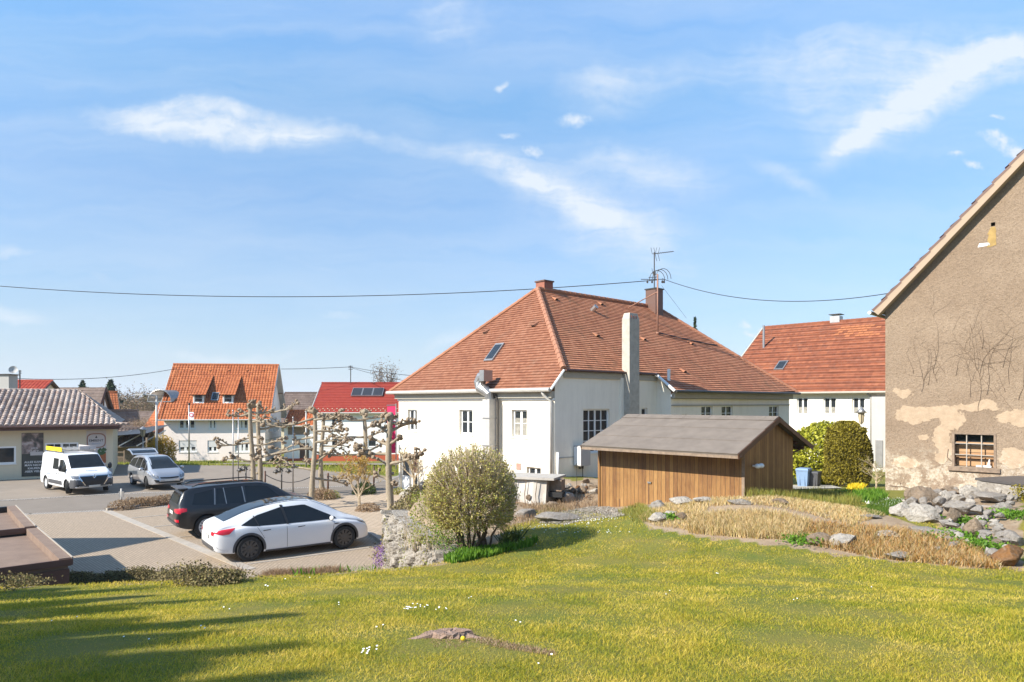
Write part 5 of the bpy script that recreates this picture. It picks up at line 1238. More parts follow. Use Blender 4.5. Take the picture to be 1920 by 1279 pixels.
mb = MB(); mb.box(p.x+.05,p.x+.40,p.y-.04,p.y-.01,p.z+3.35,p.z+4.0,M['white2']); mb.lathe(None,[(0,0),(.17,0),(.17,.02),(0,.02)],M['pink'],16,lambda x,y,z:(p.x+.22+x,p.y-.042-z,p.z+3.75+y)); mb.lathe(None,[(0,.021),(.11,.021),(.11,.03),(0,.03)],M['white2'],16,lambda x,y,z:(p.x+.22+x,p.y-.042-z,p.z+3.75+y)); mb.build('sign_plate', o)
p = Q(293.5,880,50); o = thing('tall_light_pole', 'tall pale concrete light pole left of the pink house', 'pole', p); mb = MB(); mb.tube([p,(p.x,p.y,CH-(742-HZ)*50/F)], [.10,.065], M['pipe'], 10); mb.build('pole', o, True)
mb = MB(); q = Vector((p.x,p.y,CH-(742-HZ)*50/F)); mb.tube([q,q+Vector((-.3,-.2,.05)),q+Vector((-.9,-.4,.08))], .05, M['pipe'], 6); mb.box(q.x-1.3,q.x-.7,q.y-.55,q.y-.25,q.z+.03,q.z+.14,M['pipe']); mb.build('lamp_head', o)
# little traffic sign post by the parking lot, seen from the back
p = P(227.5,950); o = thing('small_sign_post', 'short grey post with a small plate at the end of the shrub strip', 'sign', p); mb = MB(); mb.tube([p,(p.x,p.y,.80)], .035, M['pipe'], 8); mb.build('post', o, True)
mb = MB(); mb.box(p.x-.10,p.x+.12,p.y-.03,p.y+.0,.42,.68,M['metal']); mb.build('sign_plate', o)
# magenta banner with a crown
p = Q(736,925,36.2); o = thing('banner', 'tall magenta banner with a white crown at the left corner of the hipped house', 'banner', (p.x,p.y,0)); 
T = Fr((Q(725,800,36.4).x,36.4),(.98,-.1)); mb = MB(); z1 = CH+(HZ-760)*36.4/F; w = (745-727)*36.4/F
mb.tube([T(w,.0,z1-3.4),T(w,.0,z1+.1)], .03, M['metal'], 6); mb.tube([T(0,0,z1),T(w,0,z1+.02)], .02, M['metal'], 6); mb.build('pole', o)
mb = MB(); n = 14
for i in range(n):
    za, zb_ = z1-.05-2.5*i/n, z1-.05-2.5*(i+1)/n; f = lambda z: .05*math.sin(z*2.3)
    mb.face([T(.03,f(za),za),T(w-.03,f(za)*.4,za),T(w-.03,f(zb_)*.4,zb_),T(.03+.05*i/n,f(zb_),zb_)], M['pink'])
cl = mb.build('cloth', o)
mb = MB(); zc0 = z1-.62; cx = w/2+.02
for n1 in (.075, ):
    mb.face([T(cx-.17,n1,zc0-.10),T(cx+.17,n1,zc0-.10),T(cx+.22,n1,zc0+.12),T(cx+.10,n1,zc0+.03),T(cx,n1,zc0+.17),T(cx-.10,n1,zc0+.03),T(cx-.22,n1,zc0+.12)], M['white2'])
mb.face([T(cx-.24,.075,zc0-.22),T(cx+.24,.075,zc0-.22),T(cx+.2,.075,zc0-.14),T(cx-.2,.075,zc0-.14)], M['white2'])
mb.build('crown_emblem', cl)

# chain posts along the plaza
posts = [(497,922),(615,927),(701,911)]; pp = []
for k, (u, v) in enumerate(posts):
    p = P(u, v); pp.append(p); mb = MB(); mb.tube([p,(p.x,p.y,1.02)], .05, M['wooddark'], 8); mb.lathe((p.x,p.y,1.02), [(.055,0),(.055,.03),(0,.07)], M['wooddark'], 8)
    single(mb, 'chain_post', ['dark chain post at the left end beside the first plane trees','middle dark chain post right of the middle plane trees','dark chain post farthest right, left of the small fruit tree'][k], 'post', 'dark posts carrying a chain', True, tuple(p))
def sag(a, b, s, n=16): return [Vector(a).lerp(Vector(b), i/n)-Vector((0,0,4*s*(i/n)*(1-i/n))) for i in range(n+1)]
tr = P(587,948)
for a, b, lab in ((pp[0]+Vector((0,0,.9)), Vector((P(587,925).x,P(587,925).y,.9)), 'sagging dark chain left of the middle plane trees'), (pp[1]+Vector((0,0,.95)), Vector((P(680,915).x,P(680,915).y,.9)), 'sagging dark chain right of the middle plane trees')):
    mb = MB(); mb.tube(sag(a, b, .38), .022, M['darkmetal'], 5); single(mb, 'barrier_chain', lab, 'chain', 'chains between the posts')
# overhead cables
def cable(label, pts, s, r, name='overhead_cable'):
    mb = MB()
    for (a, b), q in zip(zip(pts[:-1], pts[1:]), s): mb.tube(sag(a, b, q, 40), r, M['black'], 5)
    return single(mb, name, label, 'cable')
MHX = MH[1]; hp = ray_plane(1233, 627, MHX(MH[12],0,MH[11]), MH[5])
ptop = Vector((hp.x, hp.y, CH-(514-HZ)*hp.y/F))
o = thing('roof_pole', 'rusty service pole standing on the hipped roof with insulators and cables', 'pole', hp)
mb = MB(); mb.tube([hp-Vector((0,0,.1)), ptop], [.05,.045], M['rust'], 8); mb.tube([hp+Vector((0,0,.01)), hp+Vector((0,0,.12))], .1, M['rust'], 8); mb.build('pole', o, True)
mb = MB(); k = hp.y/F
mb.tube([ptop+Vector((0,0,-.15)), ptop+Vector((-.5,-.1,-.2))], .02, M['darkmetal'], 5); mb.tube([ptop+Vector((-.9,0,-.28)), ptop+Vector((.35,0,-.28))], .02, M['darkmetal'], 5)
for x in (-.55,-.3,.25,.35): mb.lathe((ptop.x+x,ptop.y,ptop.z-.5), [(0,0),(.05,.03),(.05,.12),(0,.2)], M['darkmetal'], 8)
for a in range(3):
    pts = [ptop+Vector((-.45+.28*a*.6,0,-.35+.05*a))+Vector((.42*(1-math.cos(t_))*1.0,0,.55*math.sin(t_))) for t_ in np.linspace(0,math.pi,10)]; mb.tube(pts, .016, M['darkmetal'], 4)
mb.build('insulators', o)
st = ray_plane(1178,577,MHX(MH[12],0,MH[11]), MH[5]); mb = MB(); mb.tube([ptop+Vector((0,0,-.95)), st], .03, M['rust'], 6); mb.build('brace', o)
mb = MB(); st2 = ray_plane(1345,650,MHX(MH[12],0,MH[11]), MH[5]); mb.tube(sag(hp+Vector((.1,0,.08)), st2+Vector((0,0,.06)), .02), .03, M['darkmetal'], 5); mb.tube([ptop+Vector((.2,0,-.6)), ray_plane(1278,600,MHX(MH[12],0,MH[11]), MH[5])+Vector((.3,0,.1))], .008, M['darkmetal'], 4); mb.build('cable', o)
ct = MHX(6.45,13.55,11.3); o = thing('tv_antenna', 'tall thin television aerial on the big brown roof chimney', 'antenna', ct)
mb = MB(); zt = CH-(473-HZ)*ct.y/F; mb.tube([ct,(ct.x,ct.y,zt)], .035, M['darkmetal'], 6)
mb.tube([(ct.x-.1,ct.y,zt-.1),(ct.x+1.15,ct.y,zt+.05)], .02, M['darkmetal'], 5)
for i in range(9): x = ct.x+.1+i*.12; mb.tube([(x,ct.y-.2,zt-.08+.015*i),(x,ct.y+.2,zt-.08+.015*i)], .012, M['darkmetal'], 4)
for s in (-1,1):
    for x in (.05,.22): mb.tube([(ct.x+x,ct.y,zt-.1),(ct.x+x+.12,ct.y+.1,zt-.1+s*.4)], .012, M['darkmetal'], 4); mb.tube([(ct.x-x+.1,ct.y,zt-.1),(ct.x-x+.02,ct.y,zt+.28)], .012, M['darkmetal'], 4)
mb.tube([(ct.x-.08,ct.y,zt-1.3),(ct.x-.14,ct.y,zt-.95)], .012, M['darkmetal'], 4); mb.box(ct.x-.07,ct.x+.07,ct.y-.06,ct.y+.06,zt-1.35,zt-1.15,M['darkmetal'])
mb.build('aerial', o)
q0 = ptop+Vector((-.05,0,-.32))
cable('long overhead cable crossing the sky from the left edge to the hipped roof pole', [Q(-220,515,44), q0], [1.15], .022)
cable('overhead cable from the hipped roof pole to the barn roof', [q0+Vector((.3,0,.08)), Q(1690,546,26)], [.75], .016)
cable('thin cable from the grey chimney block to the pink house', [Q(17,709,61), Q(331,691,75)], [.5], .028)
cable('thin cable from the pink house to the mast of the red roofed house', [Q(527,692,75), Q(657,688,78)], [.05], .028)
cable('thin cable falling from the mast of the red roofed house towards the hipped roof', [Q(657,688,78), Q(790,706,60)], [.1], .026)
cable('lower thin cable from the same mast down behind the red ridge', [Q(657,689,78), Q(765,715,66)], [.1], .022)

# wheelie bins
def bin_(label, u, v, hh, mat, lid, rz, s=1):
    D = 30.0; p = Q(u, v, D); p.z = CH-(v-HZ)*D/F; t = thing('wheelie_bin', label, 'wheelie bin', p, R(rz)); s *= hh/1.07
    def ring(w, d, z): return [(-w*s,-d*s,z*s),(w*s,-d*s,z*s),(w*s,d*s,z*s),(-w*s,d*s,z*s)]
    mb = MB(); r = [ring(.21,.25,.04), ring(.26,.32,.55), ring(.285,.36,.93), ring(.30,.375,.935), ring(.30,.375,.98)]
    for a, b in zip(r[:-1], r[1:]):
        for i in range(4): mb.face([a[i],a[(i+1)%4],b[(i+1)%4],b[i]], mat)
    mb.face(r[0][::-1], mat); mb.face(r[-1], mat)
    for x in (-.12,.12): mb.box(x*s-.012,x*s+.012,-.345*s,-.30*s,.25*s,.85*s,mat)
    mb.build('body', t, local=True)
    mb = MB(); l = [ring(.31,.39,.982), ring(.31,.39,1.01), ring(.27,.34,1.07)]
    for a, b in zip(l[:-1], l[1:]):
        for i in range(4): mb.face([a[i],a[(i+1)%4],b[(i+1)%4],b[i]], lid)
    mb.face(l[-1], lid); mb.box(-.28*s,.28*s,.38*s,.46*s,.99*s,1.03*s,lid); mb.build('lid', t, local=True)
    for x in (-.25,.25):
        mb = MB(); mb.lathe(None, [(0,-.03),(.10,-.03),(.10,.03),(0,.03)], M['tyre'], 14, lambda a, b, c, x=x: (x*s+c, .26*s+a, .10*s+b)); mb.build('wheel', t, local=True)
bin_('light blue wheelie bin beside the shed gable', 1507, 917, .92, M['bluebin'], M['bluebin'], -38)
bin_('dark grey wheelie bin right of the blue one in front of the hedge', 1527, 918, .80, M['greyplastic'], M['greyplastic'], -40)
mb = MB(); a = [Q(1486,912,31.5),Q(1560,912,31.5),Q(1580,925,28),Q(1486,928,27)]; mb.face([(p.x,p.y,h1(p.x,p.y)+.05) for p in a], M['concrete']); struct(mb, 'path')
# ------------------------------------------------------------------ vehicles
def cr(p0, p1, p2, p3, t):
    return .5*((2*p1)+(-p0+p2)*t+(2*p0-5*p1+4*p2-p3)*t*t+(-p0+3*p1-3*p2+p3)*t**3)
def spline(a, m):
    a = np.array(a, float); n = len(a); o = []
    for i in range(n-1):
        p0, p1, p2, p3 = a[max(i-1,0)], a[i], a[i+1], a[min(i+2,n-1)]
        for k in range(m): o.append(cr(p0,p1,p2,p3,k/m))
    o.append(a[-1]); return np.array(o)
class Car:
    def __init__(s, name, label, pos, heading, st, paint, wb, r, ww, tw, cat='car', boxy=False, arch=.06):
        s.t = thing(name, label, cat, (pos[0],pos[1],.012), math.atan2(heading[1], heading[0])); s.wb, s.r, s.tw = wb, r, tw
        rings = []
        for x, zb, zs, zt, w, wt in st:
            zt = max(zt, zs+.01); g = zt-zs
            k = min(1, g/.35)
            q = [(0,zb),(.6*w,zb),(.93*w,zb+.02),(.985*w,zb+.12*(zs-zb)),(w,zb+.42*(zs-zb)),(w*.995,zb+.74*(zs-zb)),(w*.965,zb+.95*(zs-zb)),
                 (w*.93*(k)+wt*1.15*(1-k) if not boxy else w*.955,zs+.02*k), ((w*.93*.66+(wt+.02)*.34),zs+g*.36),((w*.93*.3+(wt+.02)*.7),zs+g*.68),(wt,zs+g*.90),(wt*.86,zs+g*.985),(wt*.45,zs+g*1.0),(0,zt)]
            rings.append([(x,a,b) for a, b in q])
        rings = spline(np.array(rings), 5); rings = np.stack([spline(rr, 3) for rr in rings])
        n, m, _ = rings.shape; V = []; Fc = []
        full = np.concatenate([rings, (rings*np.array([1,-1,1]))[:, ::-1][:,1:-1]], 1); k = full.shape[1]
        V = full.reshape(-1,3); 
        for i in range(n-1):
            for j in range(k): Fc.append((i*k+j, (i+1)*k+j, (i+1)*k+(j+1)%k, i*k+(j+1)%k))
        Fc.append(tuple(range(k))); Fc.append(tuple((n-1)*k+j for j in range(k))[::-1])
        me = bpy.data.meshes.new('body'); me.from_pydata([tuple(v) for v in V], [], Fc); me.materials.append(paint); me.materials.append(M['black'])
        bm = bmesh.new(); bm.from_mesh(me); bmesh.ops.recalc_face_normals(bm, faces=bm.faces)
        if bm.calc_volume() < 0: bmesh.ops.reverse_faces(bm, faces=bm.faces)
        for f in bm.faces: f.smooth = True
        s.bvh = BVHTree.FromBMesh(bm); bm.to_mesh(me); bm.free()
        o = bpy.data.objects.new('body', me); COL.objects.link(o)
        # wheel wells
        cb = MB(); 
        for wx in (-wb/2, wb/2):
            for sg in (-1, 1):
                R_ = r+arch; pts = [(wx, sg*(tw-.34), r), (wx, sg*(tw+.4), r)]
                cb.tube(pts if sg > 0 else pts, R_, M['black'], 36)
        co = cb.build('cut', None); cm = co.data; b2 = bmesh.new(); b2.from_mesh(cm); bmesh.ops.recalc_face_normals(b2, faces=b2.faces); b2.to_mesh(cm); b2.free()
        md = o.modifiers.new('b', 'BOOLEAN'); md.object = co; md.operation = 'DIFFERENCE'; md.solver = 'EXACT'
        try: md.material_mode = 'TRANSFER'
        except Exception: pass
        dg = bpy.context.evaluated_depsgraph_get(); me2 = bpy.data.meshes.new_from_object(o.evaluated_get(dg)); 
        o.modifiers.clear(); bpy.data.objects.remove(co)
        if len(me2.polygons) > 100: o.data = me2
        me2.name = 'body'; o.parent = s.t; s.body = o
        try: o.data.set_sharp_from_angle(angle=R(38))
        except Exception: pass
    def hit(s, a, b, ax):
        if ax in ('R', 'L'):
            sg = -1 if ax == 'R' else 1; r = s.bvh.ray_cast(Vector((a, sg*3, b)), Vector((0,-sg,0)))
        elif ax == 'T': r = s.bvh.ray_cast(Vector((a, b, 4)), Vector((0,0,-1)))
        else:
            sg = 1 if ax == 'F' else -1; r = s.bvh.ray_cast(Vector((sg*5, a, b)), Vector((-sg,0,0)))
        return (r[0], r[1]) if r[0] is not None else (None, None)
    def grid(s, rows, ax, mat, name, off=.006, par=None):
        """rows: list of lists of 2-D points in the plane seen along ax"""
        mb = MB(); R3 = []
        for row in rows:
            q = []
            for a, b in row:
                h, n = s.hit(a, b, ax)
                if h is None: q.append(None); continue
                q.append(h+n*off)
            R3.append(q)
        for i in range(len(R3)-1):
            for j in range(len(R3[i])-1):
                f = [R3[i][j],R3[i+1][j],R3[i+1][j+1],R3[i][j+1]]
                if any(p is None for p in f): continue
                if max((f[k]-f[(k+2)%4]).length for k in (0,1)) > .6: continue
                mb.face(f, mat)
        if not mb.f: return None
        o = mb.build(name, par or s.t, True, local=True); return o
    def strip(s, lo, hi, ax, mat, name, nx=14, ny=6, off=.006, par=None):
        """area between two polylines given as [(a,b),...]"""
        def samp(pl, t):
            pl = np.array(pl, float); d = np.r_[0, np.cumsum(np.linalg.norm(np.diff(pl, axis=0), axis=1))]; x = t*d[-1]
            return (np.interp(x, d, pl[:,0]), np.interp(x, d, pl[:,1]))
        rows = []
        for i in range(nx+1):
            a = samp(lo, i/nx); b = samp(hi, i/nx); rows.append([(a[0]+(b[0]-a[0])*j/ny, a[1]+(b[1]-a[1])*j/ny) for j in range(ny+1)])
        return s.grid(rows, ax, mat, name, off, par)
    def both(s, lo, hi, mat, name, **k):
        return [s.strip(lo, hi, 'R', mat, name, **k), s.strip(lo, hi, 'L', mat, name, **k)]
    def archring(s, wx, r0, r1, ax, mat, a0=-8, a1=188, name='arch_trim'):
        rows = []
        for i in range(25):
            a = R(a0+(a1-a0)*i/24); rows.append([(wx+math.cos(a)*(r0+(r1-r0)*j/3), s.r+math.sin(a)*(r0+(r1-r0)*j/3)) for j in range(4)])
        return s.grid(rows, ax, mat, name, .008)
    def wheel(s, x, sg, spokes, mat, rim, steer=0, hub=None, sw=.5):
        w = .115; e = Matrix.Rotation(steer, 3, 'Z'); c = Vector((x, sg*(s.tw-w), s.r))
        T = lambda a, b, z: c+e@Vector((a, sg*z, b))
        r = s.r; mb = MB(); mb.lathe(None, [(rim,-w),(r*.93,-w),(r,-w*.75),(r,w*.75),(r*.94,w),(rim+.01,w*1.0),(rim,w*.9),(rim,-w)], M['tyre'], 36, T, False)
        o = mb.build('wheel', s.t, True, local=True, angle=40)
        mb = MB(); mb.lathe(None, [(rim,w*.92),(rim-.018,w*.93),(rim-.03,w*.4),(.0,w*.25)], M['black'], 36, T, False); mb.lathe(None, [(rim+.004,w*.93),(rim-.02,w*.97),(rim-.024,w*.8)], mat, 36, T, False)
        for k in range(spokes):
            a = 2*math.pi*k/spokes; ca, sa = math.cos(a), math.sin(a); f = lambda rr, tt: T(ca*rr-sa*tt, sa*rr+ca*tt, 0)
            def q(rr, tt, z): return T(ca*rr-sa*tt, sa*rr+ca*tt, z)
            h0, h1 = rim*sw*.24, rim*sw*.36
            mb.face([q(.05,-h0,w*.8),q(rim-.01,-h1,w*.92),q(rim-.01,h1,w*.92),q(.05,h0,w*.8)], mat)
            mb.face([q(.05,-h0,w*.8),q(.05,-h0,w*.5),q(rim-.01,-h1,w*.5),q(rim-.01,-h1,w*.92)], mat); mb.face([q(.05,h0,w*.5),q(.05,h0,w*.8),q(rim-.01,h1,w*.92),q(rim-.01,h1,w*.5)], mat)
        mb.lathe(None, [(.075,w*.5),(.075,w*.84),(.05,w*.9),(0,w*.9)], hub or mat, 16, T, False); mb.build('rim', o, True, local=True, angle=35)
    def mirror(s, x, y, z, mat, sz=1):
        for sg in (-1, 1):
            mb = MB(); mb.tube([(x,sg*(y-.10),z-.05),(x,sg*(y+.05),z-.01)], .025, M['black'], 6); mb.blob((x,sg*(y+.12),z+.02), .11*sz, mat, 2, .0, (.55,1.05,.72)); mb.build('wing_mirror', s.t, True, local=True)

# ---- white car
hd = Vector((.805,.593)).normalized(); lf = Vector((-hd.y, hd.x))
p = Vector((-6.475,20.68))+lf*.86
st = [(-2.40,.42,.74,.86,.66,.50),(-2.36,.34,.86,1.02,.78,.60),(-2.22,.28,.93,1.11,.87,.64),(-1.95,.24,.97,1.20,.92,.62),(-1.55,.22,.98,1.36,.955,.58),(-1.1,.20,.97,1.49,.96,.57),(-.5,.19,.955,1.59,.955,.575),
      (.0,.19,.945,1.615,.95,.575),(.5,.19,.935,1.57,.95,.57),(.95,.19,.925,1.40,.955,.585),(1.3,.19,.915,1.20,.96,.63),(1.55,.20,.89,1.06,.96,.70),(1.9,.22,.82,.95,.93,.68),(2.15,.24,.72,.84,.87,.62),(2.30,.26,.60,.72,.76,.54),(2.36,.32,.48,.58,.62,.42)]
c = Car('white_hatchback', 'white fastback car with black wheels and a dark glass roof, nearest on the lot', p, hd, st, M['carwhite'], 2.89, .355, .24, .955)
c.both([(-1.66,1.03),(-1.3,.985),(-.6,.97),(.4,.96),(1.20,.965)], [(-1.62,1.06),(-1.2,1.27),(-.5,1.44),(.25,1.46),(1.16,1.02)], M['carglass'], 'side_window', nx=30)
for x in (-.42, -.36): pass
for sg in ('R','L'):
    c.strip([(-.36,.95),(-.29,.95)], [(-.50,1.50),(-.42,1.50)], sg, M['black'], 'pillar', 2, 8, .012); c.strip([(-1.18,.97),(-1.15,.97)], [(-1.30,1.26),(-1.27,1.26)], sg, M['black'], 'pillar', 2, 8, .012)
    for xs_ in ([(.0-.36,.28),(-.36,.94)], [(-1.02,.62),(-1.22,.96)], [(.98,.30),(1.12,.90)]): c.strip([(xs_[0][0]-.006,xs_[0][1]),(xs_[1][0]-.006,xs_[1][1])], [(xs_[0][0]+.006,xs_[0][1]),(xs_[1][0]+.006,xs_[1][1])], sg, M['greyplastic'], 'door_gap', 8, 1, .003)
    for x in (-.95, .08): c.strip([(x-.11,.83),(x+.11,.845)], [(x-.11,.852),(x+.11,.862)], sg, M['black'], 'door_handle', 4, 1, .010)
    c.strip([(1.12,.80),(1.30,.815)], [(1.12,.83),(1.22,.84)], sg, M['black'], 'side_repeater', 4, 2, .010)
    for wx in (-1.445,1.445): c.archring(wx, .40, .465, sg, M['greyplastic'])
    c.strip([(-.98,.185),(0,.18),(.98,.185)], [(-1.0,.275),(0,.27),(1.0,.275)], sg, M['greyplastic'], 'sill_trim', 14, 2, .012)
    sy = -1 if sg == 'R' else 1
    c.strip([(-2.36,.86),(-2.18,.82),(-2.0,.83)], [(-2.36,.90),(-2.18,.95),(-1.82,.985)], sg, M['redlamp'], 'tail_lamp', 8, 4, .010)
    c.strip([(sy*.72,.78),(sy*.55,.80)], [(sy*.74,.92),(sy*.50,.88)], 'B', M['redlamp'], 'tail_lamp', 6, 3, .010)
    c.strip([(1.92,.80),(2.24,.70)], [(1.92,.83),(2.20,.77)], sg, M['clearlamp'], 'headlamp', 6, 2, .010)
c.strip([(-2.08,-.56),(-1.5,-.53),(-.6,-.54),(.3,-.54),(.40,-.54)], [(-2.08,.56),(-1.5,.53),(-.6,.54),(.3,.54),(.40,.54)], 'T', M['carglass'], 'glass_roof', 40, 12)
c.strip([(.46,-.54),(1.0,-.60),(1.36,-.60)], [(.46,.54),(1.0,.60),(1.36,.60)], 'T', M['carglass'], 'windscreen', 16, 12)
c.strip([(-.9,.36),(.9,.36)], [(-.8,.50),(.8,.50)], 'B', M['greyplastic'], 'rear_bumper_trim', 14, 3, .008)
c.strip([(-.27,.66),(.27,.66)], [(-.27,.77),(.27,.77)], 'B', M['black'], 'plate_holder', 4, 2, .010); c.strip([(-.25,.67),(.25,.67)], [(-.25,.765),(.25,.765)], 'B', M['plate'], 'number_plate', 4, 2, .016)
for x in (-1.445,1.445):
    for sg in (-1,1): c.wheel(x, sg, 10, M['rimdark'], .245)
c.mirror(.98,.93,1.0,M['carwhite'])
# ---- black estate suv
p = Vector((-10.37,23.2))+hd*1.49+lf*.90
st = [(-2.42,.50,.80,.90,.80,.66),(-2.36,.42,.98,1.16,.90,.74),(-2.22,.36,1.08,1.52,.95,.68),(-2.05,.32,1.09,1.66,.975,.665),(-1.6,.28,1.08,1.71,.99,.66),(-.9,.26,1.06,1.745,.995,.66),(0,.26,1.05,1.75,.99,.66),(.5,.26,1.05,1.71,.99,.65),
      (.9,.26,1.05,1.56,.99,.66),(1.25,.26,1.05,1.34,.99,.70),(1.5,.27,1.04,1.20,.99,.76),(1.9,.28,1.00,1.13,.97,.74),(2.2,.30,.92,1.06,.93,.70),(2.38,.34,.76,.94,.84,.62),(2.45,.42,.62,.72,.70,.5)]
c = Car('black_suv', 'black estate style sport utility car parked behind the white fastback', p, hd, st, M['carblack'], 2.975, .385, .27, .985)
for sg in ('R','L'):
    c.strip([(-1.95,1.16),(-1.28,1.12)], [(-1.85,1.50),(-1.28,1.60)], sg, M['carglass'], 'side_window', 8, 6)
    c.strip([(-1.20,1.12),(-.28,1.10)], [(-1.14,1.61),(-.34,1.65)], sg, M['carglass'], 'side_window', 8, 6); c.strip([(-.18,1.10),(1.10,1.08)], [(-.20,1.65),(.55,1.60),(1.02,1.18)], sg, M['carglass'], 'side_window', 14, 6)
    for a, b in ((-1.24,-1.20),(-.86,-.92),(-.24,-.30)): c.strip([(a-.014,1.10),(a+.014,1.10)], [(b-.014,1.63),(b+.014,1.63)], sg, M['metal'], 'window_trim', 1, 8, .014)
    for x in (-.95,.2): c.strip([(x-.12,.93),(x+.12,.94)], [(x-.12,.965),(x+.12,.972)], sg, M['carblack'], 'door_handle', 4, 2, .02)
    for x0, x1 in ((-.26,-.26),(.98,1.1)): c.strip([(x0-.006,.35),(x1-.006,1.06)], [(x0+.006,.35),(x1+.006,1.06)], sg, M['greyplastic'], 'door_gap', 8, 1, .003)
    sy = -1 if sg == 'R' else 1
    c.strip([(sy*.92,.88),(sy*.42,.92)], [(sy*.92,1.06),(sy*.42,1.00)], 'B', M['redlamp'], 'tail_lamp', 10, 4, .012); c.strip([(-2.40,.90),(-2.12,.95)], [(-2.40,1.04),(-2.12,1.05)], sg, M['redlamp'], 'tail_lamp', 6, 3, .012)
    c.strip([(sy*.90,.60),(sy*.55,.60)], [(sy*.90,.69),(sy*.55,.68)], 'B', M['redlamp'], 'rear_reflector', 6, 2, .012)
    mb = MB(); mb.tube([(-1.9,sy*.60,1.73),(-1.7,sy*.60,1.79),(.2,sy*.60,1.82),(.45,sy*.60,1.76)], .022, M['black'], 6); mb.build('roof_rail', c.t, True, local=True)
c.strip([(-.62,1.18),(.62,1.18)], [(-.56,1.50),(.56,1.50)], 'B', M['rearglass'] if 'rearglass' in M else M['carglass'], 'rear_window', 12, 6, .012)
c.strip([(.55,-.60),(1.0,-.64),(1.40,-.68)], [(.55,.60),(1.0,.64),(1.40,.68)], 'T', M['carglass'], 'windscreen', 12, 12)
c.strip([(-1.5,-.4),(.2,-.42)], [(-1.5,.4),(.2,.42)], 'T', M['carglass'], 'roof_glass', 12, 8)
c.strip([(-.26,.80),(.26,.80)], [(-.26,.91),(.26,.91)], 'B', M['plate'], 'number_plate', 4, 2, .016); c.strip([(-.9,.44),(.9,.44)], [(-.88,.56),(.88,.56)], 'B', M['greyplastic'], 'rear_bumper_trim', 14, 3, .012)
mb = MB(); mb.box(-2.34,-2.02,-.60,.60,1.655,1.69,M['greyplastic']); mb.build('spoiler', c.t, local=True)
for x in (-1.487,1.487):
    for sg in (-1,1): c.wheel(x, sg, 14, M['rimlight'], .27, sw=.35)
c.mirror(1.0,.98,1.12,M['carblack'],1.1)
# ---- silver minivan with the tailgate up
h2 = Vector((.69,-.73)).normalized(); l2 = Vector((-h2.y,h2.x)); p = Vector((-20.3,37.25))+l2*.82
st = [(-2.28,.46,.80,.90,.78,.60),(-2.22,.38,.98,1.18,.86,.66),(-2.08,.32,1.04,1.50,.90,.60),(-1.8,.28,1.03,1.60,.91,.58),(-1.2,.25,1.01,1.66,.91,.57),(-.4,.24,.98,1.68,.905,.57),(.2,.24,.96,1.655,.905,.57),(.7,.24,.95,1.52,.905,.585),(1.1,.24,.94,1.32,.905,.62),
      (1.5,.24,.93,1.12,.905,.67),(1.85,.25,.86,.98,.88,.62),(2.1,.26,.74,.86,.80,.55),(2.26,.30,.60,.70,.66,.45),(2.32,.36,.48,.56,.5,.36)]
c = Car('silver_minivan', 'silver people carrier with its tailgate raised, between the shop and the pink house', p, h2, st, M['carsilver'], 2.76, .325, .2, .90)
for sg in ('R','L'):
    c.strip([(-2.02,1.10),(-.95,1.03)], [(-1.86,1.45),(-.95,1.54)], sg, M['carglass'], 'side_window', 10, 6); c.strip([(-.88,1.03),(.0,.99)], [(-.86,1.55),(-.05,1.57)], sg, M['carglass'], 'side_window', 8, 6)
    c.strip([(.08,.99),(.86,.97)], [(.03,1.56),(.62,1.42)], sg, M['carglass'], 'side_window', 8, 6); c.strip([(.93,.97),(1.32,.97)], [(.72,1.36),(1.26,1.04)], sg, M['carglass'], 'side_window', 6, 5)
    for x in (-.9,.04,1.0): c.strip([(x-.006,.32),(x-.006,.98)], [(x+.006,.32),(x+.006,.98)], sg, M['greyplastic'], 'door_gap', 8, 1, .003)
    c.strip([(-.98,.24),(.95,.24)], [(-.98,.36),(.95,.34)], sg, M['greyplastic'], 'sill_trim', 10, 2, .008)
    sy = -1 if sg == 'R' else 1
    c.strip([(1.72,.74),(2.16,.62)], [(1.66,.86),(2.10,.76)], sg, M['clearlamp'], 'headlamp', 8, 4, .010); c.strip([(sy*.78,.62),(sy*.50,.60)], [(sy*.80,.80),(sy*.52,.74)], 'F', M['clearlamp'], 'headlamp', 6, 4, .010)
    c.strip([(sy*.66,.40),(sy*.48,.40)], [(sy*.74,.55),(sy*.52,.52)], 'F', M['black'], 'fog_lamp_recess', 5, 3, .010)
c.strip([(.36,-.54),(1.0,-.60),(1.62,-.66)], [(.36,.54),(1.0,.60),(1.62,.66)], 'T', M['carglass'], 'windscreen', 16, 12)
c.strip([(-.44,.60),(0,.57),(.44,.60)], [(-.46,.67),(0,.65),(.46,.67)], 'F', M['black'], 'grille', 10, 3, .012); c.strip([(-.56,.36),(.56,.36)], [(-.44,.44),(.44,.44)], 'F', M['black'], 'lower_grille', 10, 3, .012)
c.strip([(-.26,.455),(.26,.455)], [(-.26,.545),(.26,.545)], 'F', M['plate'], 'number_plate', 4, 2, .016)
mb = MB(); rows = []
for i in range(7):
    t_ = i/6; x = -1.98-.95*t_; z = 1.62+.26*math.sin(t_*1.6); rows.append((x, z))
for a, b, k in zip(rows[:-1], rows[1:], range(6)):
    w0 = .62+.03*k; mb.face([(a[0],-w0,a[1]),(b[0],-w0,b[1]),(b[0],w0,b[1]),(a[0],w0,a[1])], M['carglass'] if 0 < k < 4 else M['carsilver'])
    mb.face([(a[0],-w0,a[1]-.03),(a[0],w0,a[1]-.03),(b[0],w0,b[1]-.03),(b[0],-w0,b[1]-.03)], M['black'])
for s_ in (-1,1): mb.tube([(r_[0],s_*.66,r_[1]) for r_ in rows], .035, M['carsilver'], 6)
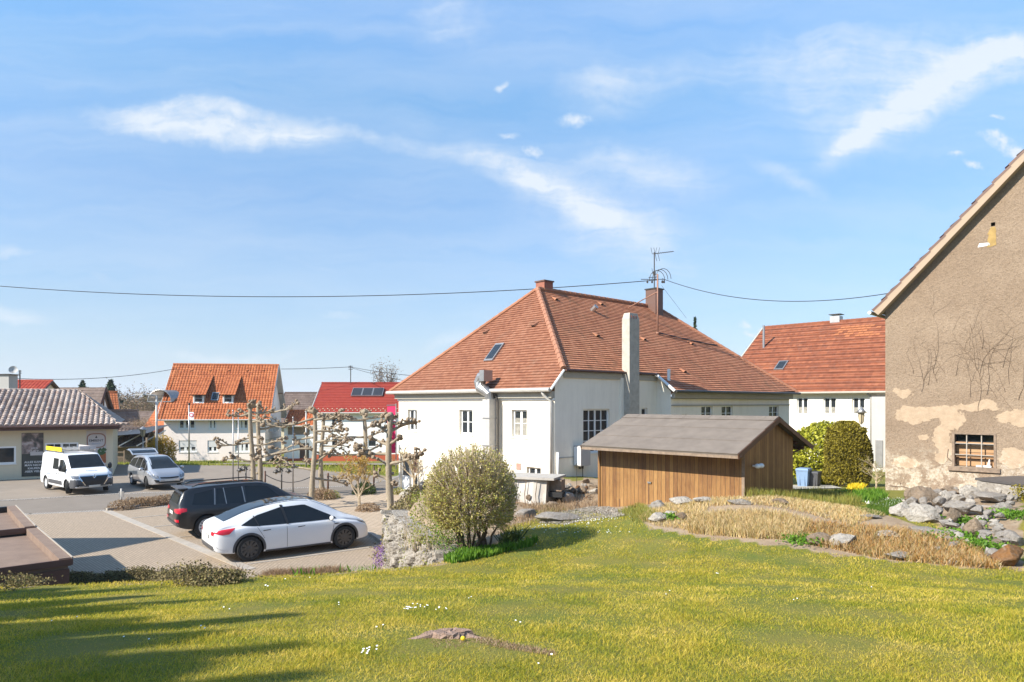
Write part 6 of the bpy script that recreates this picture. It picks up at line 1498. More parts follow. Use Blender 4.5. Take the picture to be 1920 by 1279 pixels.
mb.tube([(rows[-1][0],-.66,rows[-1][1]),(rows[-1][0],.66,rows[-1][1])], .05, M['carsilver'], 6); mb.build('tailgate', c.t, local=True)
for x in (-1.38,1.38):
    for sg in (-1,1): c.wheel(x, sg, 5, M['rimlight'], .215, R(-22) if x > 0 else 0, sw=.9)
c.mirror(1.0,.90,1.02,M['carsilver'],1.05)
# ---- white delivery van
h3 = Vector((.77,-.64)).normalized(); l3 = Vector((-h3.y,h3.x)); p = Vector((-23.55,35.35))+l3*.90
st = [(-2.50,.40,1.0,1.80,.90,.78),(-2.46,.32,1.05,1.93,.955,.82),(-2.2,.28,1.06,1.965,.975,.83),(-1,.26,1.06,1.97,.98,.83),(.2,.26,1.06,1.97,.98,.83),(.72,.26,1.06,1.94,.98,.80),(1.0,.26,1.06,1.80,.98,.77),(1.3,.26,1.07,1.56,.98,.78),(1.62,.27,1.07,1.30,.975,.80),
      (1.85,.28,1.04,1.20,.965,.80),(2.1,.29,.98,1.12,.95,.76),(2.3,.30,.86,1.02,.91,.70),(2.42,.32,.70,.86,.82,.62),(2.48,.38,.56,.66,.68,.5)]
c = Car('white_van', 'white delivery van with a yellow board on its roof rack, before the shop', p, h3, st, M['vanwhite'], 3.10, .345, .22, .965, 'van', boxy=True)
for sg in ('R','L'):
    c.strip([(.36,1.06),(1.40,1.06)], [(.36,1.66),(.80,1.66),(1.18,1.36)], sg, M['carglass'], 'side_window', 12, 6)
    c.strip([(-.62,1.14),(.18,1.14)], [(-.60,1.70),(.16,1.70)], sg, M['carglass'], 'side_window', 8, 6); c.strip([(-2.1,1.14),(-.85,1.14)], [(-2.05,1.70),(-.85,1.70)], sg, M['panelwhite'] if 'panelwhite' in M else M['vanwhite'], 'blank_panel', 8, 6, .01)
    c.strip([(-1.08,.40),(.95,.40)], [(-1.10,.60),(.92,.60)], sg, M['greyplastic'], 'side_rubbing_strip', 12, 3, .012); c.strip([(-2.2,.98),(.25,1.0)], [(-2.2,1.0),(.25,1.02)], sg, M['greyplastic'], 'slide_rail', 12, 1, .01)
    for x in (-.75,.27,1.25): c.strip([(x-.007,.36),(x-.007,1.75 if x < 1 else 1.05)], [(x+.007,.36),(x+.007,1.75 if x < 1 else 1.05)], sg, M['greyplastic'], 'door_gap', 10, 1, .003)
    for x in (.16,.50): c.strip([(x-.06,.92),(x+.06,.92)], [(x-.06,.97),(x+.06,.97)], sg, M['black'], 'door_handle', 3, 1, .02)
    c.strip([(1.95,.34),(2.46,.34)], [(2.05,.74),(2.40,.74)], sg, M['greyplastic'], 'front_bumper_side', 8, 4, .010)
    sy = -1 if sg == 'R' else 1
    c.strip([(sy*.92,.79),(sy*.68,.79)], [(sy*.94,.94),(sy*.68,.92)], 'F', M['clearlamp'], 'headlamp', 8, 4, .014)
    c.strip([(sy*.78,.42),(sy*.55,.42)], [(sy*.80,.50),(sy*.55,.50)], 'F', M['black'], 'fog_lamp_recess', 4, 2, .02)
c.strip([(.86,-.70),(1.2,-.74),(1.66,-.79)], [(.86,.70),(1.2,.74),(1.66,.79)], 'T', M['carglass'], 'windscreen', 16, 14)
c.strip([(-.95,.31),(-.5,.28),(.5,.28),(.95,.31)], [(-.97,.78),(-.55,.70),(.55,.70),(.97,.78)], 'F', M['greyplastic'], 'front_bumper', 18, 5, .010)
c.strip([(-.40,.46),(.40,.46)], [(-.64,.88),(.64,.88)], 'F', M['black'], 'grille', 12, 6, .018); c.strip([(-.64,.875),(.64,.875)], [(-.64,.91),(.64,.91)], 'F', M['chrome'], 'chrome_strip', 10, 1, .03)
for sy in (-1,1): c.strip([(sy*.40,.45),(sy*.66,.86)], [(sy*.44,.43),(sy*.70,.85)], 'F', M['chrome'], 'chrome_strip', 6, 1, .03)
c.strip([(-.26,.34),(.26,.34)], [(-.26,.44),(.26,.44)], 'F', M['plate'], 'number_plate', 4, 2, .03)
hp_, hn_ = c.hit(0,.86,'F'); mb = MB(); b = hp_+Vector((.05,0,.02))
for a, q in (((0,.09),(.065,0)),((.065,0),(0,-.09)),((0,-.09),(-.065,0)),((-.065,0),(0,.09))): mb.tube([b+Vector((0,a[0],a[1])), b+Vector((0,q[0],q[1]))], .017, M['chrome'], 4)
mb.build('diamond_badge', c.t, local=True)
mb = MB(); mb.box(-2.1,.30,-.80,-.77,2.05,2.26,M['yellowpaint']); mb.box(-2.1,.30,.77,.80,2.05,2.26,M['signpanel']); 
for x in (-2.0,-.9,.2): mb.box(x-.03,x+.03,-.765,.765,2.06,2.10,M['metal']); mb.box(x-.03,x+.03,-.72,-.66,1.93,2.055,M['metal']); mb.box(x-.03,x+.03,.66,.72,1.93,2.055,M['metal'])
for y in (-.4,-.1,.2,.5): mb.tube([(-2.1,y,2.13),(.5,y,2.13)], .03, M['metal'], 6)
rk = mb.build('roof_rack', c.t, local=True)
mb = MB(); mb.box(.3,.36,.0,.8,2.11,2.3,M['signpanel']); mb.build('rack_board', c.t, local=True)
class CT:
    def __call__(s, a, n, z): return (a, -.98-n, z)
def cartext(car, s, x, z, size, mat, side='R'):
    cu = bpy.data.curves.new('t','FONT'); cu.body = s; cu.size = size; cu.extrude = .002; cu.align_x = 'CENTER'; cu.align_y = 'CENTER'
    to = bpy.data.objects.new('t', cu); COL.objects.link(to); me = bpy.data.meshes.new_from_object(to.evaluated_get(bpy.context.evaluated_depsgraph_get())); bpy.data.objects.remove(to)
    for v in me.vertices:
        a, b = v.co.x, v.co.y
        if side == 'R': h, n = car.hit(x+a, z+b, 'R')
        elif side == 'F': h, n = car.hit(x+a, z+b, 'F')
        else: h, n = car.hit(x+b*-1, z+a, 'T')
        v.co = (h+n*(.012+v.co.z)) if h is not None else Vector((0,0,1))
    me.materials.clear(); me.materials.append(mat); o = bpy.data.objects.new('lettering', me); COL.objects.link(o); o.parent = car.t
cartext(c, 'Technik', -1.15, .88, .22, M['textblue']); cartext(c, 'Service', -1.0, .70, .11, M['textblue'])
cartext(c, 'Technik', 2.06, 0, .16, M['textblue'], 'T')
text_T = lambda a, n, z: (a, -.80-n-.003, z)
for x in (-1.55,1.55):
    for sg in (-1,1): c.wheel(x, sg, 8, M['rimlight'], .215, R(-24) if x > 0 else 0, sw=.7)
for sg in (-1,1):
    mb = MB(); mb.tube([(1.25,sg*.95,1.15),(1.28,sg*1.08,1.2)], .03, M['black'], 6); mb.blob((1.27,sg*1.14,1.28), .17, M['black'], 2, 0, (.45,.62,1)); mb.build('wing_mirror', c.t, True, local=True)
# ------------------------------------------------------------------ trees and plants
def wander(p, d, L, n, w=.18, up=0):
    pts = [Vector(p)]; d = Vector(d).normalized()
    for i in range(n):
        d = (d+Vector((rnd.uniform(-w,w),rnd.uniform(-w,w),rnd.uniform(-w,w)+up))).normalized(); pts.append(pts[-1]+d*(L/n))
    return pts
def plane_tree(label, base, H_, r, arms, topw=1.0, group='pollarded plane trees on the plaza'):
    """arms: (height, side, length, rise)"""
    b = Vector(base); t = thing('plane_tree', label, 'tree', b, 0, group); mb = MB()
    n = 14; pts = []; rad = []
    for i in range(n+1):
        k = i/n; pts.append(b+Vector((.06*math.sin(k*5+b.x), .05*math.sin(k*4+b.y), H_*k-.05))); rad.append(r*(1+.55*math.exp(-k*14))*(1-.35*k)*(1+.06*math.sin(k*23+b.x*7)))
    mb.tube(pts, rad, M['bark'], 12, jit=.08)
    for z in (.25,.48): 
        a = rnd.random()*6; mb.blob(b+Vector((r*.8*math.cos(a),r*.8*math.sin(a),H_*z)), r*.45, M['bark'], 2, .3, seed=rnd.random()*9)
    mb.build('trunk', t, True)
    def knob(c, s, kb):
        for q in range(rnd.randint(2,4)): kb.blob(Vector(c)+Vector((rnd.uniform(-1,1),rnd.uniform(-1,1),rnd.uniform(-.8,1)))*s*.75, s*rnd.uniform(.5,.95), M['knob'], 2, .4, (1,1,.9), rnd.random()*20)
    for z, sd, L, up in arms:
        mb = MB(); s = b+Vector((0,0,z)); d = Vector((sd, rnd.uniform(-.45,.45), up)); pts = wander(s, d, L, 9, .16, .015); r0 = r*.42
        mb.tube(pts, [r0*(1-.45*i/9) for i in range(10)], M['bark'], 8, jit=.15)
        knob(pts[-1], .10, mb)
        for i in range(3, 10):
            if rnd.random() < .58:
                dd = Vector((sd*rnd.uniform(-.1,.8), rnd.uniform(-.8,.8), rnd.uniform(-.1,1))); l = rnd.uniform(.08,.26); q = wander(pts[i], dd, l, 3, .2); mb.tube(q, [.038,.034,.032,.03], M['bark'], 6); knob(q[-1], rnd.uniform(.05,.085), mb)
        if L > 1.1:
            for _ in range(2):
                i = rnd.randint(3,7); q = wander(pts[i], Vector((sd, rnd.uniform(-.7,.7), rnd.uniform(.1,.7))), L*rnd.uniform(.3,.5), 6, .2); mb.tube(q, [r0*.6*(1-.3*j/6) for j in range(7)], M['bark'], 7); knob(q[-1], .09, mb)
                for j in (2,4): knob(q[j]+Vector((0,0,.03)), .045, mb)
        mb.build('branch', t, True)
    kb = MB(); kb.blob(b+Vector((0,0,H_-.05)), r*1.1, M['bark'], 2, .3)
    for i in range(int(10*topw)):
        a = rnd.random()*6.3; q = rnd.uniform(.04,.26); e = b+Vector((q*math.cos(a),q*math.sin(a),H_+rnd.uniform(-.2,.10))); kb.tube([b+Vector((0,0,H_-.15)), e], [.07,.05], M['bark'], 6); knob(e, .085, kb)
    kb.build('pollard_head', t, True)
A_ = lambda *a: list(a)
plane_tree('nearest pollarded plane tree, thick pale trunk left of the round bush', P(731,990), 4.15, .145, [(3.55,1,1.0,.25),(3.45,-1,.75,.7),(2.35,1,1.45,.22),(2.3,-1,1.35,.75),(3.0,-1,1.0,.4),(3.1,1,.7,.35),(1.75,-1,.6,.45),(3.85,1,.9,-.05),(2.7,-1,1.2,.15),(1.55,1,.22,.5)])
plane_tree('plane tree with short upper stubs behind the yellow flowering shrub', P(683,920), 4.15, .14, [(3.7,-1,1.3,.05),(3.75,1,1.1,.1),(3.2,1,1.0,.4),(2.8,-1,2.0,.12),(2.7,1,1.1,.45),(1.9,-1,1.8,.12),(2.0,1,1.4,.3)])
plane_tree('middle front plane tree, slim trunk right behind the white car', P(588,955), 4.3, .125, [(3.9,-1,2.2,-.05),(3.85,1,1.3,.05),(3.35,1,1.2,.0),(3.1,-1,.9,.0),(2.6,-1,2.4,.12),(1.9,-1,.5,.2),(2.0,1,1.5,.55),(2.9,1,1.6,.05),(1.35,1,1.5,-.25),(1.7,-1,2.2,.05)])
plane_tree('middle rear plane tree beside the chain post', P(604,925), 4.0, .13, [(3.4,1,1.5,.0),(3.0,-1,1.3,.1),(2.4,1,1.9,.1),(2.0,-1,1.6,.3),(3.7,1,1.1,.2)])
plane_tree('left front plane tree of the first pair beside the black car', P(472,940), 4.55, .13, [(4.1,-1,1.1,-.12),(4.15,1,.9,.0),(2.75,-1,1.5,-.1),(2.6,1,1.4,.15),(1.85,-1,1.2,.12),(2.0,1,.5,.7),(3.7,1,1.0,.1)])
plane_tree('left rear plane tree of the first pair beside the black car', P(486,930), 4.5, .13, [(4.1,1,1.9,.02),(3.9,-1,1.0,.1),(3.3,1,1.5,-.05),(1.9,1,2.0,.25),(1.6,1,1.4,-.1),(2.9,-1,1.0,.1)])

def twiggy(mb, b, H_, W, n, r0, mat, depth=3, up=.3):
    def br(p, d, L, r, k):
        q = wander(p, d, L, 5, .16, up*.12); mb.tube(q, [r*(1-.5*i/5) for i in range(6)], mat, 5 if k < 2 else 3, False)
        if k >= depth: return
        for _ in range(3 if k else n):
            i = rnd.randint(2,5); dd = (q[-1]-q[0]).normalized()+Vector((rnd.uniform(-1,1)*W,rnd.uniform(-1,1)*W,rnd.uniform(-.2,.8))); br(q[i], dd, L*rnd.uniform(.5,.75), r*.55, k+1)
    br(b, (0,0,1), H_*.42, r0, 0)
def small_tree(label, base, H_, W, leaf=None, name='small_tree', nleaf=900, lsize=.05, cat='tree', spread=.8, n=6):
    b = Vector(base); t = thing(name, label, cat, b); mb = MB(); twiggy(mb, b, H_, spread, n, .05*H_/2, M['twig'], 4 if H_ < 3 else 4); mb.build('branches', t)
    if leaf:
        v = np.array(mb.v); v = v[v[:,2] > b.z+H_*.4]; idx = rng.integers(0, len(v), nleaf); leaves('leaves', v[idx]+rng.normal(size=(nleaf,3))*.03, lsize, leaf, t)
M['newleaf'] = leafmat('spring_leaves', [(.26,.23,.05),(.38,.34,.08),(.22,.27,.06)], .4)
M['bushleaf'] = leafmat('bush_leaves', [(.34,.27,.08),(.48,.42,.11),(.30,.33,.07),(.62,.52,.24)], .4)
M['forsythia'] = leafmat('yellow_blossom', [(.35,.20,.03),(.55,.34,.03),(.40,.28,.05)], .3)
M['laurel'] = leafmat('laurel_leaves', [(.14,.16,.02),(.36,.36,.03),(.58,.56,.07)], .3, .35)
M['yew'] = leafmat('yew_needles', [(.10,.085,.012),(.22,.18,.02),(.34,.28,.03)], .25, .6)
M['darkgreen'] = leafmat('dark_green_leaves', [(.035,.06,.015),(.07,.11,.025),(.12,.16,.04)], .3)
M['brightgreen'] = leafmat('bright_green_leaves', [(.07,.16,.015),(.12,.26,.02),(.20,.33,.04)], .4)
M['ivy'] = leafmat('ivy_leaves', [(.07,.05,.03),(.17,.135,.06),(.30,.24,.11),(.15,.14,.045)], .2, .8)
M['dryplant'] = leafmat('dry_stalks', [(.20,.12,.07),(.34,.23,.13),(.42,.31,.2)], .3)
M['reed'] = leafmat('dry_reeds', [(.48,.31,.11),(.64,.47,.23),(.74,.60,.36),(.42,.36,.12)], .35)
M['reedo'] = leafmat('orange_reeds', [(.40,.20,.05),(.56,.33,.11),(.62,.46,.27),(.34,.30,.10)], .35)
M['grass'] = leafmat('lawn_grass', [(.15,.225,.022),(.37,.36,.035),(.66,.52,.07),(.90,.68,.22)], .5, .6, 1.2)
M['grasslush'] = leafmat('lush_grass', [(.06,.14,.015),(.10,.19,.02),(.17,.23,.04)], .45)
M['sprucel'] = leafmat('spruce_needles', [(.018,.035,.014),(.035,.06,.025),(.05,.08,.03)], .15)
M['barewood'] = leafmat('bare_woodland_twigs', [(.13,.09,.065),(.22,.15,.10),(.30,.20,.12),(.16,.14,.06)], .2)
small_tree('small bare fruit tree with a round crown in front of the house door', P(776,925,.0)+Vector((0,0,.1)), 2.9, 1, M['newleaf'], nleaf=500, lsize=.05, spread=1.3, n=9)
small_tree('young yellow flowering shrub on a slim trunk in front of the rear plane tree', P(674,955), 3.0, 1, M['forsythia'], 'flowering_tree', 2600, .06, spread=1.2, n=9)
# forsythia bush at the pink house
def bush(name, label, c, rx, ry, h, mat, n, size, cat='bush', group=None, dens=.55, wood=None, upbias=.2, flat=.0):
    """leaf shell with gaps on a few stems"""
    c = Vector(c); t = thing(name, label, cat, c, 0, group)
    u = rng.normal(size=(n,3)); u /= np.linalg.norm(u, axis=1)[:,None]; u[:,2] = np.abs(u[:,2])*1.0 if flat else u[:,2]
    rr = dens+(1-dens)*rng.random(n)**.6
    lump = np.array([1+.14*pnoise(Vector((a[0]*2.2+c.x,a[1]*2.2+c.y,a[2]*2.2)))+.07*pnoise(Vector((a[0]*6,a[1]*6+c.x,a[2]*6))) for a in u])
    rr = rr*lump; P_ = np.stack([u[:,0]*rx*rr, u[:,1]*ry*rr, (u[:,2]*rr*(h if flat else h/2)+(0 if flat else h/2))], 1)
    P_[:,2] = np.maximum(P_[:,2], .03); P_ += np.array(c)
    leaves('foliage', P_, size, mat, t, upbias=upbias)
    mb = MB()
    for _ in range(14):
        a = rnd.random()*6.3; q = rnd.random()*.85; mb.tube(wander(c+Vector((rnd.uniform(-.2,.2)*rx,rnd.uniform(-.2,.2)*ry,-.05)), (math.cos(a)*rx*q, math.sin(a)*ry*q, h*.8), h*.7, 6, .1), [.03,.026,.022,.018,.014,.01,.006], wood or M['darktwig'], 5, False)
    mb.build('stems', t); return t
bush('forsythia_bush', 'yellow flowering bush at the left corner of the pink house', Q(302,872,52), 1.15, 1.0, 2.3, M['forsythia'], 3200, .15, dens=.4)
bush('clipped_bush', 'small dark green clipped bush at the foot of the rear plane tree', P(683,926), .62, .6, .62, M['darkgreen'], 2600, .07, flat=1)
bush('clipped_bush', 'half dry green bush at the foot of the middle rear plane tree', P(602,936), .75, .6, .55, M['dryplant'], 1800, .07, flat=1); bush('ground_shrub', 'low green shrub beside the middle rear plane tree', P(620,934), .5, .5, .4, M['newleaf'], 900, .06, flat=1)
bush('ground_shrub', 'dry low shrub on the plaza below the yellow flowering tree', P(690,958), .55, .5, .35, M['dryplant'], 1100, .06, flat=1)
bush('ground_shrub', 'low green tuft on the steps in front of the house door', P(748,927), .45, .4, .35, M['newleaf'], 700, .06, flat=1)
bush('ground_shrub', 'little brown tuft beside the left chain post', P(503,932), .35, .3, .3, M['dryplant'], 500, .05, flat=1)
bush('ground_shrub', 'small plant at the wall foot of the pink house', Q(325,866,69), .35, .3, .7, M['darkgreen'], 300, .1, flat=1)
# shrub strip between road and lot: countable low shrubs
for k, (u, v) in enumerate(((247,950),(262,949),(279,948),(296,946),(312,944),(228,955))):
    bush('brown_shrub', 'bare brown low shrub in the kerbed strip between the road and the parking bays', P(u, v), .62, .5, .42, M['dryplant'], 900, .07, group='bare brown low shrubs in the kerbed strip', flat=1)
mb = MB(); a = [P(215,957),P(245,956),P(330,945),P(345,938),P(250,947)]; mb.face([(p.x,p.y,.03) for p in a], M['soil']); struct(mb, 'planting_strip')

# ---- the big round bush
M['sidegreen'] = leafmat('side_green', [(.16,.20,.03),(.28,.30,.05),(.36,.38,.08)], .4)
def round_bush():
    g = G(884,1032); c = Vector((g.x, g.y, g.z-.02)); hh = (1034-838)*c.y/F; W = .5*(968-795)*c.y/F
    t = thing('round_bush', 'large round clipped bush of pale twigs and fresh yellow green leaves at the lawn edge', 'bush', c)
    mb = MB(); tips = []
    cen = c+Vector((0,0,hh*.55)); RZ = hh*.455
    def inside(p, k=1): q = p-cen; return (q.x/W)**2+(q.y/W)**2+(q.z/RZ)**2 < k
    stems = []
    for i in range(15):
        a = rnd.random()*6.3; q = rnd.uniform(.05,.26); s = c+Vector((q*math.cos(a)*1.3,q*math.sin(a),0)); e = cen+Vector((math.cos(a)*W*rnd.uniform(.1,.85),math.sin(a)*W*rnd.uniform(.1,.85),RZ*rnd.uniform(-.3,.75)))
        pts = [s.lerp(e, k/7)+Vector((rnd.uniform(-.035,.035),rnd.uniform(-.035,.035),0)) for k in range(8)]; mb.tube(pts, [.034*(1-.7*k/7) for k in range(8)], M['darktwig'], 6, False); stems += pts[2:]
    mb.build('stems', t)
    mb = MB(); n = 0
    while n < 1700:
        u = Vector((rnd.gauss(0,1),rnd.gauss(0,1),rnd.gauss(0,1))).normalized()
        if u.z < -.72: continue
        lm = 1+.07*pnoise(u*3)+.05*pnoise(u*7); e = cen+Vector((u.x*W,u.y*W,u.z*RZ))*1.0*lm-cen*0 if False else cen+Vector((u.x*W*lm,u.y*W*lm,u.z*RZ*lm))
        s = cen+(e-cen)*rnd.uniform(.45,.8)+Vector((rnd.uniform(-.1,.1),rnd.uniform(-.1,.1),-rnd.uniform(.05,.25)))
        m = (s+e)/2+Vector((rnd.uniform(-.04,.04),rnd.uniform(-.04,.04),-.02)); e2 = e+Vector((rnd.uniform(-.05,.05),rnd.uniform(-.05,.05),rnd.uniform(0,.10)))
        mb.tube([s,m,e2], [.011,.008,.004], M['twig'], 3, False); n += 1; tips += [m.lerp(e2, k) for k in (.1,.4,.7,.95)]
    mb.build('twigs', t)
    tp = np.array([tuple(x) for x in tips]); i = rng.integers(0, len(tp), 16000)
    i = i[rng.random(len(i)) < np.clip(1.15-(tp[i,2]-(c.z+hh*.45))/(hh*.75), .25, 1)]
    leaves('leaves', tp[i]+rng.normal(size=(len(i),3))*.026, .050, M['bushleaf'], t, aspect=.55)
    # outlying sparse side growth on the left and greener foot
    n = 2000; p = np.stack([c.x-.45-rng.random(n)*.95, c.y+rng.normal(size=n)*.35+.6, c.z+.08+rng.random(n)**1.3*1.15*(1-.0)], 1); leaves('side_growth', p, .055, M['sidegreen'], t)
    n = 1100; a = rng.random(n)*6.3; p = np.stack([c.x-.35+np.cos(a)*.55*rng.random(n)**.5, c.y+np.sin(a)*.4, c.z+.1+rng.random(n)*.75], 1); leaves('suckers', p, .045, M['brightgreen'], t)
    mb = MB()
    for _ in range(50):
        s = Vector((c.x-rnd.uniform(.5,1.5), c.y+rnd.uniform(0,1.2), c.z)); mb.tube(wander(s, (rnd.uniform(-.4,.3),rnd.uniform(-.3,.3),1), rnd.uniform(.4,1.25), 4, .15), [.008,.007,.005,.004,.002], M['twig'], 3, False)
    mb.build('side_twigs', t)
round_bush()
def greens(name, label, poly, n, h, mat, w=.03, lean=.7, cat='plants', kind='stuff', hv=.7):
    """leafy tufts inside a picture polygon dropped on the ground"""
    pl = [G(u, v).xy for u, v in poly]; a = np.array([tuple(p) for p in pl]); lo, hi = a.min(0), a.max(0); out = []
    while len(out) < n:
        q = lo+(hi-lo)*rng.random((n*3,2)); q = q[inpoly(q[:,0], q[:,1], a)]; out += list(q)
    q = np.array(out[:n]); b = np.c_[q, H(q[:,0], q[:,1])-.01]; o = blades(name, b, h, w, mat, None, lean, hv); return tag(o, label, cat, None, kind)
greens('leafy_ground_cover', 'bright green leafy plants around the foot of the round bush', [(832,1053),(860,1038),(960,1028),(1010,1012),(1000,1024),(940,1040),(850,1058)], 1500, .15, M['brightgreen'], .035)
greens('leafy_ground_cover', 'bright green strappy plants along the lawn edge below the white car', [(548,1082),(560,1066),(640,1064),(700,1062),(770,1061),(700,1070),(620,1076)], 1700, .16, M['brightgreen'], .03)
greens('grassy_tuft', 'spiky tuft of dark green leaves right of the round bush', [(935,1018),(975,1012),(975,1022),(940,1026)], 160, .32, M['darkgreen'], .02, 1.0)
greens('dry_perennials', 'dry brown bedding plants between the round bush and the white boulder slab', [(930,1000),(1000,960),(960,940),(1060,940),(1100,925),(1140,945),(1060,962),(1000,985)], 1800, .16, M['dryplant'], .015, .9)
greens('wild_grass', 'rough pale green grass on the bank in front of the shed', [(1160,962),(1200,950),(1240,975),(1190,985)], 1500, .14, M['newleaf'], .014, .8)
greens('long_grass', 'long unmown grass along the shed gable wall', [(1395,932),(1470,928),(1530,925),(1580,930),(1620,945),(1560,950),(1480,938)], 6000, .24, M['newleaf'], .012, .55)
greens('flower_bed_leaves', 'fresh green leaves of the flower bed left of the barn', [(1560,928),(1650,925),(1665,935),(1640,945),(1590,940)], 1600, .2, M['brightgreen'], .03)
greens('yellow_flowers', 'clump of bright yellow flowers below the dome hedge', [(1590,921),(1618,917),(1618,924),(1592,927)], 700, .22, M['yellowflower'], .05, .8)
greens('lush_grass', 'dark lush grass strip in front of the barn corner', [(1600,957),(1640,940),(1700,938),(1700,955),(1680,965),(1640,972)], 6000, .10, M['grasslush'], .01, .6)
def rocky_green(u, v, s, lab): 
    g = G(u, v); n = int(500*s); p = np.c_[g.x+rng.normal(size=n)*.17*s, g.y+rng.normal(size=n)*.17*s, g.z+rng.random(n)*.16]; tag(leaves('weed_clump', p, .06, M['brightgreen'], None, .8, 1), lab, 'weeds', None, 'stuff')
rocky_green(1508,1017,1.2,'green leafy weed clump left of the split brown boulder at the lawn edge'); rocky_green(1257,975,.6,'small green weed at the left end of the reeds')
rocky_green(1812,983,1.0,'green weeds right of the upright brown rock'); rocky_green(1790,1010,1.6,'patch of green weeds beside the flat grey slab'); rocky_green(1895,970,1.2,'green weeds above the grey pipe'); rocky_green(1850,1030,1.2,'green weeds below the blue grey sheet')
# reeds: a stand nobody could count
def reeds(name, label, poly, n, h, mat, w=.014, lean=.3):
    o = greens(name, label, poly, n, h, mat, w, lean, 'reeds'); return o
reeds('dry_reeds', 'tall straw coloured reed stand in front of the wooden shed', [(1290,1000),(1300,972),(1380,965),(1470,970),(1520,985),(1500,1016),(1420,1012),(1340,1004)], 8000, .19, M['reed'], .013, .8)
reeds('dry_stubble', 'low straw coloured litter at both ends of the reed bed', [(1195,975),(1230,950),(1400,936),(1560,948),(1660,968),(1600,985),(1500,960),(1330,950),(1290,995),(1230,988)], 12000, .10, M['reed'], .014, .9)
reeds('orange_reeds', 'orange brown reed stubble between the flat stones in front of the barn rockery', [(1500,1020),(1520,985),(1600,990),(1700,1000),(1800,1020),(1860,1055),(1880,1070),(1780,1062),(1650,1048),(1560,1030)], 9000, .17, M['reedo'], .013, 1.1, )
# ivy bank above the rock wall, hedge along the wall foot
pts = []
for (u, v, zz) in ((20,1094,1.75),(90,1080,1.8),(160,1078,1.8),(230,1076,1.8),(300,1076,1.75),(370,1078,1.72),(430,1082,1.66)): pts.append((u,v))
g_ = [G(u, v+14) for u, v in pts]; n = 34000; k = rng.integers(0, len(g_)-1, n); tt = rng.random(n); a = np.array([tuple(x) for x in g_]); c_ = a[k]*(1-tt[:,None])+a[k+1]*tt[:,None]
hh = .02+.09*np.sin(c_[:,0]*3.1)+.06*np.sin(c_[:,0]*9); o_ = rng.normal(size=(n,3))*np.array([.15,.26,0]); c_ = c_+o_; c_[:,2] = H(c_[:,0], c_[:,1]+.0)*0+c_[:,2]+.02+rng.random(n)*np.maximum(hh+.22,.1)*np.exp(-(o_[:,1]/.42)**2)
o = leaves('ivy_hedge', c_, .040, M['ivy'], None, .8); tag(o, 'low tangled ivy growing along the wall edge between the lawn and the parking lot', 'ivy', None, 'stuff')
n = 5000; sg_ = [G(u, v) for u, v in ((430,1090),(500,1080),(560,1078),(640,1073))]; a = np.array([tuple(x) for x in sg_]); k = rng.integers(0, 3, n); tt = rng.random(n)[:,None]; b = a[k]*(1-tt)+a[k+1]*tt+rng.normal(size=(n,3))*np.array([.1,.14,0]); b[:,2] = H(b[:,0], b[:,1]); tag(blades('dry_border_stalks', b, .22, .012, M['dryplant'], None, .9), 'dry brown perennial stalks along the lawn edge left of the bright green plants', 'dry plants', None, 'stuff')
n = 5200; t_ = rng.random(n); x = -3.55+rng.normal(size=n)*.28+t_*-.35; y = 20.2+t_*10; z = H(x+.6, y)*rng.random(n)**.6; tag(leaves('ivy_bank', np.c_[x, y, z+.08], .07, M['ivy'], None, .8), 'ivy covered bank rising behind the rock wall towards the house door', 'ivy', None, 'stuff')
# hedges right of the shed
bush('laurel_bush', 'bright yellow green broadleaf bush behind the bins', Q(1548,912,33.5), 1.95, 1.4, 3.15, M['laurel'], 16000, .17, dens=.74)
def dome(label, c, rx, h, mat, n):
    c = Vector(c); t = thing('clipped_yew', label, 'hedge', c); z = rng.random(n)**.8; a = rng.random(n)*6.283; prof = np.where(z < .12, .86+z*1.2, 1)*np.sqrt(np.clip(1-((z-.12)/.90).clip(0)**3.2, 0, 1)); r = rx*prof*(.90+.11*rng.random(n)); r += .05*np.sin(a*5+z*8)
    leaves('foliage', np.c_[c.x+r*np.cos(a), c.y+r*np.sin(a), c.z+.12+z*h], .10, mat, t); q = rng.random(n//3); a = rng.random(n//3)*6.283; leaves('inner_foliage', np.c_[c.x+rx*.8*np.sqrt(q)*np.cos(a), c.y+rx*.8*np.sqrt(q)*np.sin(a), c.z+.3+rng.random(n//3)*h*.85], .16, M['yew'], t)
    mb = MB()
    for i in range(7): a = i*.9; mb.tube([c+Vector((.25*math.cos(a),.2*math.sin(a),-.1)), c+Vector((.8*math.cos(a),.7*math.sin(a),h*.6))], [.06,.03], M['darktwig'], 6)
    mb.build('stems', t)
dome('tall dense clipped yew dome beside the slim garden lamp', Q(1588,912,32), 1.06, 2.95, M['yew'], 15000)
small_tree('leafless tangled shrub between the yew dome and the barn corner', Q(1643,920,28), 1.6, 1, M['newleaf'], 'bare_shrub', 350, .05, cat='shrub', spread=1.4, n=9)

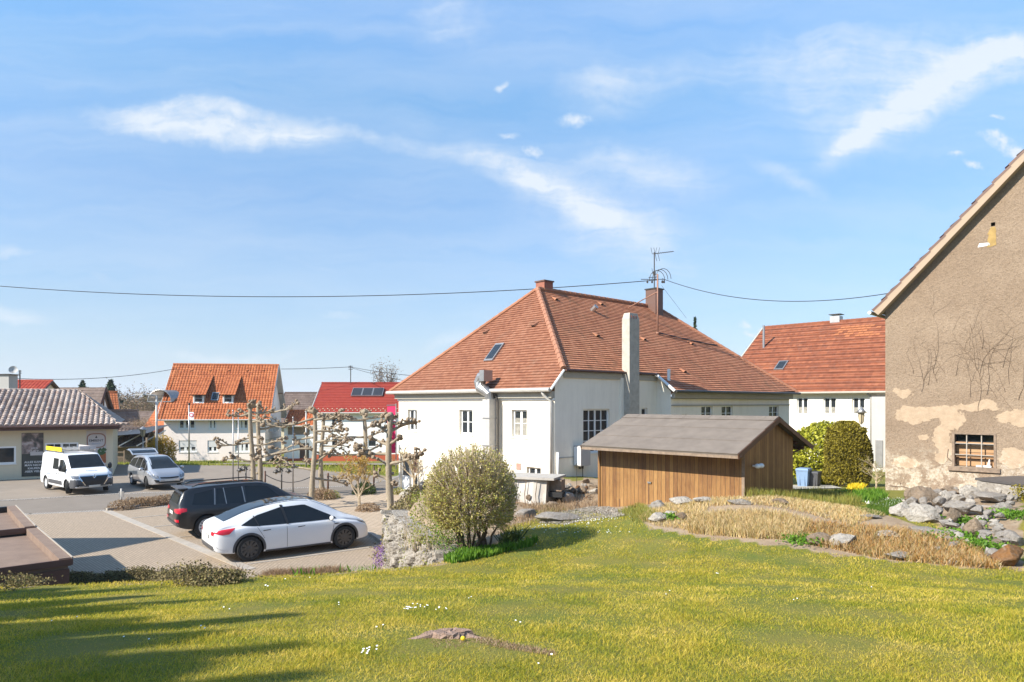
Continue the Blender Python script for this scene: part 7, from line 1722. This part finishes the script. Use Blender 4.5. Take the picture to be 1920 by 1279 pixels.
# ---- far trees and the wood
def spruce(label, base, h, w, n=2600, size=.35, group=None, name='spruce_tree', gap=.0):
    b = Vector(base); t = thing(name, label, 'tree', b, 0, group); mb = MB(); mb.tube([b, b+Vector((0,0,h*.97))], [h*.02+.05, .02], M['darktwig'], 7); mb.build('trunk', t)
    z = rng.random(n)**.75; a = rng.random(n)*6.283; lay = .72+.28*np.sin(z*h*5.5+np.sin(a*3)); r = w*(1-z)**.85*(.25+.75*rng.random(n)**.5)*lay+.03
    leaves('crown', np.c_[b.x+r*np.cos(a), b.y+r*np.sin(a), b.z+h*(.05+.95*z)-r*.18], size, M['sprucel'], t, .35)
spruce('dark spruce top standing up behind the orange gable', Q(208,900,110), 11.0+5, 6.5, 2600, .8)
spruce('small dark conifer tip behind the dark barn roof', Q(155,900,120), 13+4.4, 6, 2200, .8)
spruce('dark conifer in the middle of the bare wood', Q(272,850,125), 10.5, 3.6, 1500, .8)
spruce('thin conifer top showing over the right slope of the hipped roof', Q(1303,800,75), 12, 1.1, 900, .4, gap=.3)
def bare_tree(label, base, h, w, group=None, n=900, mat=None):
    b = Vector(base); t = thing('bare_tree', label, 'tree', b, 0, group); mb = MB(); tips = []
    for i in range(9):
        a = rnd.random()*6.3; q = wander(b, (math.cos(a)*.25,math.sin(a)*.25,1), h*rnd.uniform(.6,.95), 6, .12, .02); mb.tube(q, [h*.018*(1-.8*k/6) for k in range(7)], M['darktwig'], 4, False); tips += q[2:]
    mb.build('trunk', t); tp = np.array([tuple(x) for x in tips]); i = rng.integers(0, len(tp), n*4); leaves('crown', tp[i]+rng.normal(size=(n*4,3))*np.array([w*.25,w*.25,h*.09]), h*.04, mat or M['barewood'], t, .3)
for k, (u, D, h) in enumerate(((222,118,9.5),(236,112,9.2),(247,120,9.5),(258,113,9),(266,122,10),(282,118,9),(292,112,8.8),(243,100,8.5),(230,128,11),(254,130,11),(276,108,8.4),(300,116,8.6),(215,108,8.5),(288,128,10.5))):
    x = (u-960)*D/F; bare_tree('bare brown woodland tree in the belt between the shop and the pink house', (x, D, float(zfar(0,D))-.5), h, 3.2, 'bare trees of the wood behind the shop', 800)
bare_tree('thin bare treetop behind the red roof ridge', Q(723,760,95), 6.5, 1.4, None, 500); bare_tree('round pale bare shrub behind the outbuilding', Q(268,838,68), 2.9, 2.0, None, 1300, M['dryplant'])
# distant hill
def hill():
    n = 90; m = 12; X_ = np.linspace(-2600, 2400, n); V_ = []
    for j in range(m):
        y = 2000+j*120
        for x in X_:
            e = math.sin(math.pi*j/(m-1))**.7 if j < m-1 else 0; pr = 30*math.exp(-((x+850)/420)**2)+12*math.exp(-((x+1500)/300)**2)+9*math.exp(-((x-300)/900)**2)+4+3*pnoise(Vector((x*.006,y*.006,0)))
            V_.append((x, y, -14+(pr+14)*e+3*pnoise(Vector((x*.02,y*.02,1)))*e))
    gi = np.arange(n*m).reshape(m,n); f = np.stack([gi[:-1,:-1],gi[:-1,1:],gi[1:,1:],gi[1:,:-1]],-1).reshape(-1,4); o = fast_mesh('hills', np.array(V_), f, M['hill']); o['kind'] = 'structure'
m, g, b, oc, _ = newmat('forest_hill'); c = g.mix(g.mapr(g.noise(oc,.012,8,.7),.4,.6),(.05,.065,.05),(.12,.13,.09)); g.l(c, b.inputs['Base Color']); b.inputs['Roughness'].default_value = 1; M['hill'] = m
hill()
# conifers outside the frame to the left whose tops shade the lawn
def shade_tree(u, v, h, w):
    g = G(u, v); k = h/math.tan(EL); x, y = g.x+SH.x*k, g.y+SH.y*k; z = h1(x, y); spruce('tall garden conifer standing outside the left edge of the lawn', (x, y, z), h+(g.z-z), w*1.25, 9000 if w < 2 else 17000, .30 if w < 2 else .42, 'garden conifers outside the left edge')
for u, v, h, w in ((290,1102,6.0,1.25),(378,1126,8.0,1.2),(250,1122,7.5,2.2),(230,1165,8,2.6),(300,1205,8.5,2.6),(330,1255,9,2.8),(160,1210,7,3),(120,1135,7,3),(60,1190,7,3),(190,1250,8,3),(40,1272,8,3),(210,1145,7.5,2.4),(100,1108,6,2.4),(540,1156,8.5,1.1),(400,1188,9.0,1.3),(530,1214,9.2,1.2),(560,1268,9.5,1.3),(150,1150,6.5,2.2),(120,1240,7,2.4),(250,1280,9,2)): shade_tree(u, v, h, w)

# ------------------------------------------------------------------ lawn
LB = uvpoly([(895,1204),(905,1200),(960,1212),(1040,1227),(1036,1231),(950,1220),(895,1211)])
def lawn():
    # density falls with distance so that blades stay about as fine as the picture can show
    segs = ((3.6,5.5,80000,.024,.0040),(5.5,8,80000,.024,.0052),(8,11,56000,.026,.007),(11,14.5,46000,.03,.009),(14.5,20,34000,.034,.012))
    B_ = []; Hh = []; Ww = []
    for y0, y1, n, h, w in segs:
        y = y0+(y1-y0)*rng.random(n*2); x = (rng.random(n*2)*2-1)*.79*y; s = sdf(x, y); ok = (s > .3)&~inpoly(x, y, LB)&(soilmask(x, y) < .5); x, y = x[ok][:n], y[ok][:n]
        pn = np.sin(x*3.1+y*1.7)*np.sin(y*2.9-x*1.3)+.6*np.sin(x*7.3-y*5.1)
        B_.append(np.c_[x, y, H(x, y)-.004]); Hh.append(np.full(len(x), h)*(1+.35*pn)); Ww.append(np.full(len(x), w))
    b = np.concatenate(B_); hh = np.concatenate(Hh); ww = np.concatenate(Ww); o = blades('lawn_grass', b, np.maximum(hh,.02), ww, M['grass'], None, 1.7, .9); tag(o, 'mown yellow green garden lawn', 'grass', None, 'stuff')
lawn()
M['vergegrass'] = leafmat('verge_grass', [(.12,.20,.025),(.22,.28,.035),(.38,.36,.06),(.50,.42,.14)], .45, .6, .5)
def verge():
    n = 26000; x = -40+rng.random(n)*42; y = 44+rng.random(n)*26; pl = [P(212,868).xy,P(440,874).xy,P(560,879).xy,P(650,887).xy,P(720,895).xy,P(800,891).xy,(-3,49.6),(-14,51),(-24,53.5),(-27,60),(-27,70.5),(-38,69),(-38,54)]
    ok = inpoly(x, y, [tuple(p) for p in pl]); x, y = x[ok], y[ok]; b = np.c_[x, y, zfar(x, y)-.08]; tag(blades('verge_grass', b, .20, .05, M['vergegrass'], None, .8), 'grass verge between the forecourt and the pink house', 'grass', None, 'stuff')
verge()
greens('dry_litter', 'strip of dry straw litter running right from the stump', [(890,1202),(905,1198),(960,1210),(1045,1227),(1040,1233),(950,1222),(895,1212)], 1500, .035, M['dryplant'], .008, 1.6)
greens('dry_litter', 'ring of dry straw litter around the stump', [(800,1200),(830,1188),(880,1188),(905,1205),(860,1222),(810,1218)], 900, .035, M['dryplant'], .008, 1.6)
# daisies
def daisies(label, spots, n, spread=.14):
    mb = MB(); 
    for u, v in spots:
        g = G(u, v)
        for _ in range(n):
            x, y = g.x+rnd.gauss(0,spread), g.y+rnd.gauss(0,spread); z = h1(x, y)+.05+rnd.random()*.02; r = (.006+.004*rnd.random())*(1 if g.y < 9 else 1.5); a0 = rnd.random()*3
            mb.face([(x+r*math.cos(a0+k*1.047),y+r*math.sin(a0+k*1.047)-.0,z+.35*r*math.sin(a0+k*1.047)) for k in range(6)], M['petal'])
            mb.tube([(x,y,z-.06),(x,y,z-.002)], .0015, M['grasslush'], 3, False)
    o = mb.build('daisies'); tag(o, label, 'flowers', None, 'stuff')
daisies('clump of white daisies left of the stump', [(770,1150),(778,1146),(762,1152),(790,1148),(832,1152)], 5, .05)
daisies('small clump of daisies near the lower edge', [(686,1235),(690,1230)], 5, .04)
daisies('scattered white daisies on the lawn between bush and shed', [(960,1005),(1000,995),(1040,990),(1080,985),(1110,978),(1150,976),(1125,980),(980,1020),(1060,1000),(1150,1000)], 12, .22)
daisies('white daisies sprinkled over the lawn', [(500,1105),(420,1150),(545,1090),(640,1140),(340,1195),(730,1185),(880,1130),(980,1180),(1270,1120),(1345,1080),(1500,1130),(1660,1110),(135,1172),(230,1210),(1000,1250)], 2, .12)
# carpet of white flowers before the barn
pl = [(1600,938),(1700,935),(1712,945),(1690,957),(1640,950)]; greens('white_flower_carpet', 'carpet of small white flowers in front of the barn corner', pl, 700, .07, M['petal'], .022, .8)
# stump
def stump():
    g = G(845,1198); t = thing('tree_stump', 'low weathered tree stump half sunk in the lawn', 'stump', g); mb = MB(); n = 22
    ring = lambda r, z, j: [(g.x+(r+j*rnd.uniform(-.03,.03))*1.25*math.cos(2*math.pi*i/n)*(1+.12*math.sin(3*2*math.pi*i/n)), g.y+(r+j*rnd.uniform(-.02,.02))*.75*math.sin(2*math.pi*i/n), g.z+z+j*rnd.uniform(-.008,.008)) for i in range(n)]
    r = [ring(.17,-.05,1), ring(.135,.03,1), ring(.115,.065,1), ring(.10,.07,1), ring(.06,.055,1)]
    for a, b in zip(r[:-1], r[1:]):
        for i in range(n): mb.face([a[i],a[(i+1)%n],b[(i+1)%n],b[i]], M['stump'])
    mb.face(r[-1], M['stump']); mb.build('wood', t)
    mb = MB(); mb.tube(wander(g+Vector((.1,0,.03)), (.9,-.35,-.06), .40, 8, .12), [.035,.03,.03,.026,.022,.02,.016,.012,.006], M['stump'], 6, jit=.3); mb.build('root', t); mb = MB(); mb.tube(wander(g+Vector((-.15,0,.03)), (-.9,-.45,-.1), .3, 5, .1), [.05,.045,.035,.03,.02,.01], M['stump'], 6, jit=.3); mb.build('root', t)
M['stump'] = plain('weathered_stump', (.36,.25,.19), .95, 0, .3, 16, 70, .9, .02, col2=(.17,.11,.08)); stump()
p = G(868,1207); mb = MB(); mb.blob(p+Vector((0,0,.045)), .02, M['yellowpaint'], 2, .1); mb.tube([p, p+Vector((0,0,.04))], .002, M['grasslush'], 3); single(mb, 'dandelion', 'single yellow dandelion beside the stump', 'flower')
# ------------------------------------------------------------------ rocks
def rock(label, u, v, w, h, mat, name='rock', group=None, flat=1.0, depth=.8, cat='rock', sub=4, yaw=None, lift=0):
    """u,v centre of the stone in the photograph, w,h its size there"""
    w *= 1.15; h *= 1.2; g = G(u, v+h*.35); k = g.y/F; W = w*k/2; Hh = h*k/2*flat; D_ = W*depth; seed = rnd.random()*50
    mb = MB(); bm = bmesh.new(); bmesh.ops.create_icosphere(bm, subdivisions=sub, radius=1); S0 = Vector((seed, seed*.37, seed*.71))
    pl = [(Vector((rnd.uniform(-1,1),rnd.uniform(-1,1),rnd.uniform(-.6,1))).normalized(), rnd.uniform(.45,.8)) for _ in range(13)]
    for q in bm.verts:
        p = q.co.copy(); d = 1+.16*pnoise(p*1.3+S0)
        p = p*d
        for n_, c_ in pl:
            e = p.dot(n_)-c_
            if e > 0: p -= n_*e*.92
        p = p*(1+.09*pnoise(p*3.5+S0)+.05*pnoise(p*9+S0)+.03*pnoise(p*21+S0)); q.co = p
    mx = [max(abs(q.co[i]) for q in bm.verts) for i in range(3)]; base = len(mb.v); kk = mb._m(mat)
    for q in bm.verts: mb.v.append((g.x+q.co.x/mx[0]*W*1.04, g.y+D_*.6+q.co.y/mx[1]*D_, g.z+lift+Hh*.85+q.co.z/mx[2]*Hh*1.12))
    bm.verts.index_update()
    for f in bm.faces: mb.f.append(tuple(base+x.index for x in f.verts)); mb.mi.append(kk); mb.uv.append([(0,0)]*3)
    bm.free(); o = single(mb, name, label, cat, group, True, angle=32)
    return o
W_, G_, B_r, O_ = M['rockw'], M['rockg'], M['rockb'], M['rocko']
for a in [
 ('rounded brown boulder highest on the left of the barn rock pile',1736,937,58,32,B_r),('dark brown boulder tucked behind the rounded brown boulder',1722,930,38,26,B_r),
 ('pointed white rock at the left end of the barn rock pile',1698,958,42,28,W_),('broad white boulder right of the pointed white rock',1736,968,58,28,W_),
 ('small upright white rock in the middle of the barn rock pile',1775,936,20,26,W_),('pale rock right of the small upright white rock',1797,939,28,16,W_),
 ('wide pale grey boulder in the centre of the barn rock pile',1816,957,58,26,G_),('pale block topping the barn rock pile',1822,926,34,22,W_),
 ('layered grey slab under the dark cover',1872,936,54,20,G_,'rock',None,1,.9),('flat grey ledge right of the open pipe end',1883,953,34,14,G_),
 ('upright brown rock below the wide pale boulder',1791,973,28,34,B_r),('large flat grey stone between reeds and rock pile',1753,1001,70,24,G_,'rock',None,.8,.9),
 ('brown rock left of the grey pipe',1833,995,32,34,B_r),('smooth dark grey stone at the lawn edge below the reeds',1695,1045,46,16,G_),
 ('big rusty orange rock at the right edge of the picture',1902,1048,64,36,O_),('grey rock left of the big rusty orange rock',1872,1043,30,28,G_),
 ('long white stone among the orange reeds',1674,1007,48,14,W_),('dark brown stone under the blue grey sheet',1878,1022,38,16,B_r),
 ('grey stone right under the blue grey sheet',1892,1008,34,18,G_),('round grey stone at the right edge above the rusty rock',1912,1016,24,22,G_),
 ('flat white stone at the lawn edge right of the orange reeds',1792,1056,28,8,W_),('split brown boulder at the lawn edge in front of the reeds',1539,1013,44,24,B_r),
 ('long white boulder right of the split brown boulder',1586,1018,52,26,W_),('low grey stone left of the weed clump at the lawn edge',1492,1003,26,10,G_),
 ('grey stone farthest left below the shed wall',1236,949,30,14,G_),('flat pale stone under the shed wall left of centre',1284,942,44,12,W_),('pale stone under the middle of the shed wall',1323,938,38,12,W_),
 ('long low grey stone under the right end of the shed wall',1388,943,52,9,G_),('brown flat stone in the grass below the shed gable',1468,942,34,12,B_r),
 ('square brown stone left of the reed stand',1281,970,24,16,B_r),('pale stone at the left tip of the reed bed',1238,974,38,16,W_),('small pale stone left of the square brown stone',1259,963,22,10,W_),
 ('blue grey boulder right of the round bush',985,964,38,20,G_),('long flat grey slab in front of the shed yard',1050,971,80,18,G_,'rock',None,.8,.7),('dark small stone left of the shed yard',1034,947,22,10,B_r),
 ('white boulder at the foot of the house bank',1063,936,26,17,W_),('rounded pinkish rock on the house bank under the meter box',1091,920,17,15,B_r),('little brown rock left of the pinkish rock on the bank',1074,921,12,12,B_r),
 ('rusty brown rock right of the white cellar block',1050,926,17,14,O_),('small rusty rock beside the cellar block corner',1036,931,13,11,O_),('dark stone at the top of the house bank',1098,903,14,9,B_r),
 ('pale stone on the right side of the house bank',1116,923,20,13,W_),('grey slate stone on top of the house bank',1056,913,20,7,G_),
 ('thin dark stone lying in the litter right of the reeds',1638,969,44,8,G_,'rock',None,.8,.8)]:
    rock(*a)
for k in range(90):
    u, v = rnd.choice(((rnd.uniform(1700,1900), rnd.uniform(922,965)), (rnd.uniform(1760,1900), rnd.uniform(965,1040)), (rnd.uniform(1740,1910), rnd.uniform(918,940))))
    rock('small fist to head sized stone wedged in the rock pile below the barn wall', u, v, rnd.uniform(9,26), rnd.uniform(7,16), rnd.choice((W_,G_,B_r,G_)), 'small_rock', 'small stones of the barn rock pile', 1, .9, 'rock', 2, lift=rnd.uniform(0,.1))
for k in range(26):
    u, v = rnd.uniform(1035,1122), rnd.uniform(905,945); rock('small stone lying on the rubble bank beside the house wall', u, v, rnd.uniform(5,12), rnd.uniform(4,8), rnd.choice((W_,O_,B_r,G_)), 'small_rock', 'small stones of the house bank', 1, .9, 'rock', 2)
# rock retaining wall at the corner of the lot: courses of rough blocks
def rockwall():
    a, b = Vector((-3.38,18.75)), Vector((-1.5,14.75)); t = thing('rock_retaining_wall', 'rough pale rock retaining wall at the corner of the parking lot', 'wall', (a.x,a.y,0)); d = (b-a); L = d.length; d.normalize(); n = Vector((-d.y, d.x))
    if n.x > 0: n = -n
    # chiselled blocks: each cell of a jittered pattern is a tilted facet with crevices between
    mb = MB(); du = .035; NU = int((L+.9)/du); NV = 50; sd = []
    z = .1; row = 0
    while z < 1.75:
        x = -.5+rnd.uniform(0,.2)
        while x < L+.5: sd.append((x, z+rnd.uniform(-.1,.1), rnd.uniform(-.12,.12), rnd.uniform(-.45,.45), rnd.uniform(-.5,.5), rnd.uniform(.8,1.5))); x += rnd.uniform(.22,.5)
        z += rnd.uniform(.24,.36)
    S_ = np.array(sd); P_ = {}
    for i in range(NU+1):
        u = -.45+i*du; top = 1.58-.16*u/L+.10*pnoise(Vector((u*2.5,0,5)))
        for j in range(NV+1):
            zz = -.05+(top+.05)*j/NV
            dd = np.hypot((u+.10*pnoise(Vector((u*4,zz*4,1)))-S_[:,0])/S_[:,5], zz+.10*pnoise(Vector((u*4,zz*4,9)))-S_[:,1]); k2 = np.argsort(dd)[:2]; q = S_[k2[0]]; gap = dd[k2[1]]-dd[k2[0]]
            o = q[2]+q[3]*(u-q[0])+q[4]*(zz-q[1])-.13*max(0, 1-gap/.05)+.05*pnoise(Vector((u*6,zz*6,2)))+.025*pnoise(Vector((u*17,zz*17,2)))-.12*zz/1.7
            P_[i,j] = (a.x+d.x*u+n.x*(o+.15), a.y+d.y*u+n.y*(o+.15), zz)
    for i in range(NU):
        for j in range(NV): mb.face([P_[i,j],P_[i+1,j],P_[i+1,j+1],P_[i,j+1]], W_)
        p, q = P_[i,NV], P_[i+1,NV]; mb.face([p,q,(q[0]-n.x*.5,q[1]-n.y*.5,q[2]-.06),(p[0]-n.x*.5,p[1]-n.y*.5,p[2]-.06)], W_)
    for i, e in ((0,-1),(NU,1)):
        for j in range(NV): p, q = P_[i,j], P_[i,j+1]; mb.face([p,q,(q[0]-n.x*.6,q[1]-n.y*.6,q[2]),(p[0]-n.x*.6,p[1]-n.y*.6,p[2])], W_)
    mb.build('stonework', t)
    c = a+n*.0; p = np.stack([np.full(700,a.x)-.2+rng.normal(size=700)*.10, a.y+rng.normal(size=700)*.25-.1, .15+rng.random(700)*.55],1); leaves('purple_flowers', p, .045, M['purple'], t)
    n_ = 900; k = rng.random(n_); p = np.c_[a.x+d.x*k*L+n.x*.2+rng.normal(size=n_)*.04, a.y+d.y*k*L+n.y*.2, .1+1.4*rng.random(n_)]; p = p[(np.sin(k*17) > .55)]; leaves('moss_tufts', p, .05, M['newleaf'], t)
M['purple'] = leafmat('purple_flowers', [(.10,.12,.05),(.30,.14,.42),(.22,.10,.35)], .3); rockwall()
mb = MB(); a = G(770,985); pl = [(-3.0,18.2),(-1.7,15.8),(-1.0,16.4),(-1.2,18.4),(-2.4,20.0)]; 
# pale cellar block beside the house
def cellar():
    p = Q(1000,950,24.3); t = thing('cellar_block', 'crumbling white plastered cellar head with a grey slab top, right behind the round bush', 'outbuilding', (p.x,p.y,1.0)); e = Vector((.93,-.36)).normalized(); T = Fr((Q(945,950,24.8).x,24.8), e)
    L = T.px(1026,900)[0]; mb = MB(); zt = T.px(985,898)[1]; n = 10; m = 6
    def f(a, z): return (T(a, .05*pnoise(Vector((a*2,z*2,3)))+.18*(zt-z)+.05*math.sin(a*7), z))
    for i in range(n):
        for j in range(m):
            a0, a1, z0, z1 = L*i/n, L*(i+1)/n, .9+(zt-.9)*j/m, .9+(zt-.9)*(j+1)/m; mb.face([f(a0,z0),f(a1,z0),f(a1,z1),f(a0,z1)], M['lime'])
    mb.face([T(L,.05,zt),T(L,.2,.9),T(L+.0,-1.6,.9),T(L,-1.6,zt)], M['stone']); mb.face([T(0,.05,zt),T(0,.2,.9),T(0,-1.6,.9),T(0,-1.6,zt)], M['lime']); mb.build('wall', t, True, angle=30)
    mb = MB(); mb.box(-.15,L+.30,-1.3,.16,zt+.002,zt+.08,M['stone'],T); mb.build('cover_slab', t)
    mb = MB(); mb.box(L+.03,L+.45,-.7,-.25,zt-.42,zt-.02,M['oldwood'],T); mb.box(L+.03,L+.52,-.9,-.1,zt-.62,zt-.44,M['black'],T); mb.build('wooden_box', t)
    mb = MB()
    for a in (.28,.55,.8): mb.tube([T(L*a,.12,zt-.02),T(L*a-.03,.22,zt-.5),T(L*a+.02,.3,.95)], [.012,.018,.01], M['rockb'], 5)
    mb.blob(T(L*.62,.22,zt-.62), .10, M['rockb'], 2, .4, (1,.3,1)); mb.build('cracks', t)
M['lime'] = plaster('crumbling_lime_plaster', (.50,.465,.42), (.30,.25,.19), .9, 25, 1.0); cellar()
# dark slab cover on the right rock pile
p = Q(1885,905,19.5); t = thing('slab_cover', 'thin dark roofing slab on a stone base at the right edge', 'cover', p); mb = MB()
q = [Q(1828,904,20.3),Q(1960,888,21.2),Q(2010,905,18.6),Q(1925,914,18.6)]; z = 2.42
q = [(a.x,a.y,2.3) for a in q]; tq = [(a[0],a[1],2.37) for a in q]; mb.face(tq, M['blacktarp']); mb.face(q[::-1], M['blacktarp'])
for i in range(4): mb.face([q[i],q[(i+1)%4],tq[(i+1)%4],tq[i]], M['blacktarp'])
mb.build('slab', t); mb = MB(); q2 = [(a[0]*.985+.12,a[1]*.985+.1,2.297) for a in q]
for i in range(4):
    a, b = q2[i], q2[(i+1)%4]; mb.face([a,b,(b[0],b[1],1.5),(a[0],a[1],1.5)], M['rockw'])
mb.build('stone_base', t)
n = 1500; c = Q(1905,945,18.3); tag(leaves('creeping_plant', np.c_[c.x+rng.random(n)*1.2, c.y+rng.normal(size=n)*.2, c.z-.25+rng.random(n)*.75], .06, M['yew'], None, .8), 'dark olive creeper hanging below the slab cover at the right edge', 'plant')
# pipes and sheets lying on the rocks
def on(u, v, dz=0): g = G(u, v); return Vector((g.x, g.y, g.z+dz))
a, b = Q(1847,993,15.6), Q(1920,976,15.9); mb = MB(); mb.tube([a,b], .055, M['greypipe'], 14); mb.tube([a,a.lerp(b,.09)], .068, M['greypipe'], 14); mb.tube([a.lerp(b,.5),a.lerp(b,.56)], .064, M['greypipe'], 14); single(mb, 'drain_pipe', 'grey plastic drain pipe lying on the rocks at the right edge', 'pipe', None, True)
a, b = Q(1833,1017,14.6), Q(1912,992,15.0); e = (b-a).normalized(); s = Vector((.15,.9,-.25)).normalized(); mb = MB(); th = Vector((0,0,.012)); q = [a-s*.13,b-s*.11,b+s*.11,a+s*.13]
mb.face([x+th for x in q], M['bluesheet']); mb.face(q[::-1], M['bluesheet'])
for i in range(4): mb.face([q[i],q[(i+1)%4],q[(i+1)%4]+th,q[i]+th], M['bluesheet'])
single(mb, 'metal_sheet', 'narrow blue grey sheet slanting over the rocks below the drain pipe', 'sheet')
a = Q(1858,954,17.2); mb = MB(); q = Vector((.3,-1,.1)).normalized().to_track_quat('Z','Y'); mb.lathe(None, [(.07,-.3),(.07,.1),(.055,.1),(.055,-.3)], M['greypipe'], 18, lambda x, y, z: a+q@Vector((x,y,z))); single(mb, 'pipe_end', 'open end of a grey pipe poking out of the rock pile', 'pipe', None, True)
a, b = Q(1898,985,15.2), Q(1935,992,14.8); mb = MB(); mb.tube([a,b], .05, M['black'], 6); single(mb, 'black_board', 'short black board under the end of the drain pipe at the right edge', 'board')
# garden stake light at the round bush
g0 = G(797,978); g0 = Q(797,972,17.8); mb = MB(); t = thing('garden_stake_lamp', 'dark garden lamp on a thin wooden stake left of the round bush', 'lamp', g0); zt = CH-(908-HZ)*g0.y/F
mb.tube([g0-Vector((0,0,.2)),(g0.x,g0.y,zt)], .018, M['oldwood'], 6); mb.build('stake', t); mb = MB(); mb.lathe((g0.x-.05,g0.y,zt-.22), [(.05,0),(.09,.08),(.12,.20),(.10,.24),(.03,.29),(0,.30)], M['darkmetal'], 12); mb.build('lamp_head', t, True)
# thin wire sculpture-like stake on the bank
g0 = G(1082,955); mb = MB(); mb.tube([g0-Vector((0,0,.1)), g0+Vector((-.02,0,1.45))], .008, M['darkmetal'], 5); single(mb, 'thin_rod', 'thin dark rod standing in the rubble below the meter box', 'rod')
g0 = G(1078,955); mb = MB(); mb.tube(wander(g0, (.3,0,1), .3, 5, .2), [.015,.014,.012,.01,.008,.005], M['darktwig'], 5); mb.tube(wander(g0+Vector((.05,0,.22)), (1,.1,.2), .5, 6, .2), [.012,.01,.01,.008,.006,.005,.004], M['darktwig'], 5); single(mb, 'driftwood_branch', 'crooked dry branch lying in front of the rubble bank', 'branch')
# stepping stones plateau and stairs by the door
mb = MB()
for i in range(3):
    a = P(748+6*i, 932-3*i); mb.box(a.x, a.x+1.3, a.y, a.y+1.2, 0, .15+.02*i, M['concrete'])
struct(mb, 'steps')

# gravel yard between the bank and the shed
yd = [tuple(G(u, v).xy) for u, v in ((1000,968),(1060,958),(1125,948),(1190,966),(1130,972),(1060,984),(1010,982))]
n = 5000; a = np.array(yd); lo, hi = a.min(0), a.max(0); q = lo+(hi-lo)*rng.random((n*3,2)); q = q[inpoly(q[:,0], q[:,1], a)][:n]; n = len(q)
tag(leaves('gravel', np.c_[q, H(q[:,0], q[:,1])+.015], .045, M['gravel'] if 'gravel' in M else M['rockw'], None, .9, 3), 'pale gravel of the little yard in front of the shed', 'gravel', None, 'stuff')
# ------------------------------------------------------------------ air
def haze():
    mb = MB(); mb.box(-5200, 5200, -120, 4400, -60, 75, M['white2']); mb.mats = []
    m = bpy.data.materials.new('haze_air'); m.use_nodes = True; nt = m.node_tree; nt.nodes.clear()
    o = nt.nodes.new('ShaderNodeOutputMaterial'); v = nt.nodes.new('ShaderNodeVolumePrincipled'); v.inputs['Color'].default_value = (.86,.92,1,1); v.inputs['Density'].default_value = .00022
    nt.links.new(v.outputs[0], o.inputs['Volume']); mb.mats = [m]; h = mb.build('haze'); h['kind'] = 'stuff'
haze()
